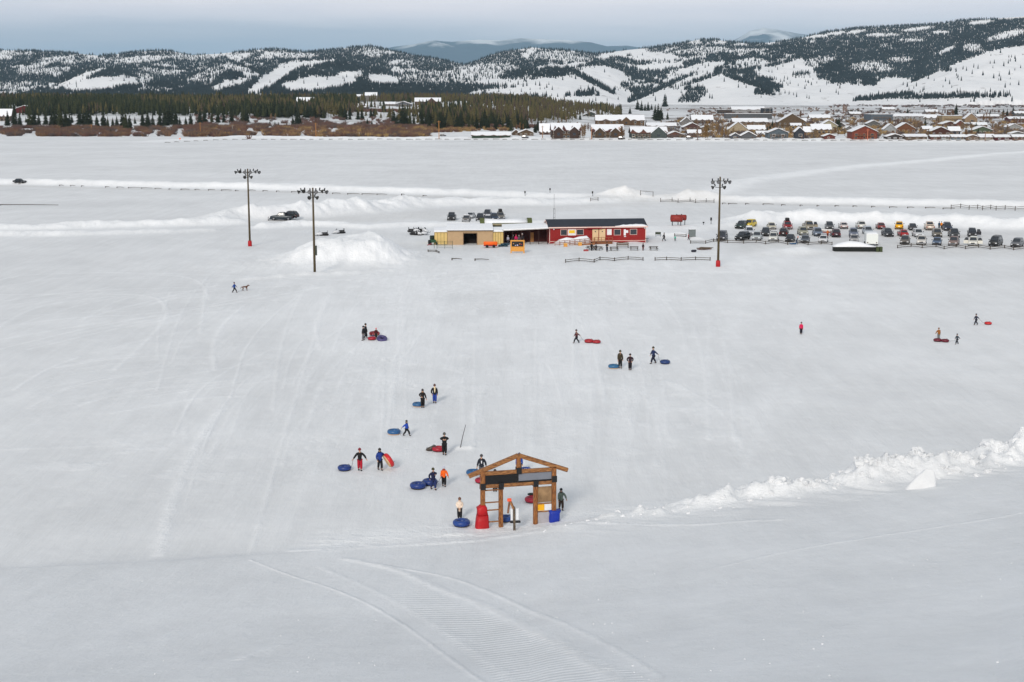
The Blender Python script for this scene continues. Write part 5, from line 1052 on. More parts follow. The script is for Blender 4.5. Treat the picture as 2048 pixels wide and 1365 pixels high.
# ================================================================== snow tubes
def tube(px, py, dia, c, label, grp='snow tubes on the run-out', hand=None, tilt=None, rz=0, under=(36, 36, 46), z=None, mark=False):
    g = G(px, py); k = dia/1.1
    r = empty('snow_tube', (g.x, g.y, g.z+(z or 0)), rz, label, 'snow tube', grp)
    M = mat('tube_%d_%d_%d' % c, c, .42, var=.14, sc=3, spec=.5)
    MB().torus((0, 0, .21*k), .37*k, .185*k, 32, 12).build('ring', M, r, True)
    b = MB(); b.loft([[(q*math.cos(t), q*math.sin(t), zz) for t in [2*math.pi*i/28 for i in range(28)]] for q, zz in ((.50*k, .10*k), (.47*k, .02), (.35*k, .0))]); b.build('base', mat('tube_base_%d' % under[0], under, .6), r, True)
    b = MB(); b.loft([[(q*math.cos(t), q*math.sin(t), zz) for t in [2*math.pi*i/20 for i in range(20)]] for q, zz in ((.20*k, .12*k), (.24*k, .10*k))]); b.build('seat', mat('tube_seat', (24, 26, 34), .8), r)
    for a in (0, math.pi):
        x = .37*k*math.cos(a+.6); y = .37*k*math.sin(a+.6); MB().tube([(x-.08, y, .38*k), (x-.05, y, .44*k), (x+.05, y, .44*k), (x+.08, y, .38*k)], .014, 6).build('handle', BLACK, r, True)
    if mark:
        b = MB().beam((-.1, -.3*k, .41*k), (.12, -.42*k, .38*k), .05, .012); b.beam((-.08, -.42*k, .38*k), (.1, -.3*k, .41*k), .05, .012); b.build('mark', WHITE, r)
    if tilt: r.rotation_euler = tilt
    if hand is not None:
        loc = r.matrix_basis.inverted() @ hand; d = loc.copy(); d.z = 0; d = d.normalized() if d.length > .01 else Vector((1, 0, 0)); s_ = d*.55*k; s_.z = .2*k
        m_ = (s_+loc)/2; m_.z -= .12; MB().tube([s_, m_, loc], .014, 5).build('tow_rope', ROPE, r, True)
    return r
BL = (24, 52, 118); LB = (44, 98, 138); RD = (160, 22, 42); NV = (26, 44, 90); DR = (100, 18, 38)
tube(749, 672, 1.4, (140, 22, 30), 'red tube farthest back in the group with the child', rz=.3)
tube(744, 681, 1.1, RD, 'crimson tube in front of the child, left of the purple tube')
tube(764, 682, 1.35, (70, 64, 110), 'purple-blue tube with a grey base tipped beside the child', under=(120, 120, 124), tilt=(R(22), R(6), 0))
tube(1178, 686, 1.2, (160, 30, 40), 'red tube on the rope nearest the walker in the dark red top', hand=hand_world(PEOPLE['b1'], 0))
tube(1193, 687, 1.1, (160, 30, 40), 'red tube trailing last behind the walker in the dark red top')
tube(1227, 737, 1.25, LB, 'light blue tube beside the tall person in olive', under=(206, 170, 130))
tube(1330, 728, 1.2, (30, 56, 108), 'navy tube towed by the walker in navy', hand=hand_world(PEOPLE['d1'], 0))
tube(1875, 684, 1.05, DR, 'dark red tube at the feet of the person in brown'); tube(1890, 685, 1.0, DR, 'dark red tube on the side of the small walker in grey', hand=hand_world(PEOPLE['f2'], 0))
tube(1976, 650, 1.0, (190, 30, 34), 'red tube towed by the walker in dark grey at far right', hand=hand_world(PEOPLE['g1'], 0))
tube(836, 814, 1.15, (46, 92, 136), 'blue tube half behind the person in the fur-trimmed hood', under=(206, 170, 130))
tube(788, 869, 1.25, (40, 90, 140), 'blue tube with a pale base towed by the person in royal blue', under=(206, 170, 130), hand=hand_world(PEOPLE['i1'], 1))
tube(864, 901, 1.0, (70, 60, 52), 'brownish tube tipped up behind the crimson tube', tilt=(R(-12), R(-25), 0)); tube(877, 903, 1.15, RD, 'crimson tube beside the person all in black')
tube(689, 941, 1.15, BL, 'dark blue tube farthest left on the run-out', hand=hand_world(PEOPLE['k1'], 1))
g = G(773, 938); t_ = tube(773, 940, 1.3, (196, 30, 36), 'red tube with a tan base held upright on edge', under=(206, 170, 130), tilt=(R(80), R(0), R(-38)), z=.66)
t_.rotation_euler = Vector((.8, .35, .48)).to_track_quat('Z', 'Y').to_euler(); t_.location.z += .02
tube(836, 977, 1.3, BL, 'blue tube at the left of the person in the long navy coat'); tube(860, 970, 1.25, BL, 'blue tube just behind the legs of the person in the long navy coat', hand=hand_world(PEOPLE['n1'], 1))
tube(946, 950, 1.15, (34, 90, 140), 'teal-blue tube left of the person behind the rafter', under=(206, 170, 130), hand=hand_world(PEOPLE['o1'], 1))
tube(962, 966, 1.0, (160, 24, 50), 'crimson tube showing between the left rafter and post')
tube(1051, 945, 1.0, (30, 70, 156), 'blue tube with white marks behind the king post', mark=True)
tube(923, 1052, 1.28, (26, 62, 132), 'bright blue tube around the feet of the person in cream')
tube(1011, 1043, 1.1, (28, 64, 128), 'blue tube seen through the gate beside the left inner post')
t_ = tube(1064, 1005, 1.15, (168, 20, 50), 'crimson tube seen through the gate beside the right inner post')
g = G(1062, 1000); tag(MB().ball((0, 0, .45), .2, 8, 6, (1.5, 1, .5), .1).build('folded_coat', cloth((50, 56, 52)), None, True, loc=g), 'dark grey bundled coat lying on the crimson tube in the gate', 'coat')

# ================================================================== snowmobiles
def snowmobile(px, py, rz, lab, dz=0):
    g = G(px, py); r = empty('snowmobile', (g.x, g.y, g.z+dz), rz, lab, 'snowmobile', 'parked snowmobiles')
    D = mat('sled_black', (26, 26, 28), .4); W_ = mat('sled_white', (210, 212, 216), .4)
    MB().loft([[(x, -.32*w_, z0), (x, -.30*w_, z1), (x, .30*w_, z1), (x, .32*w_, z0)] for x, w_, z0, z1 in ((-1.45, .4, .25, .35), (-1.2, .9, .2, .6), (-.7, 1.1, .2, .8), (-.2, .9, .25, .78), (.1, .7, .3, .62))]).build('hood', W_, r, True)
    MB().bbox(-.1, 1.3, -.2, .2, .5, .78, .06).build('seat', D, r, True); MB().loft([[(x, -.2, z0), (x, .2, z0), (x, .2, z1), (x, -.2, z1)] for x, z0, z1 in ((-.6, .1, .35), (-.3, .02, .45), (1.2, .02, .45), (1.5, .15, .4))]).build('track', RUBBER, r)
    MB().loft([[(-.75, -.22, .8), (-.75, .22, .8), (-.70, .22, .8), (-.70, -.22, .8)], [(-.5, -.16, 1.15), (-.5, .16, 1.15), (-.46, .16, 1.15), (-.46, -.16, 1.15)]]).build('windshield', D, r)
    MB().tube([(-.3, -.38, 1.0), (-.35, -.15, .98), (-.35, .15, .98), (-.3, .38, 1.0)], .025, 6).build('handlebar', D, r)
    for s in (-1, 1): MB().loft([[(x, s*.5-.07, z), (x, s*.5+.07, z), (x, s*.5+.07, z+.03), (x, s*.5-.07, z+.03)] for x, z in ((-1.75, .2), (-1.55, .04), (-.7, .02))]).build('ski', D, r); MB().beam((-1.05, s*.48, .06), (-.95, s*.25, .4), .05, .05).build('strut', D, r)
    MB().bbox(1.15, 1.25, -.22, .22, .78, 1.15, .02).build('backrest', D, r)
snowmobile(644, 472, R(8), 'snowmobile directly right of the middle light pole'); snowmobile(678, 468, R(25), 'snowmobile tilted on the snow to the right of the other one')
for i, (px, py, a, d, l) in enumerate(((832, 471, 160, 0, 'lower left'), (843, 471, 200, 0, 'lower right'), (828, 466, 175, 0.1, 'upper left'), (838, 465, 185, .1, 'middle'), (846, 466, 150, .1, 'upper right'))):
    snowmobile(px, py, R(a), 'black and white snowmobile in the tight group left of the shed, %s one' % l, d)
# ================================================================== cars
HEAD = mat('headlight', (214, 216, 220), .15, spec=.8); TAIL = mat('tail_light', (130, 20, 22), .3); CHROME = mat('chrome', (150, 152, 156), .25, .7)
def paint(c): return mat('paint_%d_%d_%d' % c, c, .32, .15, var=.05, sc=2, spec=.5)
def build_car(kind, c, px, py, yaw, label, grp, rear=False, snow=0, rack=False, doors=0, pos=None):
    g = Vector(pos) if pos is not None else G(px, py)
    Ls, Ws, Hs = dict(suv=(4.7, 1.92, 1.78), car=(4.6, 1.82, 1.48), pickup=(5.7, 2.02, 1.92), van=(4.9, 1.95, 2.0))[kind]
    L_, W_, H_ = Ls, Ws, Hs; hw = W_/2; bt = H_*.60
    name = dict(suv='parked_suv', car='parked_car', pickup='parked_pickup', van='parked_van')[kind]
    cat = dict(suv='suv', car='car', pickup='pickup truck', van='van')[kind]
    root = empty(name, (g.x, g.y, g.z), R(yaw)+(math.pi if rear else 0), label, cat, grp)
    P = paint(c); y0 = 0.0 if not rear else -L_; hood = H_*.54
    def ring(y, w, z0, z1, tuck=.9): return [(-w*tuck, y, z0), (w*tuck, y, z0), (w, y, z0+.18), (w, y, z0+(z1-z0)*.55), (w*.96, y, z1-.06), (w*.86, y, z1), (-w*.86, y, z1), (-w*.96, y, z1-.06), (-w, y, z0+(z1-z0)*.55), (-w, y, z0+.18)]
    if kind == 'pickup': cw, r0, r1, ce, tail = 1.55, 2.2, 3.55, 3.85, bt
    elif kind == 'car': cw, r0, r1, ce, tail = 1.35, 2.0, 3.3, 3.95, bt*.98
    elif kind == 'van': cw, r0, r1, ce, tail = .9, 1.7, 4.5, 4.85, bt
    else: cw, r0, r1, ce, tail = 1.35, 2.05, 4.1, 4.6, bt
    B = MB(); B.loft([ring(y0+y, hw*w, z0, z1) for y, w, z0, z1 in ((0, .86, .34, hood*.82), (.12, .96, .26, hood*.93), (.45, .99, .24, hood), (cw, 1, .24, bt), (L_*.6, 1, .24, bt), (L_-.2, .98, .28, tail), (L_, .90, .38, tail*.95))]); body = B.build('body', P, root, True)
    # cabin
    a, b, c0, c1 = hw*.88, hw*.70, cw, ce
    cab = MB(); cab.loft([[(-a, y0+c0, bt-.02), (a, y0+c0, bt-.02), (a, y0+c1, bt-.02), (-a, y0+c1, bt-.02)], [(-b, y0+r0, H_-.05), (b, y0+r0, H_-.05), (b, y0+r1, H_-.05), (-b, y0+r1, H_-.05)], [(-b*.92, y0+r0+.12, H_), (b*.92, y0+r0+.12, H_), (b*.92, y0+r1-.12, H_), (-b*.92, y0+r1-.12, H_)]]); cab.build('cabin', P, root)
    def quad(p, n, nm):   # glass panel 12 mm proud of the cabin side
        n = Vector(n).normalized()*.012; q = [Vector(v)+n for v in p]; q2 = [Vector(v)-n for v in p]; MB().loft([q2, q]).build(nm, GLASS, root)
    def lerp(u, v, t): return tuple(u[i]+(v[i]-u[i])*t for i in range(3))
    def panel(bl, br, tr, tl, i0, i1, j0, j1, n, nm):
        f = lambda s, t: lerp(lerp(bl, br, s), lerp(tl, tr, s), t); quad([f(i0, j0), f(i1, j0), f(i1, j1), f(i0, j1)], n, nm)
    z0, z1 = bt-.02, H_-.05
    BL_, BR_, TR_, TL_ = (-a, y0+c0, z0), (a, y0+c0, z0), (b, y0+r0, z1), (-b, y0+r0, z1); panel(BL_, BR_, TR_, TL_, .05, .95, .06, .92, (0, -1, .6), 'windshield')
    BL_, BR_, TR_, TL_ = (-a, y0+c1, z0), (a, y0+c1, z0), (b, y0+r1, z1), (-b, y0+r1, z1); panel(BL_, BR_, TR_, TL_, .06, .94, .2, .92, (0, 1, .5), 'rear_window')
    for s in (-1, 1):
        BL_, BR_, TR_, TL_ = (s*a, y0+c0, z0), (s*a, y0+c1, z0), (s*b, y0+r1, z1), (s*b, y0+r0, z1)
        for i0, i1 in (((.14, .50), (.54, .90)) if kind != 'pickup' else ((.14, .86),)): panel(BL_, BR_, TR_, TL_, i0, i1, .12, .88, (s, 0, .35), 'side_window')
        MB().bbox(s*(hw+.09)-.10, s*(hw+.09)+.10, y0+cw+.25, y0+cw+.40, bt+.03, bt+.2, .03).build('mirror', BLACK, root)
        for y in (.95, L_-1.0):
            w_ = MB().tube([(s*(hw-.20), y0+y, .35), (s*(hw+.01), y0+y, .35)], .35, 14); wo = w_.build('wheel', RUBBER, root); MB().tube([(s*(hw+.012), y0+y, .35), (s*(hw+.02), y0+y, .35)], .2, 10).build('rim', CHROME, wo)
        MB().bbox(s*hw*.66-.20, s*hw*.66+.20, y0-.005, y0+.1, hood*.60, hood*.78, .03).build('headlight', HEAD, root)
        MB().bbox(s*hw*.80-.1, s*hw*.80+.1, y0+L_-.06, y0+L_+.015, tail*.55, tail*.85, .02).build('tail_light', TAIL, root)
    MB().bbox(-hw*.42, hw*.42, y0-.02, y0+.08, hood*.52, hood*.76, .02).build('grille', BLACK, root)
    MB().bbox(-hw*.84, hw*.84, y0-.06, y0+.12, .34, .52, .04).build('bumper', BLACK if c[0] < 120 else CHROME, root)
    MB().bbox(-hw*.84, hw*.84, y0+L_-.1, y0+L_+.06, .36, .52, .04).build('bumper', BLACK, root)
    if rear: MB().bbox(-.16, .16, y0+L_+.0, y0+L_+.025, tail*.62, tail*.74, .005).build('number_plate', WHITE, root)
    if kind == 'pickup':
        bb = MB()
        bb.box(-hw*.78, hw*.78, y0+ce+.08, y0+L_-.12, bt+.001, bt+.012); bb.build('bed_floor', BLACK, root)
    if rack:
        k = MB()
        for s in (-1, 1): k.tube([(s*b*.85, y0+r0+.2, H_+.08), (s*b*.85, y0+r1-.2, H_+.08)], .025, 6)
        for y in (r0+.4, r1-.4): k.tube([(-b*.85, y0+y, H_+.09), (b*.85, y0+y, H_+.09)], .03, 6)
        k.build('roof_rack', BLACK, root)
        if rack == 2: MB().bbox(-.45, .45, y0+r0+.3, y0+r1-.4, H_+.12, H_+.75, .12).build('roof_cargo', BLACK, root, True)
    if snow: MB().bbox(-b*.95, b*.95, y0+r0, y0+r1, H_+.002, H_+.12, .05).build('roof_snow', SNOWCAP, root, True)
    for s in ((1,) if doors == 1 else ((-1, 1) if doors == 2 else ())):
        y = y0+cw+.3; sgn = s*(-1 if rear else 1)
        d = MB().bbox(min(s*hw, s*(hw+.95)), max(s*hw, s*(hw+.95)), y, y+.1, .38, bt, .02).build('open_door', P, root)
        MB().loft([[(s*(hw+.02), y+.02, bt), (s*(hw+.9), y+.02, bt), (s*(hw+.9), y+.06, bt), (s*(hw+.02), y+.06, bt)], [(s*(hw+.02), y+.02, H_-.12), (s*(hw+.6), y+.02, H_-.12), (s*(hw+.6), y+.06, H_-.12), (s*(hw+.02), y+.06, H_-.12)]]).build('window', GLASS, d)
    return root
GB = 'cars in the back row of the car park'; GM = 'cars in the middle row of the car park'; GF = 'cars in the front row of the car park'
CARS = [
 ('suv', (28, 52, 46), 1476, 459, 20, 'dark green square vehicle left of the yellow one', GB, dict()),
 ('suv', (212, 184, 30), 1492, 456, 22, 'yellow vehicle with a black body showing behind the silver suv', GB, dict()),
 ('suv', (196, 200, 206), 1500, 472, -4, 'silver-white suv in the middle row at the left end', GM, dict(snow=1)),
 ('car', (196, 190, 172), 1545.5, 460, -8, 'cream car in the back row left of the red suv', GB, dict()),
 ('suv', (150, 22, 24), 1577.5, 460, -8, 'red suv with a roof box in the back row', GB, dict(rack=2)),
 ('suv', (44, 50, 56), 1531, 474, 0, 'dark grey suv in the middle row left of the brown one', GM, dict()),
 ('suv', (46, 30, 30), 1566, 474, 4, 'dark brown suv with stickers in its rear window', GM, dict(rear=True)),
 ('suv', (216, 216, 210), 1545, 484, 5, 'white suv parked nearest the fence between silver and black', GF, dict(rack=True)),
 ('suv', (178, 184, 186), 1512, 482, 6, 'silver-grey suv behind the fence at the left of the front row', GF, dict()),
 ('suv', (24, 28, 30), 1476, 482, 24, 'black suv angled in the front row right of the light pole', GF, dict()),
 ('van', (60, 62, 72), 1441, 483, 8, 'dark grey van directly behind the right light pole', GF, dict()),
 ('car', (26, 28, 34), 1578, 485, 6, 'black car in the front row right of the white suv', GF, dict()),
 ('suv', (160, 158, 140), 1609, 472, -10, 'tan-silver suv in the middle row left of the grey-blue one', GM, dict()),
 ('car', (92, 98, 106), 1609, 487, 3, 'grey car with a dark hood behind the fence rails', GF, dict()),
 ('pickup', (150, 140, 120), 1622, 461, -12, 'tan pickup in the back row with its left door open', GB, dict(doors=1)),
 ('suv', (110, 122, 140), 1638, 474, -8, 'grey-blue suv in the middle row beside the person in tan', GM, dict()),
 ('car', (220, 220, 222), 1645, 487, 4, 'white sedan in the front row with a dark grille', GF, dict()),
 ('suv', (90, 90, 92), 1660, 461, -4, 'grey suv in the back row with a white boat-like load before it', GB, dict()),
 ('suv', (66, 42, 50), 1673, 476, -6, 'dark maroon suv seen from behind in the middle row', GM, dict(rear=True)),
 ('car', (206, 196, 192), 1689, 459, -8, 'pinkish white car in the back row seen from behind', GB, dict(rear=True)),
 ('suv', (196, 196, 190), 1724, 459, -8, 'white suv in the back row seen from behind', GB, dict(rear=True)),
 ('suv', (104, 112, 130), 1708, 475, -3, 'blue-grey suv in the middle row left of the white trailer', GM, dict()),
 ('car', (164, 162, 162), 1709, 486, -3, 'silver car in the front row behind the black flatbed', GF, dict()),
 ('suv', (168, 176, 184), 1739, 471, -10, 'silver suv half hidden behind the white cargo trailer', GM, dict()),
 ('car', (128, 60, 58), 1763.5, 460, -8, 'maroon-brown car in the back row left of the yellow suv', GB, dict(rear=True)),
 ('suv', (236, 176, 12), 1798, 460, 0, 'bright yellow suv in the back row', GB, dict(rear=True)),
 ('suv', (46, 50, 56), 1780, 475, -14, 'charcoal suv in the middle row in front of the yellow one', GM, dict()),
 ('car', (160, 20, 24), 1810, 475, -12, 'red hatchback in the middle row seen from behind', GM, dict(rear=True)),
 ('car', (58, 54, 56), 1827, 462, -6, 'dark grey car in the back row right of the yellow suv', GB, dict()),
 ('suv', (204, 206, 208), 1840, 476, -12, 'white suv in the middle row right of the red hatchback', GM, dict()),
 ('pickup', (204, 188, 172), 1861, 462, -6, 'cream pickup in the back row left of the person in orange', GB, dict(rear=True)),
 ('suv', (118, 112, 100), 1876, 476, -6, 'grey-tan suv in the middle row between white and charcoal', GM, dict()),
 ('suv', (38, 46, 66), 1897, 463, -8, 'navy suv in the back row right of the person in orange', GB, dict(rack=True)),
 ('pickup', (56, 58, 60), 1911, 477, -8, 'charcoal pickup in the middle row', GM, dict()),
 ('suv', (34, 34, 40), 1945, 475, -3, 'black suv with auxiliary lamps and an open door', GM, dict(doors=1)),
 ('suv', (104, 98, 92), 1808.5, 490.5, 3, 'taupe suv in the front row, first right of the trailer', GF, dict()),
 ('suv', (206, 202, 196), 1842, 491, 2, 'white suv in the front row between taupe and blue-grey', GF, dict()),
 ('car', (84, 104, 130), 1873, 491.5, 2, 'steel blue car in the front row', GF, dict()),
 ('suv', (132, 112, 106), 1905, 492.5, 6, 'brown-grey suv in the front row beside the white one with open doors', GF, dict(rack=True)),
 ('suv', (222, 220, 210), 1945, 493, 3, 'white suv in the front row with both front doors open', GF, dict(doors=2)),
 ('van', (42, 44, 44), 1985, 494, 14, 'dark van with a carrier on the roof, second from the right edge', GF, dict(rack=True)),
 ('suv', (104, 106, 110), 2029, 496, 12, 'grey suv farthest right in the front row', GF, dict()),
]
VA = lambda px: math.degrees(math.atan((px-CX)/F))
for k, c, px, py, yaw, lab, grp, kw in CARS: build_car(k, c, px, py, -yaw-VA(px), lab, grp, **kw)
GL = 'cars parked behind the sheds'
for k, c, px, py, yaw, lab, kw in [
 ('pickup', (34, 36, 42), 902, 442, 4, 'black pickup at the left end of the cars behind the sheds', {}), ('car', (200, 202, 204), 938, 438, 12, 'white car in the rear line behind the sheds', {}),
 ('car', (120, 116, 112), 931, 445, 6, 'grey car low behind the snow in front of the white one', dict(snow=1)), ('suv', (30, 30, 34), 959, 444, 4, 'black suv behind the shed roof, left of a grey car', {}),
 ('suv', (74, 76, 82), 973, 435, 6, 'grey suv standing farthest back behind the sheds', {}), ('car', (96, 100, 108), 975, 445, 2, 'grey car with a snowy hood behind the fabric tunnel', dict(snow=1)),
 ('suv', (40, 56, 78), 991, 443, -10, 'dark blue suv at the right of the cars behind the sheds', {}), ('suv', (120, 118, 112), 1003, 440, -6, 'grey suv with a tall black roof load behind the sheds', dict(rack=2))]:
    build_car(k, c, px, py, -yaw-VA(px), lab, GL, **kw)
build_car('suv', (28, 32, 34), 563, 437, -112, 'black suv with its back to the bank, beside the blue pickup', 'vehicles ploughing at the snow bank', rear=False, rack=True)
build_car('pickup', (34, 46, 54), 542, 440, -96, 'dark blue-grey pickup nosed into the ploughed snow at left', 'vehicles ploughing at the snow bank')
g = G(538, 441); r = empty('snow_plough', (g.x, g.y, g.z), R(-80), 'curved dark snow plough blade at the nose of the pickup', 'snow plough'); MB().loft([[(x, -.1-.15*math.cos(t), .5*math.sin(t)+.4) for t in (-1.2, -.5, .3, 1.1)]+[(x, -.0-.15*math.cos(t), .5*math.sin(t)+.4) for t in (1.1, .3, -.5, -1.2)] for x in (-.7, .7)]).build('blade', mat('blade', (60, 50, 54), .5), r); MB().beam((0, 0, .4), (0, 1.0, .5), .15, .15).build('arm', BLACK, r)
build_car('car', (24, 30, 34), 51, 367, 74, 'small black car driving on the road at the far left', None)
g = G(1658, 470); r = empty('boat', (g.x, g.y, g.z), R(-14), 'narrow white boat-shaped load with dark stripes before the grey suv', 'boat')
MB().loft([[(x, -.5*w_, 1.0), (x, -.35*w_, .7), (x, .35*w_, .7), (x, .5*w_, 1.0), (x, .4*w_, 1.2), (x, -.4*w_, 1.2)] for x, w_ in ((-2.2, .15), (-1.5, .8), (0, 1), (1.6, 1), (1.9, .8))]).build('hull', mat('boat_white', (224, 222, 220), .4), r); MB().bbox(-1.6, 1.7, -.6, .6, .45, .62, .04).build('frame', RUSTRED, r)
for s in (-1, 1): MB().tube([(.6, s*.6-.1, .3), (.6, s*.6+.1, .3)], .3, 12).build('wheel', RUBBER, r)
for px, py, c, l in ((1057, 277.5, (40, 40, 46), 'dark car parked in front of the low brown house'), (831, 273.5, (70, 74, 84), 'small grey-blue car beside the willow strip, left one'), (892, 273, (60, 56, 58), 'dark car beside the willow strip, right one'), (1250, 279, (50, 44, 42), 'dark brown car beside the green-grey house'), (1386, 278.5, (40, 40, 44), 'dark car half buried in the snow heap before the town')):
    build_car('suv', c, px, py, 80, l, 'small cars at the edge of the town', snow=1)
# ================================================================== town
RFSNOW = SNOWCAP
def house(x0, x1, yb, yt, yp, c, typ, label, roof=None, wins=None, depth=None, chim=False, group=None, trim=(200, 190, 176), floors=None, gx=None):
    """x0..x1 photo columns of the front, yb base row, yt eave row, yp ridge row"""
    lum = sum(c)/3; c = tuple(int((v*.72+lum*.28)*.74) for v in c)
    g = G((x0+x1)/2, yb); s = g.y/F/math.cos(PITCH)*math.cos(PITCH); W = (x1-x0)*s; zt = EYE+(190-yt)*s-g.z
    zt = max(1.6, zt); D = depth or min(14, max(7, W*.75)); view = 31/g.y
    rs = max(.5, (yt-yp)*s-(0 if typ == 'g' else D*.5*view))
    if typ == 'f': rs = .25
    root = empty('house' if W < 24 else 'long_building', (g.x, g.y, g.z), rnd.uniform(-.06, .06), label, 'house' if W < 24 else 'building', group)
    wm = mat('wall_%d_%d_%d' % c, c, .85, var=.3, sc=.6, stretch=(1, 1, 3)); tm = mat('trim_%d' % trim[0], trim, .8)
    rm = mat('roof_%d_%d' % (roof or (92, 78, 70))[:2], roof or (92, 78, 70), .85); hw = W/2
    zb = -2.0
    w_ = MB()
    if typ == 'g': w_.loft([[(-hw, y, zb), (hw, y, zb), (hw, y, zt), (0, y, zt+rs), (-hw, y, zt)] for y in (0, D)])
    elif typ == 's': w_.loft([[(x, 0, zb), (x, D, zb), (x, D, zt), (x, D/2, zt+rs), (x, 0, zt)] for x in (-hw, hw)])
    else: w_.box(-hw, hw, 0, D, zb, zt)
    w_.build('wall', wm, root)
    e = .6; t1 = .34; ts = rnd.uniform(.25, .5); r_ = MB(); sn = MB()
    if typ == 'g':
        k = rs/hw
        for sg in (-1, 1):
            xe, ze = sg*(hw+e), zt-k*e
            q = lambda dz: [(xe, ze+dz), (0, zt+rs+dz)]
            def slab(mb, z0, z1, y0, y1, ins=0):
                a = (xe-sg*ins, ze+k*ins); b = (0, zt+rs)
                mb.loft([[(a[0], y, a[1]+z0), (b[0], y, b[1]+z0), (b[0], y, b[1]+z1), (a[0], y, a[1]+z1)] for y in (y0, y1)])
            slab(r_, .02, t1, -e, D+e)
            if roof is None or sg == 1: slab(sn, t1+.004, t1+ts, -e+.02, D+e, .05)
    elif typ == 's':
        k = rs/(D/2)
        for sg in (-1, 1):
            ye = D/2+sg*(D/2+e); ze = zt-k*e
            r_.loft([[(x, ye, ze+.02), (x, D/2, zt+rs+.02), (x, D/2, zt+rs+t1), (x, ye, ze+t1)] for x in (-hw-e, hw+e)])
            # snow lies over the slope with a ragged lower edge
            ns = 14; ph = rnd.uniform(0, 9); amp = (.75 if roof is not None and sg == -1 else rnd.uniform(.05, .4)); st_ = []
            for q in range(ns+1):
                x = -hw-e+.05+(W+2*e-.1)*q/ns; f = amp*(.5+.5*math.sin(ph+q*1.7))*(.6+.4*math.sin(ph*2+q*3.1)); y_ = ye+(D/2-ye)*f; z_ = ze+(zt+rs-ze)*f; st_.append([(x, y_, z_+t1+.004), (x, D/2, zt+rs+t1+.004), (x, D/2, zt+rs+t1+ts), (x, y_, z_+t1+ts*.7)])
            sn.loft(st_)
    else:
        r_.box(-hw-.2, hw+.2, -.3, D+.2, zt+.005, zt+.3); sn.bbox(-hw-.1, hw+.1, -.2, D+.1, zt+.304, zt+.65, .1)
    ro = r_.build('roof', rm, root)
    if sn.v: sn.build('roof_snow', RFSNOW, ro)
    if chim: MB().bbox(hw*.35, hw*.35+.8, D*.45, D*.45+.8, zt, zt+rs+1.3, .05).build('chimney', mat('chimney', (96, 84, 78), .9), ro)
    fl = floors or max(1, int(round(zt/3.2))); n = wins if wins is not None else max(1, min(6, int(W/3.6)))
    for f in range(fl):
        z0 = zt-2.3-(fl-1-f)*(zt/fl) if fl > 1 else max(.3, zt*.35); z1 = z0+min(1.35, zt*.4)
        for k in range(n):
            cx = -hw+W*(k+.5)/n+rnd.uniform(-.1, .1)*W/n; ww = min(rnd.choice([1.1, 1.6, 2.1]), W/n*.7)/2
            o = MB().box(cx-ww, cx+ww, -.06, -.003, z0, z1).build('window', GLASS, root)
            fr = MB(); fr.box(cx-ww-.14, cx+ww+.14, -.1, -.004, z1, z1+.16); fr.box(cx-ww-.14, cx+ww+.14, -.1, -.004, z0-.16, z0); fr.box(cx-ww-.14, cx-ww, -.1, -.004, z0, z1); fr.box(cx+ww, cx+ww+.14, -.1, -.004, z0, z1); fr.build('frame', tm, o)
    MB().box(-.45+hw*.5, .45+hw*.5, -.07, -.003, 0, min(2.1, zt*.7)).build('door', mat('door_brown', (84, 58, 44), .8), root)
    if fl > 1 and W > 8 and W < 30:
        b = MB(); b.box(-hw*.8, hw*.8, -1.5, -.11, zt/fl-.15, zt/fl); 
        for k in range(5): b.box(-hw*.8+k*hw*.4-.06, -hw*.8+k*hw*.4+.06, -1.5, -1.38, zb, zt/fl+1.0)
        b.box(-hw*.8, hw*.8, -1.5, -1.42, zt/fl+.9, zt/fl+1.0); b.build('balcony', mat('balcony_wood', (140, 112, 84), .8), root)
    if gx:   # front cross gables: list of (offset fraction, width m)
        for fx, gw in gx:
            cx = fx*hw; h = gw*.42; G_ = MB(); G_.loft([[(cx-gw/2, y, 0), (cx+gw/2, y, 0), (cx+gw/2, y, zt), (cx, y, zt+h), (cx-gw/2, y, zt)] for y in (-1.6, D*.4)]); go = G_.build('gable', wm, root)
            q = MB()
            for sg in (-1, 1): q.loft([[(cx+sg*(gw/2+.4), y, zt-.3), (cx, y, zt+h+.05), (cx, y, zt+h+.5), (cx+sg*(gw/2+.4), y, zt+.15)] for y in (-2.0, D*.4)])
            q.build('roof_snow', RFSNOW, go)
            MB().box(cx-.9, cx+.9, -1.66, -1.604, zt*.35, zt*.7).build('window', GLASS, go)
    return root
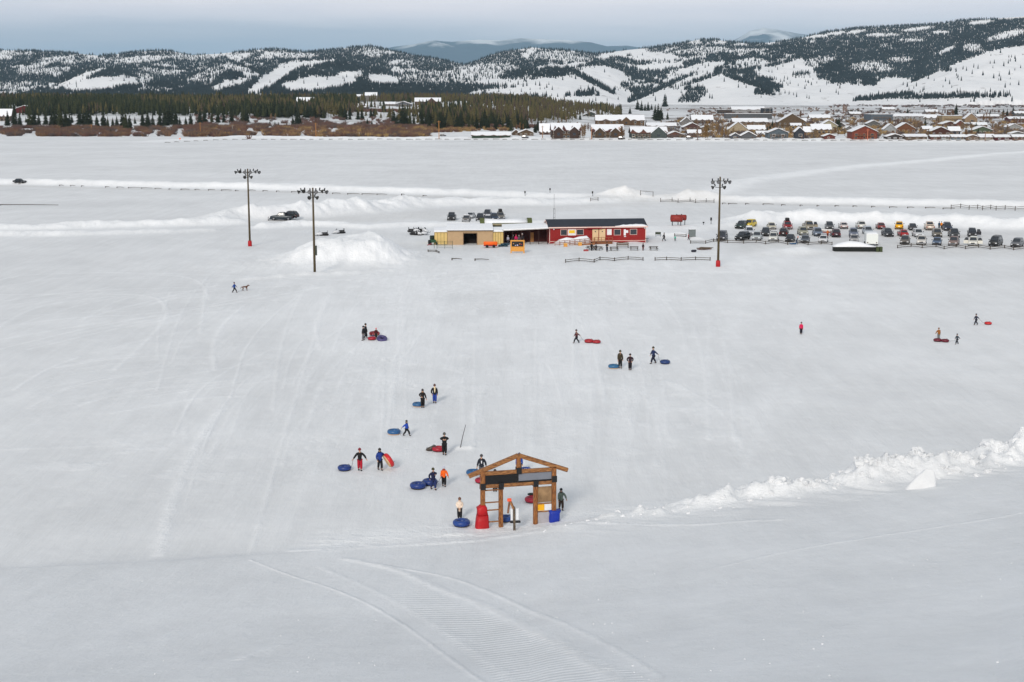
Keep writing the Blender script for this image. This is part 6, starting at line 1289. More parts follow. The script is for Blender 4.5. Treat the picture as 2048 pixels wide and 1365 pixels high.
HOUSES = [
 (1024, 1040, 271, 266, 260, (120, 88, 62), 'g', 'small brown gabled cabin at the left end of the town', {}),
 (1038, 1067, 272, 264, 258, (128, 96, 62), 'g', 'low brown house with a wide snowy gable left of the condominiums', {}),
 (1080, 1104, 270, 262, 247, (110, 60, 50), 's', 'dark red-brown house behind the left condominium block', {}),
 (1104, 1161, 277, 259, 246, (92, 62, 48), 's', 'left dark brown condominium block with patchy snow and small gables', dict(roof=(84, 52, 48), gx=[(-.55, 6), (.55, 6)], floors=2, wins=6)),
 (1184, 1246, 276, 261, 249, (104, 76, 50), 's', 'right brown condominium block with balconies and two gables', dict(roof=(84, 52, 48), gx=[(-.5, 6), (.5, 6)], floors=2, wins=6)),
 (1192, 1288, 251, 240, 230, (132, 92, 52), 's', 'large golden-brown lodge with a central gable behind the condominiums', dict(gx=[(.25, 9)], floors=2, wins=8, depth=16)),
 (1168, 1196, 234, 229, 223, (70, 84, 74), 'g', 'small high canopy roof among trees above the condominiums', {}),
 (1263, 1334, 277, 264, 253, (88, 104, 100), 's', 'green-grey house with a bare brown roof and an orange gable', dict(roof=(98, 62, 50), gx=[(.5, 10)], floors=2, wins=7)),
 (1294, 1352, 262, 251, 245, (132, 142, 158), 's', 'pale blue-grey two-storey house with a flat snowy roof', dict(floors=2)),
 (1334, 1366, 275, 268, 262, (150, 84, 62), 'g', 'low terracotta garage with a broad snowy gable', dict(wins=0)),
 (1367, 1402, 260, 253, 245, (120, 72, 62), 'g', 'red-brown house right of the pale blue one', {}),
 (1362, 1384, 251, 243, 234, (150, 146, 144), 'g', 'light grey gabled house in the row behind', {}),
 (1384, 1426, 248, 239, 230, (86, 42, 40), 's', 'dark maroon chalet with a snowy roof behind the bare trees', dict(floors=2)),
 (1403, 1432, 261, 254, 249, (150, 130, 108), 'g', 'small tan house tucked left of the big bare tree', {}),
 (1376, 1402, 272, 265, 259, (120, 84, 74), 's', 'brown bungalow under deep snow by the big bare tree', {}),
 (1456, 1496, 268, 258, 243, (222, 196, 150), 'g', 'large cream chalet with a wide gable and twin windows', dict(wins=3, floors=2, trim=(90, 60, 44))),
 (1496, 1530, 265, 258, 250, (106, 116, 138), 's', 'blue-grey wing right of the cream chalet', {}),
 (1462, 1479, 278, 270, 265, (104, 110, 122), 'g', 'tiny blue-grey shed left of the grey garage', dict(wins=1)),
 (1482, 1512, 278, 271, 263, (116, 118, 122), 'g', 'grey garage with a steep snowy roof in front of the cream chalet', dict(wins=0)),
 (1514, 1534, 274, 269, 263, (124, 128, 134), 's', 'small grey shed right of the grey garage', dict(wins=1)),
 (1536, 1576, 278, 264, 256, (110, 128, 142), 'g', 'two-storey blue-grey house with a balcony facing the field', dict(floors=2, wins=2, trim=(226, 226, 226))),
 (1590, 1608, 278, 262, 254, (62, 70, 86), 'g', 'narrow slate-blue house with a steep gable', dict(wins=1)),
 (1608, 1624, 272, 262, 253, (140, 82, 50), 's', 'brown house joined to the narrow slate-blue one', {}),
 (1624, 1662, 272, 258, 248, (204, 150, 60), 's', 'mustard yellow long house with a snowy roof', dict(floors=2)),
 (1556, 1612, 257, 243, 227, (128, 96, 58), 'g', 'broad brown house with a high double snow gable', dict(roof=None, floors=2)),
 (1582, 1602, 266, 250, 246, (206, 156, 60), 's', 'yellow house front below the double snow gable', {}),
 (1452, 1543, 238, 227, 221, (112, 116, 120), 'f', 'long grey industrial building with a flat snowy roof', dict(wins=0, depth=24)),
 (1464, 1530, 226, 219, 213, (206, 206, 206), 's', 'far wide snowy-roofed hall behind the grey industrial building', dict(wins=0, depth=20)),
 (1524, 1545, 229, 216, 214, (66, 74, 84), 'f', 'dark square tower block at the end of the industrial building', dict(wins=2)),
 (1436, 1464, 227, 219, 217, (92, 86, 84), 'f', 'plain dark grey wall building left of the far hall', dict(wins=0)),
 (1466, 1536, 251, 243, 236, (158, 132, 106), 's', 'long tan row building under snow behind the cream chalet', dict(wins=6)),
 (1640, 1674, 267, 250, 240, (214, 200, 158), 'g', 'pale cream house with a long sloping snowy roof', {}),
 (1600, 1622, 248, 241, 236, (78, 70, 120), 's', 'small purple-blue building beside the double snow gable', {}),
 (1620, 1660, 242, 235, 229, (206, 162, 92), 's', 'orange-tan low building behind the cream house', {}),
 (1648, 1670, 279, 274, 270, (150, 62, 48), 'g', 'low terracotta shed at the edge of the field', dict(wins=1)),
 (1704, 1754, 279, 262, 251, (178, 68, 40), 'g', 'big red-orange chalet with a glazed gable front', dict(wins=3, floors=2, trim=(190, 120, 90))),
 (1734, 1760, 256, 246, 240, (130, 130, 128), 'g', 'grey house with a snowy roof behind the big red chalet', {}),
 (1768, 1792, 268, 257, 247, (200, 204, 206), 'g', 'pale grey steep-gabled house between red and orange houses', {}),
 (1792, 1830, 268, 256, 245, (164, 92, 50), 'g', 'orange-brown house with a long diagonal snowy roof', dict(floors=2)),
 (1773, 1806, 280, 272, 267, (84, 74, 70), 'g', 'low dark cottage with white trimmed gable', dict(trim=(230, 230, 230))),
 (1812, 1854, 280, 274, 270, (140, 112, 84), 's', 'low tan mobile home in the front line', {}),
 (1846, 1864, 266, 257, 252, (226, 168, 110), 's', 'small peach two-storey house', dict(floors=2, wins=1)),
 (1862, 1900, 274, 261, 253, (110, 58, 42), 'g', 'dark log house with a wide snowy gable and bright windows', dict(trim=(230, 226, 210), wins=3)),
 (1898, 1920, 271, 260, 253, (50, 60, 82), 's', 'navy house attached right of the dark log house', {}),
 (1945, 1984, 269, 259, 252, (104, 124, 90), 'g', 'moss green house with a white edged gable', dict(trim=(220, 220, 210))),
 (1862, 1882, 280, 275, 272, (150, 90, 80), 's', 'low reddish mobile home beside the tan one', {}),
 (1883, 1904, 280, 274, 271, (206, 210, 210), 's', 'white mobile home in the front line', {}),
 (1904, 1932, 280, 274, 270, (134, 150, 168), 's', 'blue-grey mobile home in the front line', {}),
 (1932, 1958, 281, 275, 271, (150, 116, 92), 'g', 'brown mobile home in the front line', {}),
 (1960, 1990, 281, 275, 270, (196, 186, 166), 's', 'cream mobile home in the front line', {}),
 (1990, 2022, 281, 274, 270, (120, 38, 46), 's', 'maroon mobile home in the front line', dict(trim=(226, 226, 226))),
 (2026, 2052, 281, 276, 272, (150, 96, 76), 's', 'brown mobile home at the right edge of the photo', {}),
 (1742, 1786, 242, 228, 224, (112, 126, 142), 'f', 'big blue-grey warehouse, left half, with a plain front', dict(wins=0, depth=30)),
 (1786, 1846, 242, 232, 227, (190, 192, 196), 's', 'white building with dark tall openings under a broad snowy roof', dict(wins=5, depth=18)),
 (1884, 1924, 244, 231, 229, (214, 182, 132), 'f', 'large blank tan hall in the second line of the town', dict(wins=0, depth=18)),
 (1843, 1882, 242, 235, 229, (206, 204, 202), 's', 'snow-covered low building left of the tan hall', {}),
 (1930, 1954, 245, 236, 226, (196, 156, 108), 'g', 'tan chapel-like house with a pointed snowy gable', dict(wins=1)),
 (1954, 1998, 238, 232, 228, (128, 74, 64), 's', 'long red-brown building in the far line', {}),
 (2018, 2052, 246, 237, 233, (120, 40, 44), 's', 'maroon building at the right edge, second line', {}),
 (1946, 1974, 255, 249, 244, (124, 136, 150), 's', 'slate blue house behind the moss green one', {}),
 (2014, 2042, 262, 253, 247, (196, 196, 192), 'g', 'off-white gabled house near the right edge', {}),
 (1884, 1916, 254, 247, 242, (124, 68, 50), 'g', 'reddish brown gabled house behind the dark log house', {}),
 (1912, 1928, 257, 246, 240, (150, 70, 52), 'g', 'small brick-red house left of the tan chapel-like house', {}),
 (2022, 2048, 274, 266, 262, (150, 154, 152), 'g', 'pale grey low gable at the right edge', {}),
 (2030, 2056, 233, 226, 222, (70, 84, 96), 's', 'dark blue-grey shed far back at the right edge', {}),
 (1690, 1706, 262, 256, 251, (150, 150, 150), 'g', 'small grey house left of the big red chalet', {}),
 (1674, 1690, 258, 250, 244, (120, 110, 104), 'g', 'small brown house behind bare trees near the town centre', {}),
 (1852, 1876, 226, 223, 219, (200, 200, 200), 's', 'tiny far white-roofed house behind the warehouse line', {}),
 (1700, 1722, 231, 227, 223, (150, 120, 100), 's', 'far brown barn left of the warehouse', {}),
 (1765, 1790, 222, 218, 214, (180, 160, 150), 's', 'far pale barn above the warehouse', {}),
 # in the woods on the left
 (-6, 22, 243, 231, 218, (96, 82, 74), 's', 'grey-brown house with a snowy roof at the left edge of the photo', dict(floors=2)),
 (28, 70, 227, 218, 211, (140, 36, 38), 'g', 'red barn half hidden by trees at the far left', dict(wins=1)),
 (593, 626, 210, 203, 195, (126, 104, 84), 's', 'brown chalet with three small snowy gables in the woods', dict(gx=[(-.6, 6), (0, 6), (.62, 6)])),
 (710, 724, 198, 193, 189, (130, 120, 112), 's', 'small snowy house in the woods, left of a pair', {}), (730, 754, 197, 191, 185, (140, 124, 112), 's', 'snowy-roofed house in the woods on the highest clearing', {}),
 (712, 738, 221, 214, 208, (112, 110, 112), 's', 'grey house on the snowy clearing above the river willows', {}), (768, 790, 213, 208, 204, (150, 146, 144), 's', 'small pale house on the snowy clearing, middle one', {}), (792, 822, 214, 208, 203, (120, 124, 134), 'g', 'blue-grey house on the snowy clearing, right one', {}),
 (830, 881, 211, 203, 196, (116, 76, 62), 's', 'long brown lodge on top of the snowy clearing', dict(gx=[(.3, 12)])),
 (944, 1020, 277, 272, 266, (58, 92, 70), 's', 'long low green-walled shed under a thick snow roof', dict(wins=0, depth=9)),
]
for h in HOUSES: house(*h[:7], h[7], **h[8])

# timber utility poles along the far road
def upole(px, yb, yt, c, lab):
    g = G(px, yb); s = g.y/F; H = EYE+(190-yt)*s-g.z; r = empty('utility_pole', tuple(g), 0, lab, 'utility pole', 'utility poles along the far road')
    MB().tube([(0, 0, -1), (0, 0, H)], [.28, .2], 8).build('pole', mat('upole_%d' % c[0], c, .9), r); MB().beam((-1.3, 0, H-.8), (1.3, 0, H-.8), .16, .16).build('cross_arm', mat('upole_%d' % c[0], c, .9), r)
for i, (px, yb, yt, c) in enumerate([(183, 263, 247, (176, 124, 70)), (401, 271, 243, (176, 124, 70)), (465, 265, 248, (160, 150, 140)), (632, 274, 244, (176, 124, 70)), (878, 279, 240, (176, 130, 80)), (1085, 276, 250, (150, 110, 76)), (1183, 280, 252, (168, 116, 80)), (1238, 276, 252, (168, 130, 80)), (1395, 281, 240, (110, 90, 84)), (1607, 230, 214, (110, 100, 94)), (1735, 281, 256, (200, 120, 90)), (1550, 262, 238, (120, 110, 104)), (1699, 262, 238, (120, 110, 104)), (1970, 283, 262, (130, 100, 80))]):
    upole(px, yb, yt, c, 'wooden utility pole at the edge of the field, ' if False else ['pole in the willows left of the field', 'orange-brown pole in front of the willow strip at left', 'pale thin pole inside the willow strip', 'orange-brown pole with the brown willow strip behind it, mid left', 'tall pole by the green-walled shed', 'pole before the left condominium block', 'pole between the two condominium blocks', 'pole against the right condominium block', 'dark tall pole beside the big bare tree', 'far thin pole behind the double gable', 'reddish pole in front of the big red chalet', 'thin pole beside the blue-grey balcony house', 'thin pole left of the big red chalet', 'short pole before the cream mobile home'][i])
def small_sign(px, py, c, lab):
    g = G(px, py); r = empty('road_sign', tuple(g), 0, lab, 'sign'); MB().tube([(0, 0, 0), (0, 0, 1.6)], .06, 5).build('stake', BLACK, r); MB().bbox(-.5, .5, -.05, .05, 1.3, 2.2, .03).build('plate', mat('sign_%d' % c[1], c, .6), r)
small_sign(360, 283, (236, 110, 40), 'small orange sign at the far edge of the field, left one'); small_sign(581, 272, (240, 140, 60), 'small orange sign beside the road, right one'); small_sign(379, 273, (200, 150, 90), 'small tan sign in front of the willow strip')
# ================================================================== trees
def conifer_mesh(name, seed, H=1.0, w=.21, tiers=16, dens=10, mats=None, bare=.12, droop=.5):
    """unit-height conifer crown made of many small bough faces; separate trunk"""
    q = random.Random(seed); m = MB()
    for t in range(tiers):
        z = bare+(1-bare)*(t/tiers)**.93; rr = w*(1-(t/tiers)**1.15)*(q.uniform(.75, 1.15)); n = max(4, int(dens*(1-t/tiers*.7)))
        for k in range(n):
            a = 6.283*(k+q.random())/n; L_ = rr*q.uniform(.55, 1.15); wd = L_*q.uniform(.25, .45)+.008; ca, sa = math.cos(a), math.sin(a)
            dz = -L_*droop*q.uniform(.4, 1.2); zz = z+q.uniform(-.02, .02)
            p0 = (0.01*ca, .01*sa, zz+.03); p1 = (ca*L_*.6-sa*wd, sa*L_*.6+ca*wd, zz+dz*.5); p2 = (ca*L_, sa*L_, zz+dz); p3 = (ca*L_*.6+sa*wd, sa*L_*.6-ca*wd, zz+dz*.5); p4 = (ca*L_*.5, sa*L_*.5, zz+dz*.3+.035)
            m.add([p0, p1, p2, p3, p4], [(0, 1, 4), (1, 2, 4), (2, 3, 4), (3, 0, 4)])
    m.tube([(0, 0, .9), (0, 0, 1.02)], [.012, .002], 4)
    tr = MB().tube([(0, 0, -.06), (0, 0, .5), (0, 0, .95)], [.018, .012, .004], 6)
    return m.mesh(name, mats[0]), tr.mesh('trunk', mats[1])
GRN = mat('conifer_green', (62, 66, 44), .95, var=.4, sc=1.2, spec=.15, c2=(40, 44, 30)); DGR = mat('conifer_dark', (46, 52, 38), .95, var=.4, sc=1.2, spec=.15, c2=(30, 35, 26)); OLV = mat('conifer_olive', (96, 88, 58), .95, var=.35, sc=1.2, spec=.15, c2=(66, 62, 42))
DEAD = mat('dead_conifer', (92, 80, 68), .95, var=.3, sc=1.2, spec=.1, c2=(62, 54, 46)); BARK = mat('bark', (84, 72, 62), .95)
CM = [conifer_mesh('crown', i, w=[.20, .24, .17, .27, .15][i], mats=([GRN, DGR, OLV, DGR, GRN][i], BARK), dens=[11, 12, 9, 13, 9][i], bare=[.12, .05, .3, .03, .2][i]) for i in range(5)]
def conifer(px, py, hpx, kind, lab, grp, loc=None, H=None):
    g = loc if loc is not None else G(px, py); h = H or hpx*g.y/F
    r = empty('conifer', (g.x, g.y, g.z), rnd.uniform(0, 6.28), lab, 'tree', grp); r.scale = (h*1.35, h*1.35, h)
    link('crown', CM[kind][0], r); link('trunk', CM[kind][1], r); return r
q = random.Random(5)
GA = ('dark conifer between the snowy bank and the willow strip at left', 'front conifers by the willow strip')
front = [(16, 252, 30), (30, 255, 36), (40, 252, 26), (60, 254, 40), (68, 252, 34), (78, 250, 22), (92, 250, 26), (104, 252, 30), (112, 254, 42), (122, 256, 48), (132, 258, 38), (120, 258, 26), (140, 255, 30), (160, 250, 34), (168, 248, 30), (176, 252, 38), (182, 250, 26), (208, 258, 36), (194, 254, 24), (216, 256, 22), (226, 256, 20), (234, 254, 22), (246, 258, 34), (252, 262, 40), (260, 260, 30), (286, 256, 32), (296, 258, 36), (306, 256, 28), (320, 254, 30), (330, 252, 34), (338, 250, 38), (344, 250, 28), (352, 252, 34), (360, 256, 22), (372, 254, 20), (382, 252, 26), (400, 250, 30),
 (410, 248, 28), (424, 246, 22), (436, 246, 24), (448, 246, 22), (464, 246, 26), (486, 244, 32), (494, 246, 28), (222, 270, 12), (594, 252, 30), (586, 250, 18), (600, 250, 22), (550, 252, 9), (557, 252, 8), (573, 252, 7), (540, 250, 9), (270, 248, 14), (203, 244, 10), (144, 246, 16), (52, 246, 12)]
for px, py, h in front: conifer(px, py, h*1.0, q.choice([1, 3, 1, 0]), *GA)
GBx = ('dark conifer at the edge of the snowy clearing with houses', 'conifers around the clearing')
for px, py, h in [(640, 236, 30), (648, 238, 28), (662, 236, 34), (672, 238, 36), (682, 238, 40), (690, 240, 32), (700, 232, 22), (716, 240, 22), (724, 240, 24), (732, 236, 18), (742, 236, 22), (752, 236, 24), (748, 234, 18), (779, 244, 36), (788, 246, 30), (800, 252, 46), (806, 252, 50), (812, 250, 36), (820, 252, 30), (794, 254, 28), (828, 250, 22), (836, 252, 26), (844, 250, 30), (852, 250, 22), (700, 240, 16), (762, 240, 16), (716, 230, 14), (690, 222, 26), (628, 238, 30), (615, 236, 30), (604, 236, 34), (574, 236, 34), (560, 236, 30), (548, 234, 34), (530, 236, 30), (515, 238, 26), (735, 252, 16), (744, 254, 14), (722, 252, 12)]:
    conifer(px, py, h*.95, q.choice([1, 0, 3, 2]), *GBx)
GC = ('dark green conifer fronting the wood between clearing and town', 'front conifers of the middle wood')
for k in range(74):
    px = 855+k*2.75+q.uniform(-3, 3); py = q.uniform(248, 260) if px < 1010 else q.uniform(246, 266); conifer(px, py, q.uniform(18, 34), q.choice([1, 0, 2, 3, 1]), *GC)
GD = ('tall conifer among the houses of the town', 'conifers in the town')
for px, py, h, k in [(1076, 262, 24, 1), (1070, 266, 20, 1), (1204, 234, 16, 1), (1222, 228, 14, 1), (1310, 240, 30, 1), (1316, 242, 34, 1), (1322, 240, 26, 3), (1330, 214, 26, 1), (1335, 240, 16, 0), (1292, 252, 12, 1), (1545, 258, 18, 3), (1540, 262, 14, 3), (1534, 264, 12, 1), (1677, 262, 30, 1), (1673, 260, 24, 3), (1912, 230, 22, 1), (1832, 236, 12, 1), (1836, 238, 14, 3), (2006, 232, 14, 3), (2014, 234, 16, 1), (2026, 232, 18, 3), (1952, 258, 14, 1), (1956, 272, 16, 1), (1704, 226, 9, 1), (1710, 227, 8, 1), (1716, 226, 9, 1), (1700, 226, 8, 1), (1290, 222, 14, 1), (1296, 222, 18, 1), (1283, 222, 20, 1), (1303, 220, 12, 1), (1275, 220, 22, 1), (1486, 232, 7, 1), (1500, 231, 7, 3), (1240, 226, 14, 1), (1260, 228, 14, 1), (1160, 240, 14, 1), (1150, 236, 16, 1), (1815, 227, 10, 3), (1940, 230, 9, 1), (1955, 229, 8, 3), (1980, 230, 9, 1), (1760, 224, 8, 1), (1850, 252, 15, 1), (1415, 262, 18, 1)]:
    conifer(px, py, h, k, *GD)

# the wood itself: several thousand conifers on the low rise, one mass
def merge_stuff(name, items, variants, mats):
    """items: (x, y, z, h, w, rot, variant); variants: list of (V, F, material index)"""
    Vs, Fs, Ms = [], [], []; off = 0
    it = np.array([i[:6] for i in items]); vi = np.array([i[6] for i in items])
    for k, (V0, F0, mi) in enumerate(variants):
        s = it[vi == k]
        if not len(s): continue
        ca, sa = np.cos(s[:, 5]), np.sin(s[:, 5]); X = V0[None, :, 0]; Y = V0[None, :, 1]
        vx = (X*ca[:, None]-Y*sa[:, None])*s[:, 4:5]+s[:, 0:1]; vy = (X*sa[:, None]+Y*ca[:, None])*s[:, 4:5]+s[:, 1:2]; vz = V0[None, :, 2]*s[:, 3:4]+s[:, 2:3]
        V = np.stack([vx, vy, vz], -1).reshape(-1, 3); Fc = (F0[None]+(np.arange(len(s))*len(V0))[:, None, None]).reshape(-1, F0.shape[1])+off
        Vs.append(V); Fs.append(Fc); Ms.append(np.full(len(Fc), mi)); off += len(V)
    return tri_mesh(name, np.concatenate(Vs), np.concatenate(Fs), mats, np.concatenate(Ms))
def mini_conifer(seed, w=.2, tiers=6, n=6, bare=.15):
    q_ = random.Random(seed); V, Fc = [], []
    for t in range(tiers):
        z = bare+(1-bare)*t/tiers; rr = w*(1-(t/tiers)**1.2)*q_.uniform(.8, 1.1)+.01; o = len(V)
        V.append((0, 0, min(1, z+(1-bare)/tiers*1.7)))
        for k in range(n):
            a = 6.283*(k+q_.uniform(-.3, .3))/n; r_ = rr*q_.uniform(.65, 1.2); V.append((r_*math.cos(a), r_*math.sin(a), z-q_.uniform(0, .05)))
        for k in range(n): Fc.append((o, o+1+k, o+1+(k+1) % n))
    o = len(V); V += [(-.016, -.01, -.1), (.016, -.01, -.1), (0, .016, -.1), (0, 0, .7)]; Fc += [(o, o+1, o+3), (o+1, o+2, o+3), (o+2, o, o+3)]
    return np.array(V), np.array(Fc)
VAR = []
for i, (w_, bare, mi) in enumerate([(.17, .18, 0), (.20, .1, 1), (.13, .35, 2), (.15, .3, 0), (.12, .4, 3), (.16, .25, 2)]):
    V_, F_ = mini_conifer(40+i, w_, 6, 6, bare); VAR.append((V_, F_, mi))
def forest():
    rs = np.random.RandomState(21); n = 36000
    px = rs.uniform(-420, 1330, n); Y = 1000*np.exp(rs.uniform(np.log(1.28), np.log(2.75), n)); X = (px-CX)/F*Y
    z = T(X, Y, False); py = 190+(EYE-z)/Y*F
    den = np.ones(n)
    # snowy bank above the willows, and the clearing with the houses
    edge = np.interp(px, [-140, 0, 200, 400, 520, 640, 760, 860, 900, 1000, 1100, 1200, 1330], [233, 233, 231, 232, 236, 236, 230, 240, 246, 248, 246, 238, 224])
    den = np.where(py > edge, .0, den)
    for cx, cy, rx, ry, v in [(765, 222, 90, 12, .06), (905, 216, 48, 9, .12), (735, 201, 34, 5, .1), (610, 212, 18, 6, .0), (855, 213, 34, 5, .0), (10, 238, 20, 14, 0), (48, 222, 26, 8, .0), (760, 209, 40, 4, .02), (950, 205, 40, 14, .45), (690, 228, 40, 8, .4), (1190, 208, 90, 7, .25), (1040, 222, 90, 10, .75), (1180, 232, 40, 6, .1)]:
        k = ((px-cx)/rx)**2+((py-cy)/ry)**2 < 1; den = np.where(k, v, den)
    den = den*np.interp(px, [900, 1050, 1200, 1330], [1, .75, .5, .0])*(.75+.5*fbm(X/60, Y/60, 2)); den = np.where((px > 1240) & (py > 212), 0, den)
    den = den*np.interp(Y, [1300, 2300, 2750], [1, 1, .7])
    k = rs.rand(n) < den*(.42+.5*sstep(.38, .6, fbm(X/45+9, Y/90, 3))); X, Y, z, px = X[k], Y[k], z[k], px[k]; m = len(X)
    h = rs.uniform(8, 16.5, m)*np.interp(px, [0, 250, 500, 900, 1300], [.95, 1.0, 1.0, .95, .9]); tall = rs.rand(m) < .04; h = np.where(tall, h*1.25, h)
    br = fbm(X/90+3, Y/200, 3); mixp = np.clip((br-.4)*3+np.interp(px, [0, 500, 1000, 1300], [.05, .15, .5, .55]), 0, 1)
    items = []
    for i in range(m):
        v = (rs.choice([2, 4, 5]) if rs.rand() < mixp[i] else rs.choice([0, 1, 3])); ww = h[i]*rs.uniform(.85, 1.15); items.append((X[i], Y[i], z[i], h[i], ww, rs.uniform(0, 6.28), int(v)))
    merge_stuff('forest', items, VAR, [GRN, DGR, OLV, DEAD]); print('forest', m)
forest()

# twiggy shrubs: willows, bare cottonwoods
def twig_clump(seed, n=26, spread=.5, lean=.5, width=.02):
    q_ = random.Random(seed); V, Fc = [], []
    for k in range(n):
        a = q_.uniform(0, 6.28); r0 = spread*.35*q_.random(); x0_, y0_ = r0*math.cos(a), r0*math.sin(a); b = a+q_.uniform(-.6, .6); l = q_.uniform(.55, 1.0); ls = lean*q_.random(); x1_, y1_ = x0_+ls*l*math.cos(b), y0_+ls*l*math.sin(b); w_ = width*q_.uniform(.7, 1.5); c = q_.uniform(0, 6.28); o = len(V)
        V += [(x0_-w_*math.cos(c), y0_-w_*math.sin(c), 0), (x0_+w_*math.cos(c), y0_+w_*math.sin(c), 0), (x1_, y1_, l)]; Fc.append((o, o+1, o+2))
        mx_, my_ = (x0_+x1_)/2, (y0_+y1_)/2; d = q_.uniform(0, 6.28); V += [(mx_, my_, l*.45), (mx_+w_, my_+w_, l*.5), (mx_+.2*math.cos(d), my_+.2*math.sin(d), l*q_.uniform(.75, 1))]; Fc.append((o+3, o+4, o+5))
    return np.array(V), np.array(Fc)
WIL = [mat('willow_red', (112, 82, 72), .95, var=.2), mat('willow_brown', (130, 102, 78), .95, var=.2), mat('willow_tan', (164, 136, 88), .95, var=.2), mat('willow_grey', (96, 84, 80), .95, var=.2)]
WV = [(*twig_clump(i, 30, .9, .8, .045), i % 4) for i in range(8)]
def willows():
    rs = np.random.RandomState(5); items = []
    def strip(n, x0, x1, ya, yb, h, kinds, hole=.35):
        px = rs.uniform(x0, x1, n); u = (px-x0)/(x1-x0); a = ya[0]+(ya[1]-ya[0])*u; b = yb[0]+(yb[1]-yb[0])*u; py = a+rs.rand(n)*(b-a)
        k = fbm(px/16, py/3.5, 3) >= hole; px, py = px[k], py[k]; z = np.zeros(len(px))
        for _k in range(3): Y = (31-z)*F/(py-190); X = (px-CX)/F*Y; z = T(X, Y, False)
        for i in range(len(px)):
            hh = rs.uniform(.6, 1.3)*h; items.append((X[i], Y[i], z[i]-.1, hh, hh*rs.uniform(1.0, 1.7), rs.uniform(0, 6.28), int(rs.choice(kinds))))
    strip(3500, -400, 560, (266, 258), (270, 272), 3.4, [0, 1, 4, 5, 3, 3], .45)
    strip(1300, -400, 480, (258, 254), (261, 258), 3.0, [0, 3, 4, 7], .5)
    strip(1900, 400, 860, (258, 262), (271, 273), 3.4, [0, 1, 2, 5, 4, 3], .44)
    strip(1500, 400, 800, (244, 246), (257, 256), 3.0, [0, 3, 4, 7], .47)
    strip(700, 730, 1100, (254, 252), (256, 255), 3.0, [0, 4, 3], .3); strip(500, 700, 850, (240, 241), (242, 243), 2.6, [0, 4], .3)
    strip(500, 860, 1020, (262, 260), (266, 264), 2.6, [0, 1, 2], .45)
    strip(1500, 1330, 2080, (216, 214), (232, 236), 3.6, [3, 7, 1, 0], .5); strip(900, 1650, 2100, (208, 206), (214, 214), 4.5, [3, 7, 0], .5)
    strip(2200, 1330, 2080, (236, 236), (276, 278), 3.4, [1, 3, 7, 2], .47)
    merge_stuff('willow_thicket', items, WV, WIL)
willows()
def bare_tree(px, py, hpx, wpx, c, lab, seed):
    """leafless cottonwood: trunk, limbs and a haze of fine twigs"""
    g = G(px, py); s = g.y/F; H = hpx*s; W = wpx*s/2; q_ = random.Random(seed); r = empty('bare_tree', tuple(g), 0, lab, 'tree', 'leafless trees in the town')
    m_ = mat('twigs_%d' % c[0], c, .95, var=.25); tr = MB(); cr = MB(); n = max(3, int(W/1.4))
    for k in range(n):
        bx = (q_.uniform(-.8, .8))*W; by = q_.uniform(-1.5, 1.5); hh = H*q_.uniform(.75, 1)*(1-.3*abs(bx)/W); tr.tube([(bx, by, -.5), (bx+q_.uniform(-.3, .3), by, hh*.5), (bx+q_.uniform(-.5, .5), by, hh*.9)], [.16, .1, .03], 5)
        for j in range(44):
            z0 = hh*q_.uniform(.08, .85); a = q_.uniform(0, 6.28); L_ = q_.uniform(.12, .3)*hh*(1-.5*z0/hh); x1_ = bx+L_*math.cos(a)*.7; y1_ = by+L_*math.sin(a)*.7; z1_ = z0+L_*q_.uniform(.5, 1); w_ = .22
            cr.add([(bx, by, z0), (bx+w_, by, z0+w_), (x1_, y1_, z1_)], [(0, 1, 2)])
            for e in range(5):
                b = q_.uniform(0, 6.28); t = q_.uniform(.3, 1); xm, ym, zm = bx+(x1_-bx)*t, by+(y1_-by)*t, z0+(z1_-z0)*t; l2 = L_*.5; cr.add([(xm, ym, zm), (xm+.20, ym, zm+.12), (xm+l2*math.cos(b)*.6, ym+l2*math.sin(b)*.6, zm+l2*.8)], [(0, 1, 2)])
    cr.build('crown', m_, r); tr.build('trunk', mat('bare_trunk', (110, 96, 78), .9), r)
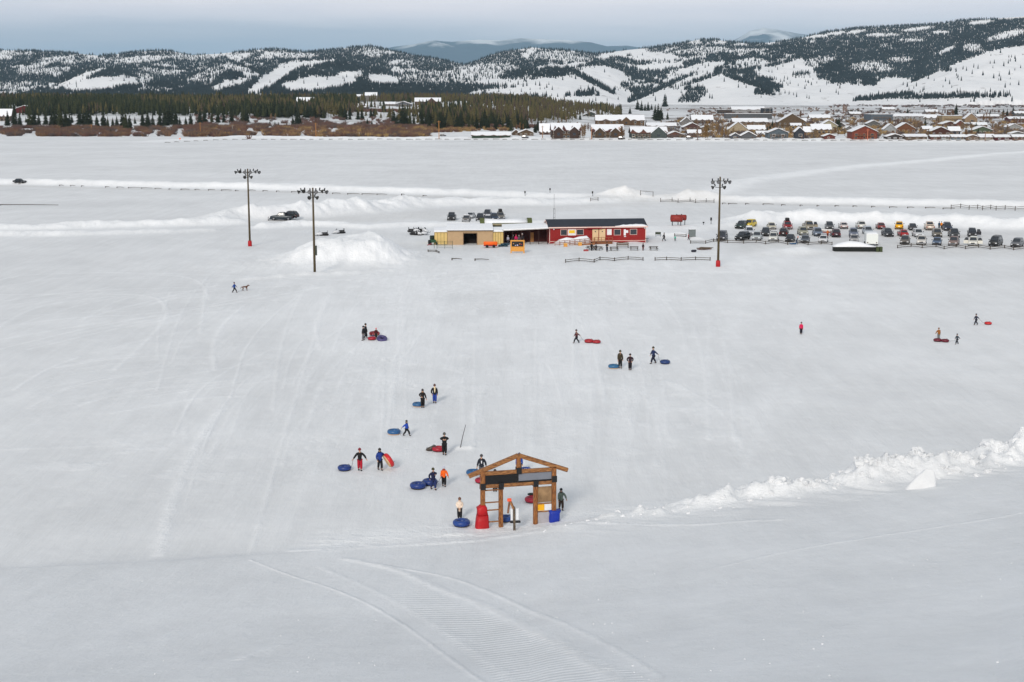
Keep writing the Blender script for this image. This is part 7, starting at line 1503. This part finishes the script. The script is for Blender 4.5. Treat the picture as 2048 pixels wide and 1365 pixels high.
for i, (px, py, h, w_, c, lab) in enumerate([(1428, 277, 42, 62, (124, 96, 56), 'broad golden-brown leafless tree clump left of the cream chalet'), (1405, 276, 22, 36, (130, 108, 74), 'low leafless scrub in front of the brown bungalow'), (1462, 276, 26, 26, (130, 104, 68), 'leafless tree before the cream chalet'),
 (1170, 277, 36, 26, (112, 84, 50), 'leafless brown tree between the condominium blocks'), (1208, 276, 18, 14, (116, 92, 60), 'small leafless tree before the right condominium block'), (1241, 276, 28, 18, (110, 80, 50), 'leafless tree at the right end of the right condominium block'), (1688, 226, 18, 20, (140, 108, 90), 'far leafless tree behind the town, pale brown'),
 (1833, 262, 24, 36, (120, 98, 74), 'leafless tree right of the orange-brown house'), (1776, 250, 16, 22, (110, 74, 56), 'leafless tree before the blue-grey warehouse'), (1932, 268, 28, 34, (118, 96, 66), 'tall leafless tree left of the moss green house'), (1872, 248, 16, 20, (110, 88, 70), 'leafless tree before the tan hall'),
 (1998, 266, 22, 50, (122, 100, 78), 'wide leafless scrub right of the moss green house'), (1714, 254, 12, 30, (120, 98, 86), 'leafless scrub left of the warehouse'), (1735, 252, 14, 26, (112, 92, 80), 'leafless scrub before the warehouse corner'), (1585, 264, 14, 18, (120, 96, 60), 'leafless bush under the double snow gable'), (1667, 268, 18, 12, (112, 90, 66), 'thin leafless tree right of the cream house'),
 (1148, 262, 22, 26, (112, 88, 60), 'leafless tree behind the left condominium block'), (1040, 262, 18, 20, (110, 86, 64), 'leafless tree above the low brown house'), (1270, 246, 14, 34, (110, 90, 68), 'leafless trees behind the golden-brown lodge'), (1396, 236, 14, 30, (112, 92, 76), 'leafless trees behind the maroon chalet'), (1890, 228, 10, 60, (104, 82, 72), 'low leafless thicket behind the tan hall'), (1975, 226, 9, 60, (104, 82, 72), 'low leafless thicket behind the tan chapel-like house'),
 (1120, 254, 14, 30, (116, 90, 62), 'leafless bushes between the woods and the condominiums'), (1085, 254, 14, 20, (106, 84, 60), 'leafless bush left of the condominiums'), (548, 240, 18, 14, (120, 112, 108), 'grey leafless tree in front of the woods'), (640, 252, 18, 34, (104, 92, 92), 'grey leafless trees by the willow strip')]):
    bare_tree(px, py, h, w_, c, lab, i)
bt = random.Random(77)
SP = [(1060, 250), (1130, 246), (1176, 262), (1218, 254), (1296, 266), (1345, 258), (1440, 250), (1500, 256), (1530, 270), (1552, 262), (1582, 272), (1614, 252), (1630, 276), (1686, 272), (1700, 246), (1762, 262), (1800, 252), (1842, 258), (1858, 276), (1900, 256), (1924, 262), (1940, 274), (1990, 258), (2010, 272), (2036, 250), (1470, 244), (1556, 238), (1606, 236), (1664, 248), (1746, 250), (1820, 246), (1866, 236), (1906, 238), (1972, 244), (2004, 240), (1390, 252), (1320, 256)]
for i, (px, py) in enumerate(SP):
    bare_tree(px, py, bt.uniform(13, 22), bt.uniform(12, 28), bt.choice([(118, 96, 70), (104, 82, 66), (126, 104, 80), (110, 92, 80)]), 'smaller leafless tree standing between the houses of the town', 100+i)
# ------------------------------------------------------------------ haze
hz = MB().box(-42000, 42000, -400, 47000, -80, 2080).build('haze', [])
tag(hz, kind='stuff')
hm = bpy.data.materials.new('haze'); hm.use_nodes = True; _t = hm.node_tree
for n_ in list(_t.nodes):
    if n_.type == 'BSDF_PRINCIPLED': _t.nodes.remove(n_)
pv = _t.nodes.new('ShaderNodeVolumePrincipled'); pv.inputs['Color'].default_value = (.52, .78, 1, 1); pv.inputs['Density'].default_value = 2.0e-5; pv.inputs['Anisotropy'].default_value = -.15
_t.links.new(pv.outputs[0], [n_ for n_ in _t.nodes if n_.type == 'OUTPUT_MATERIAL'][0].inputs['Volume'])
hz.data.materials.append(hm)
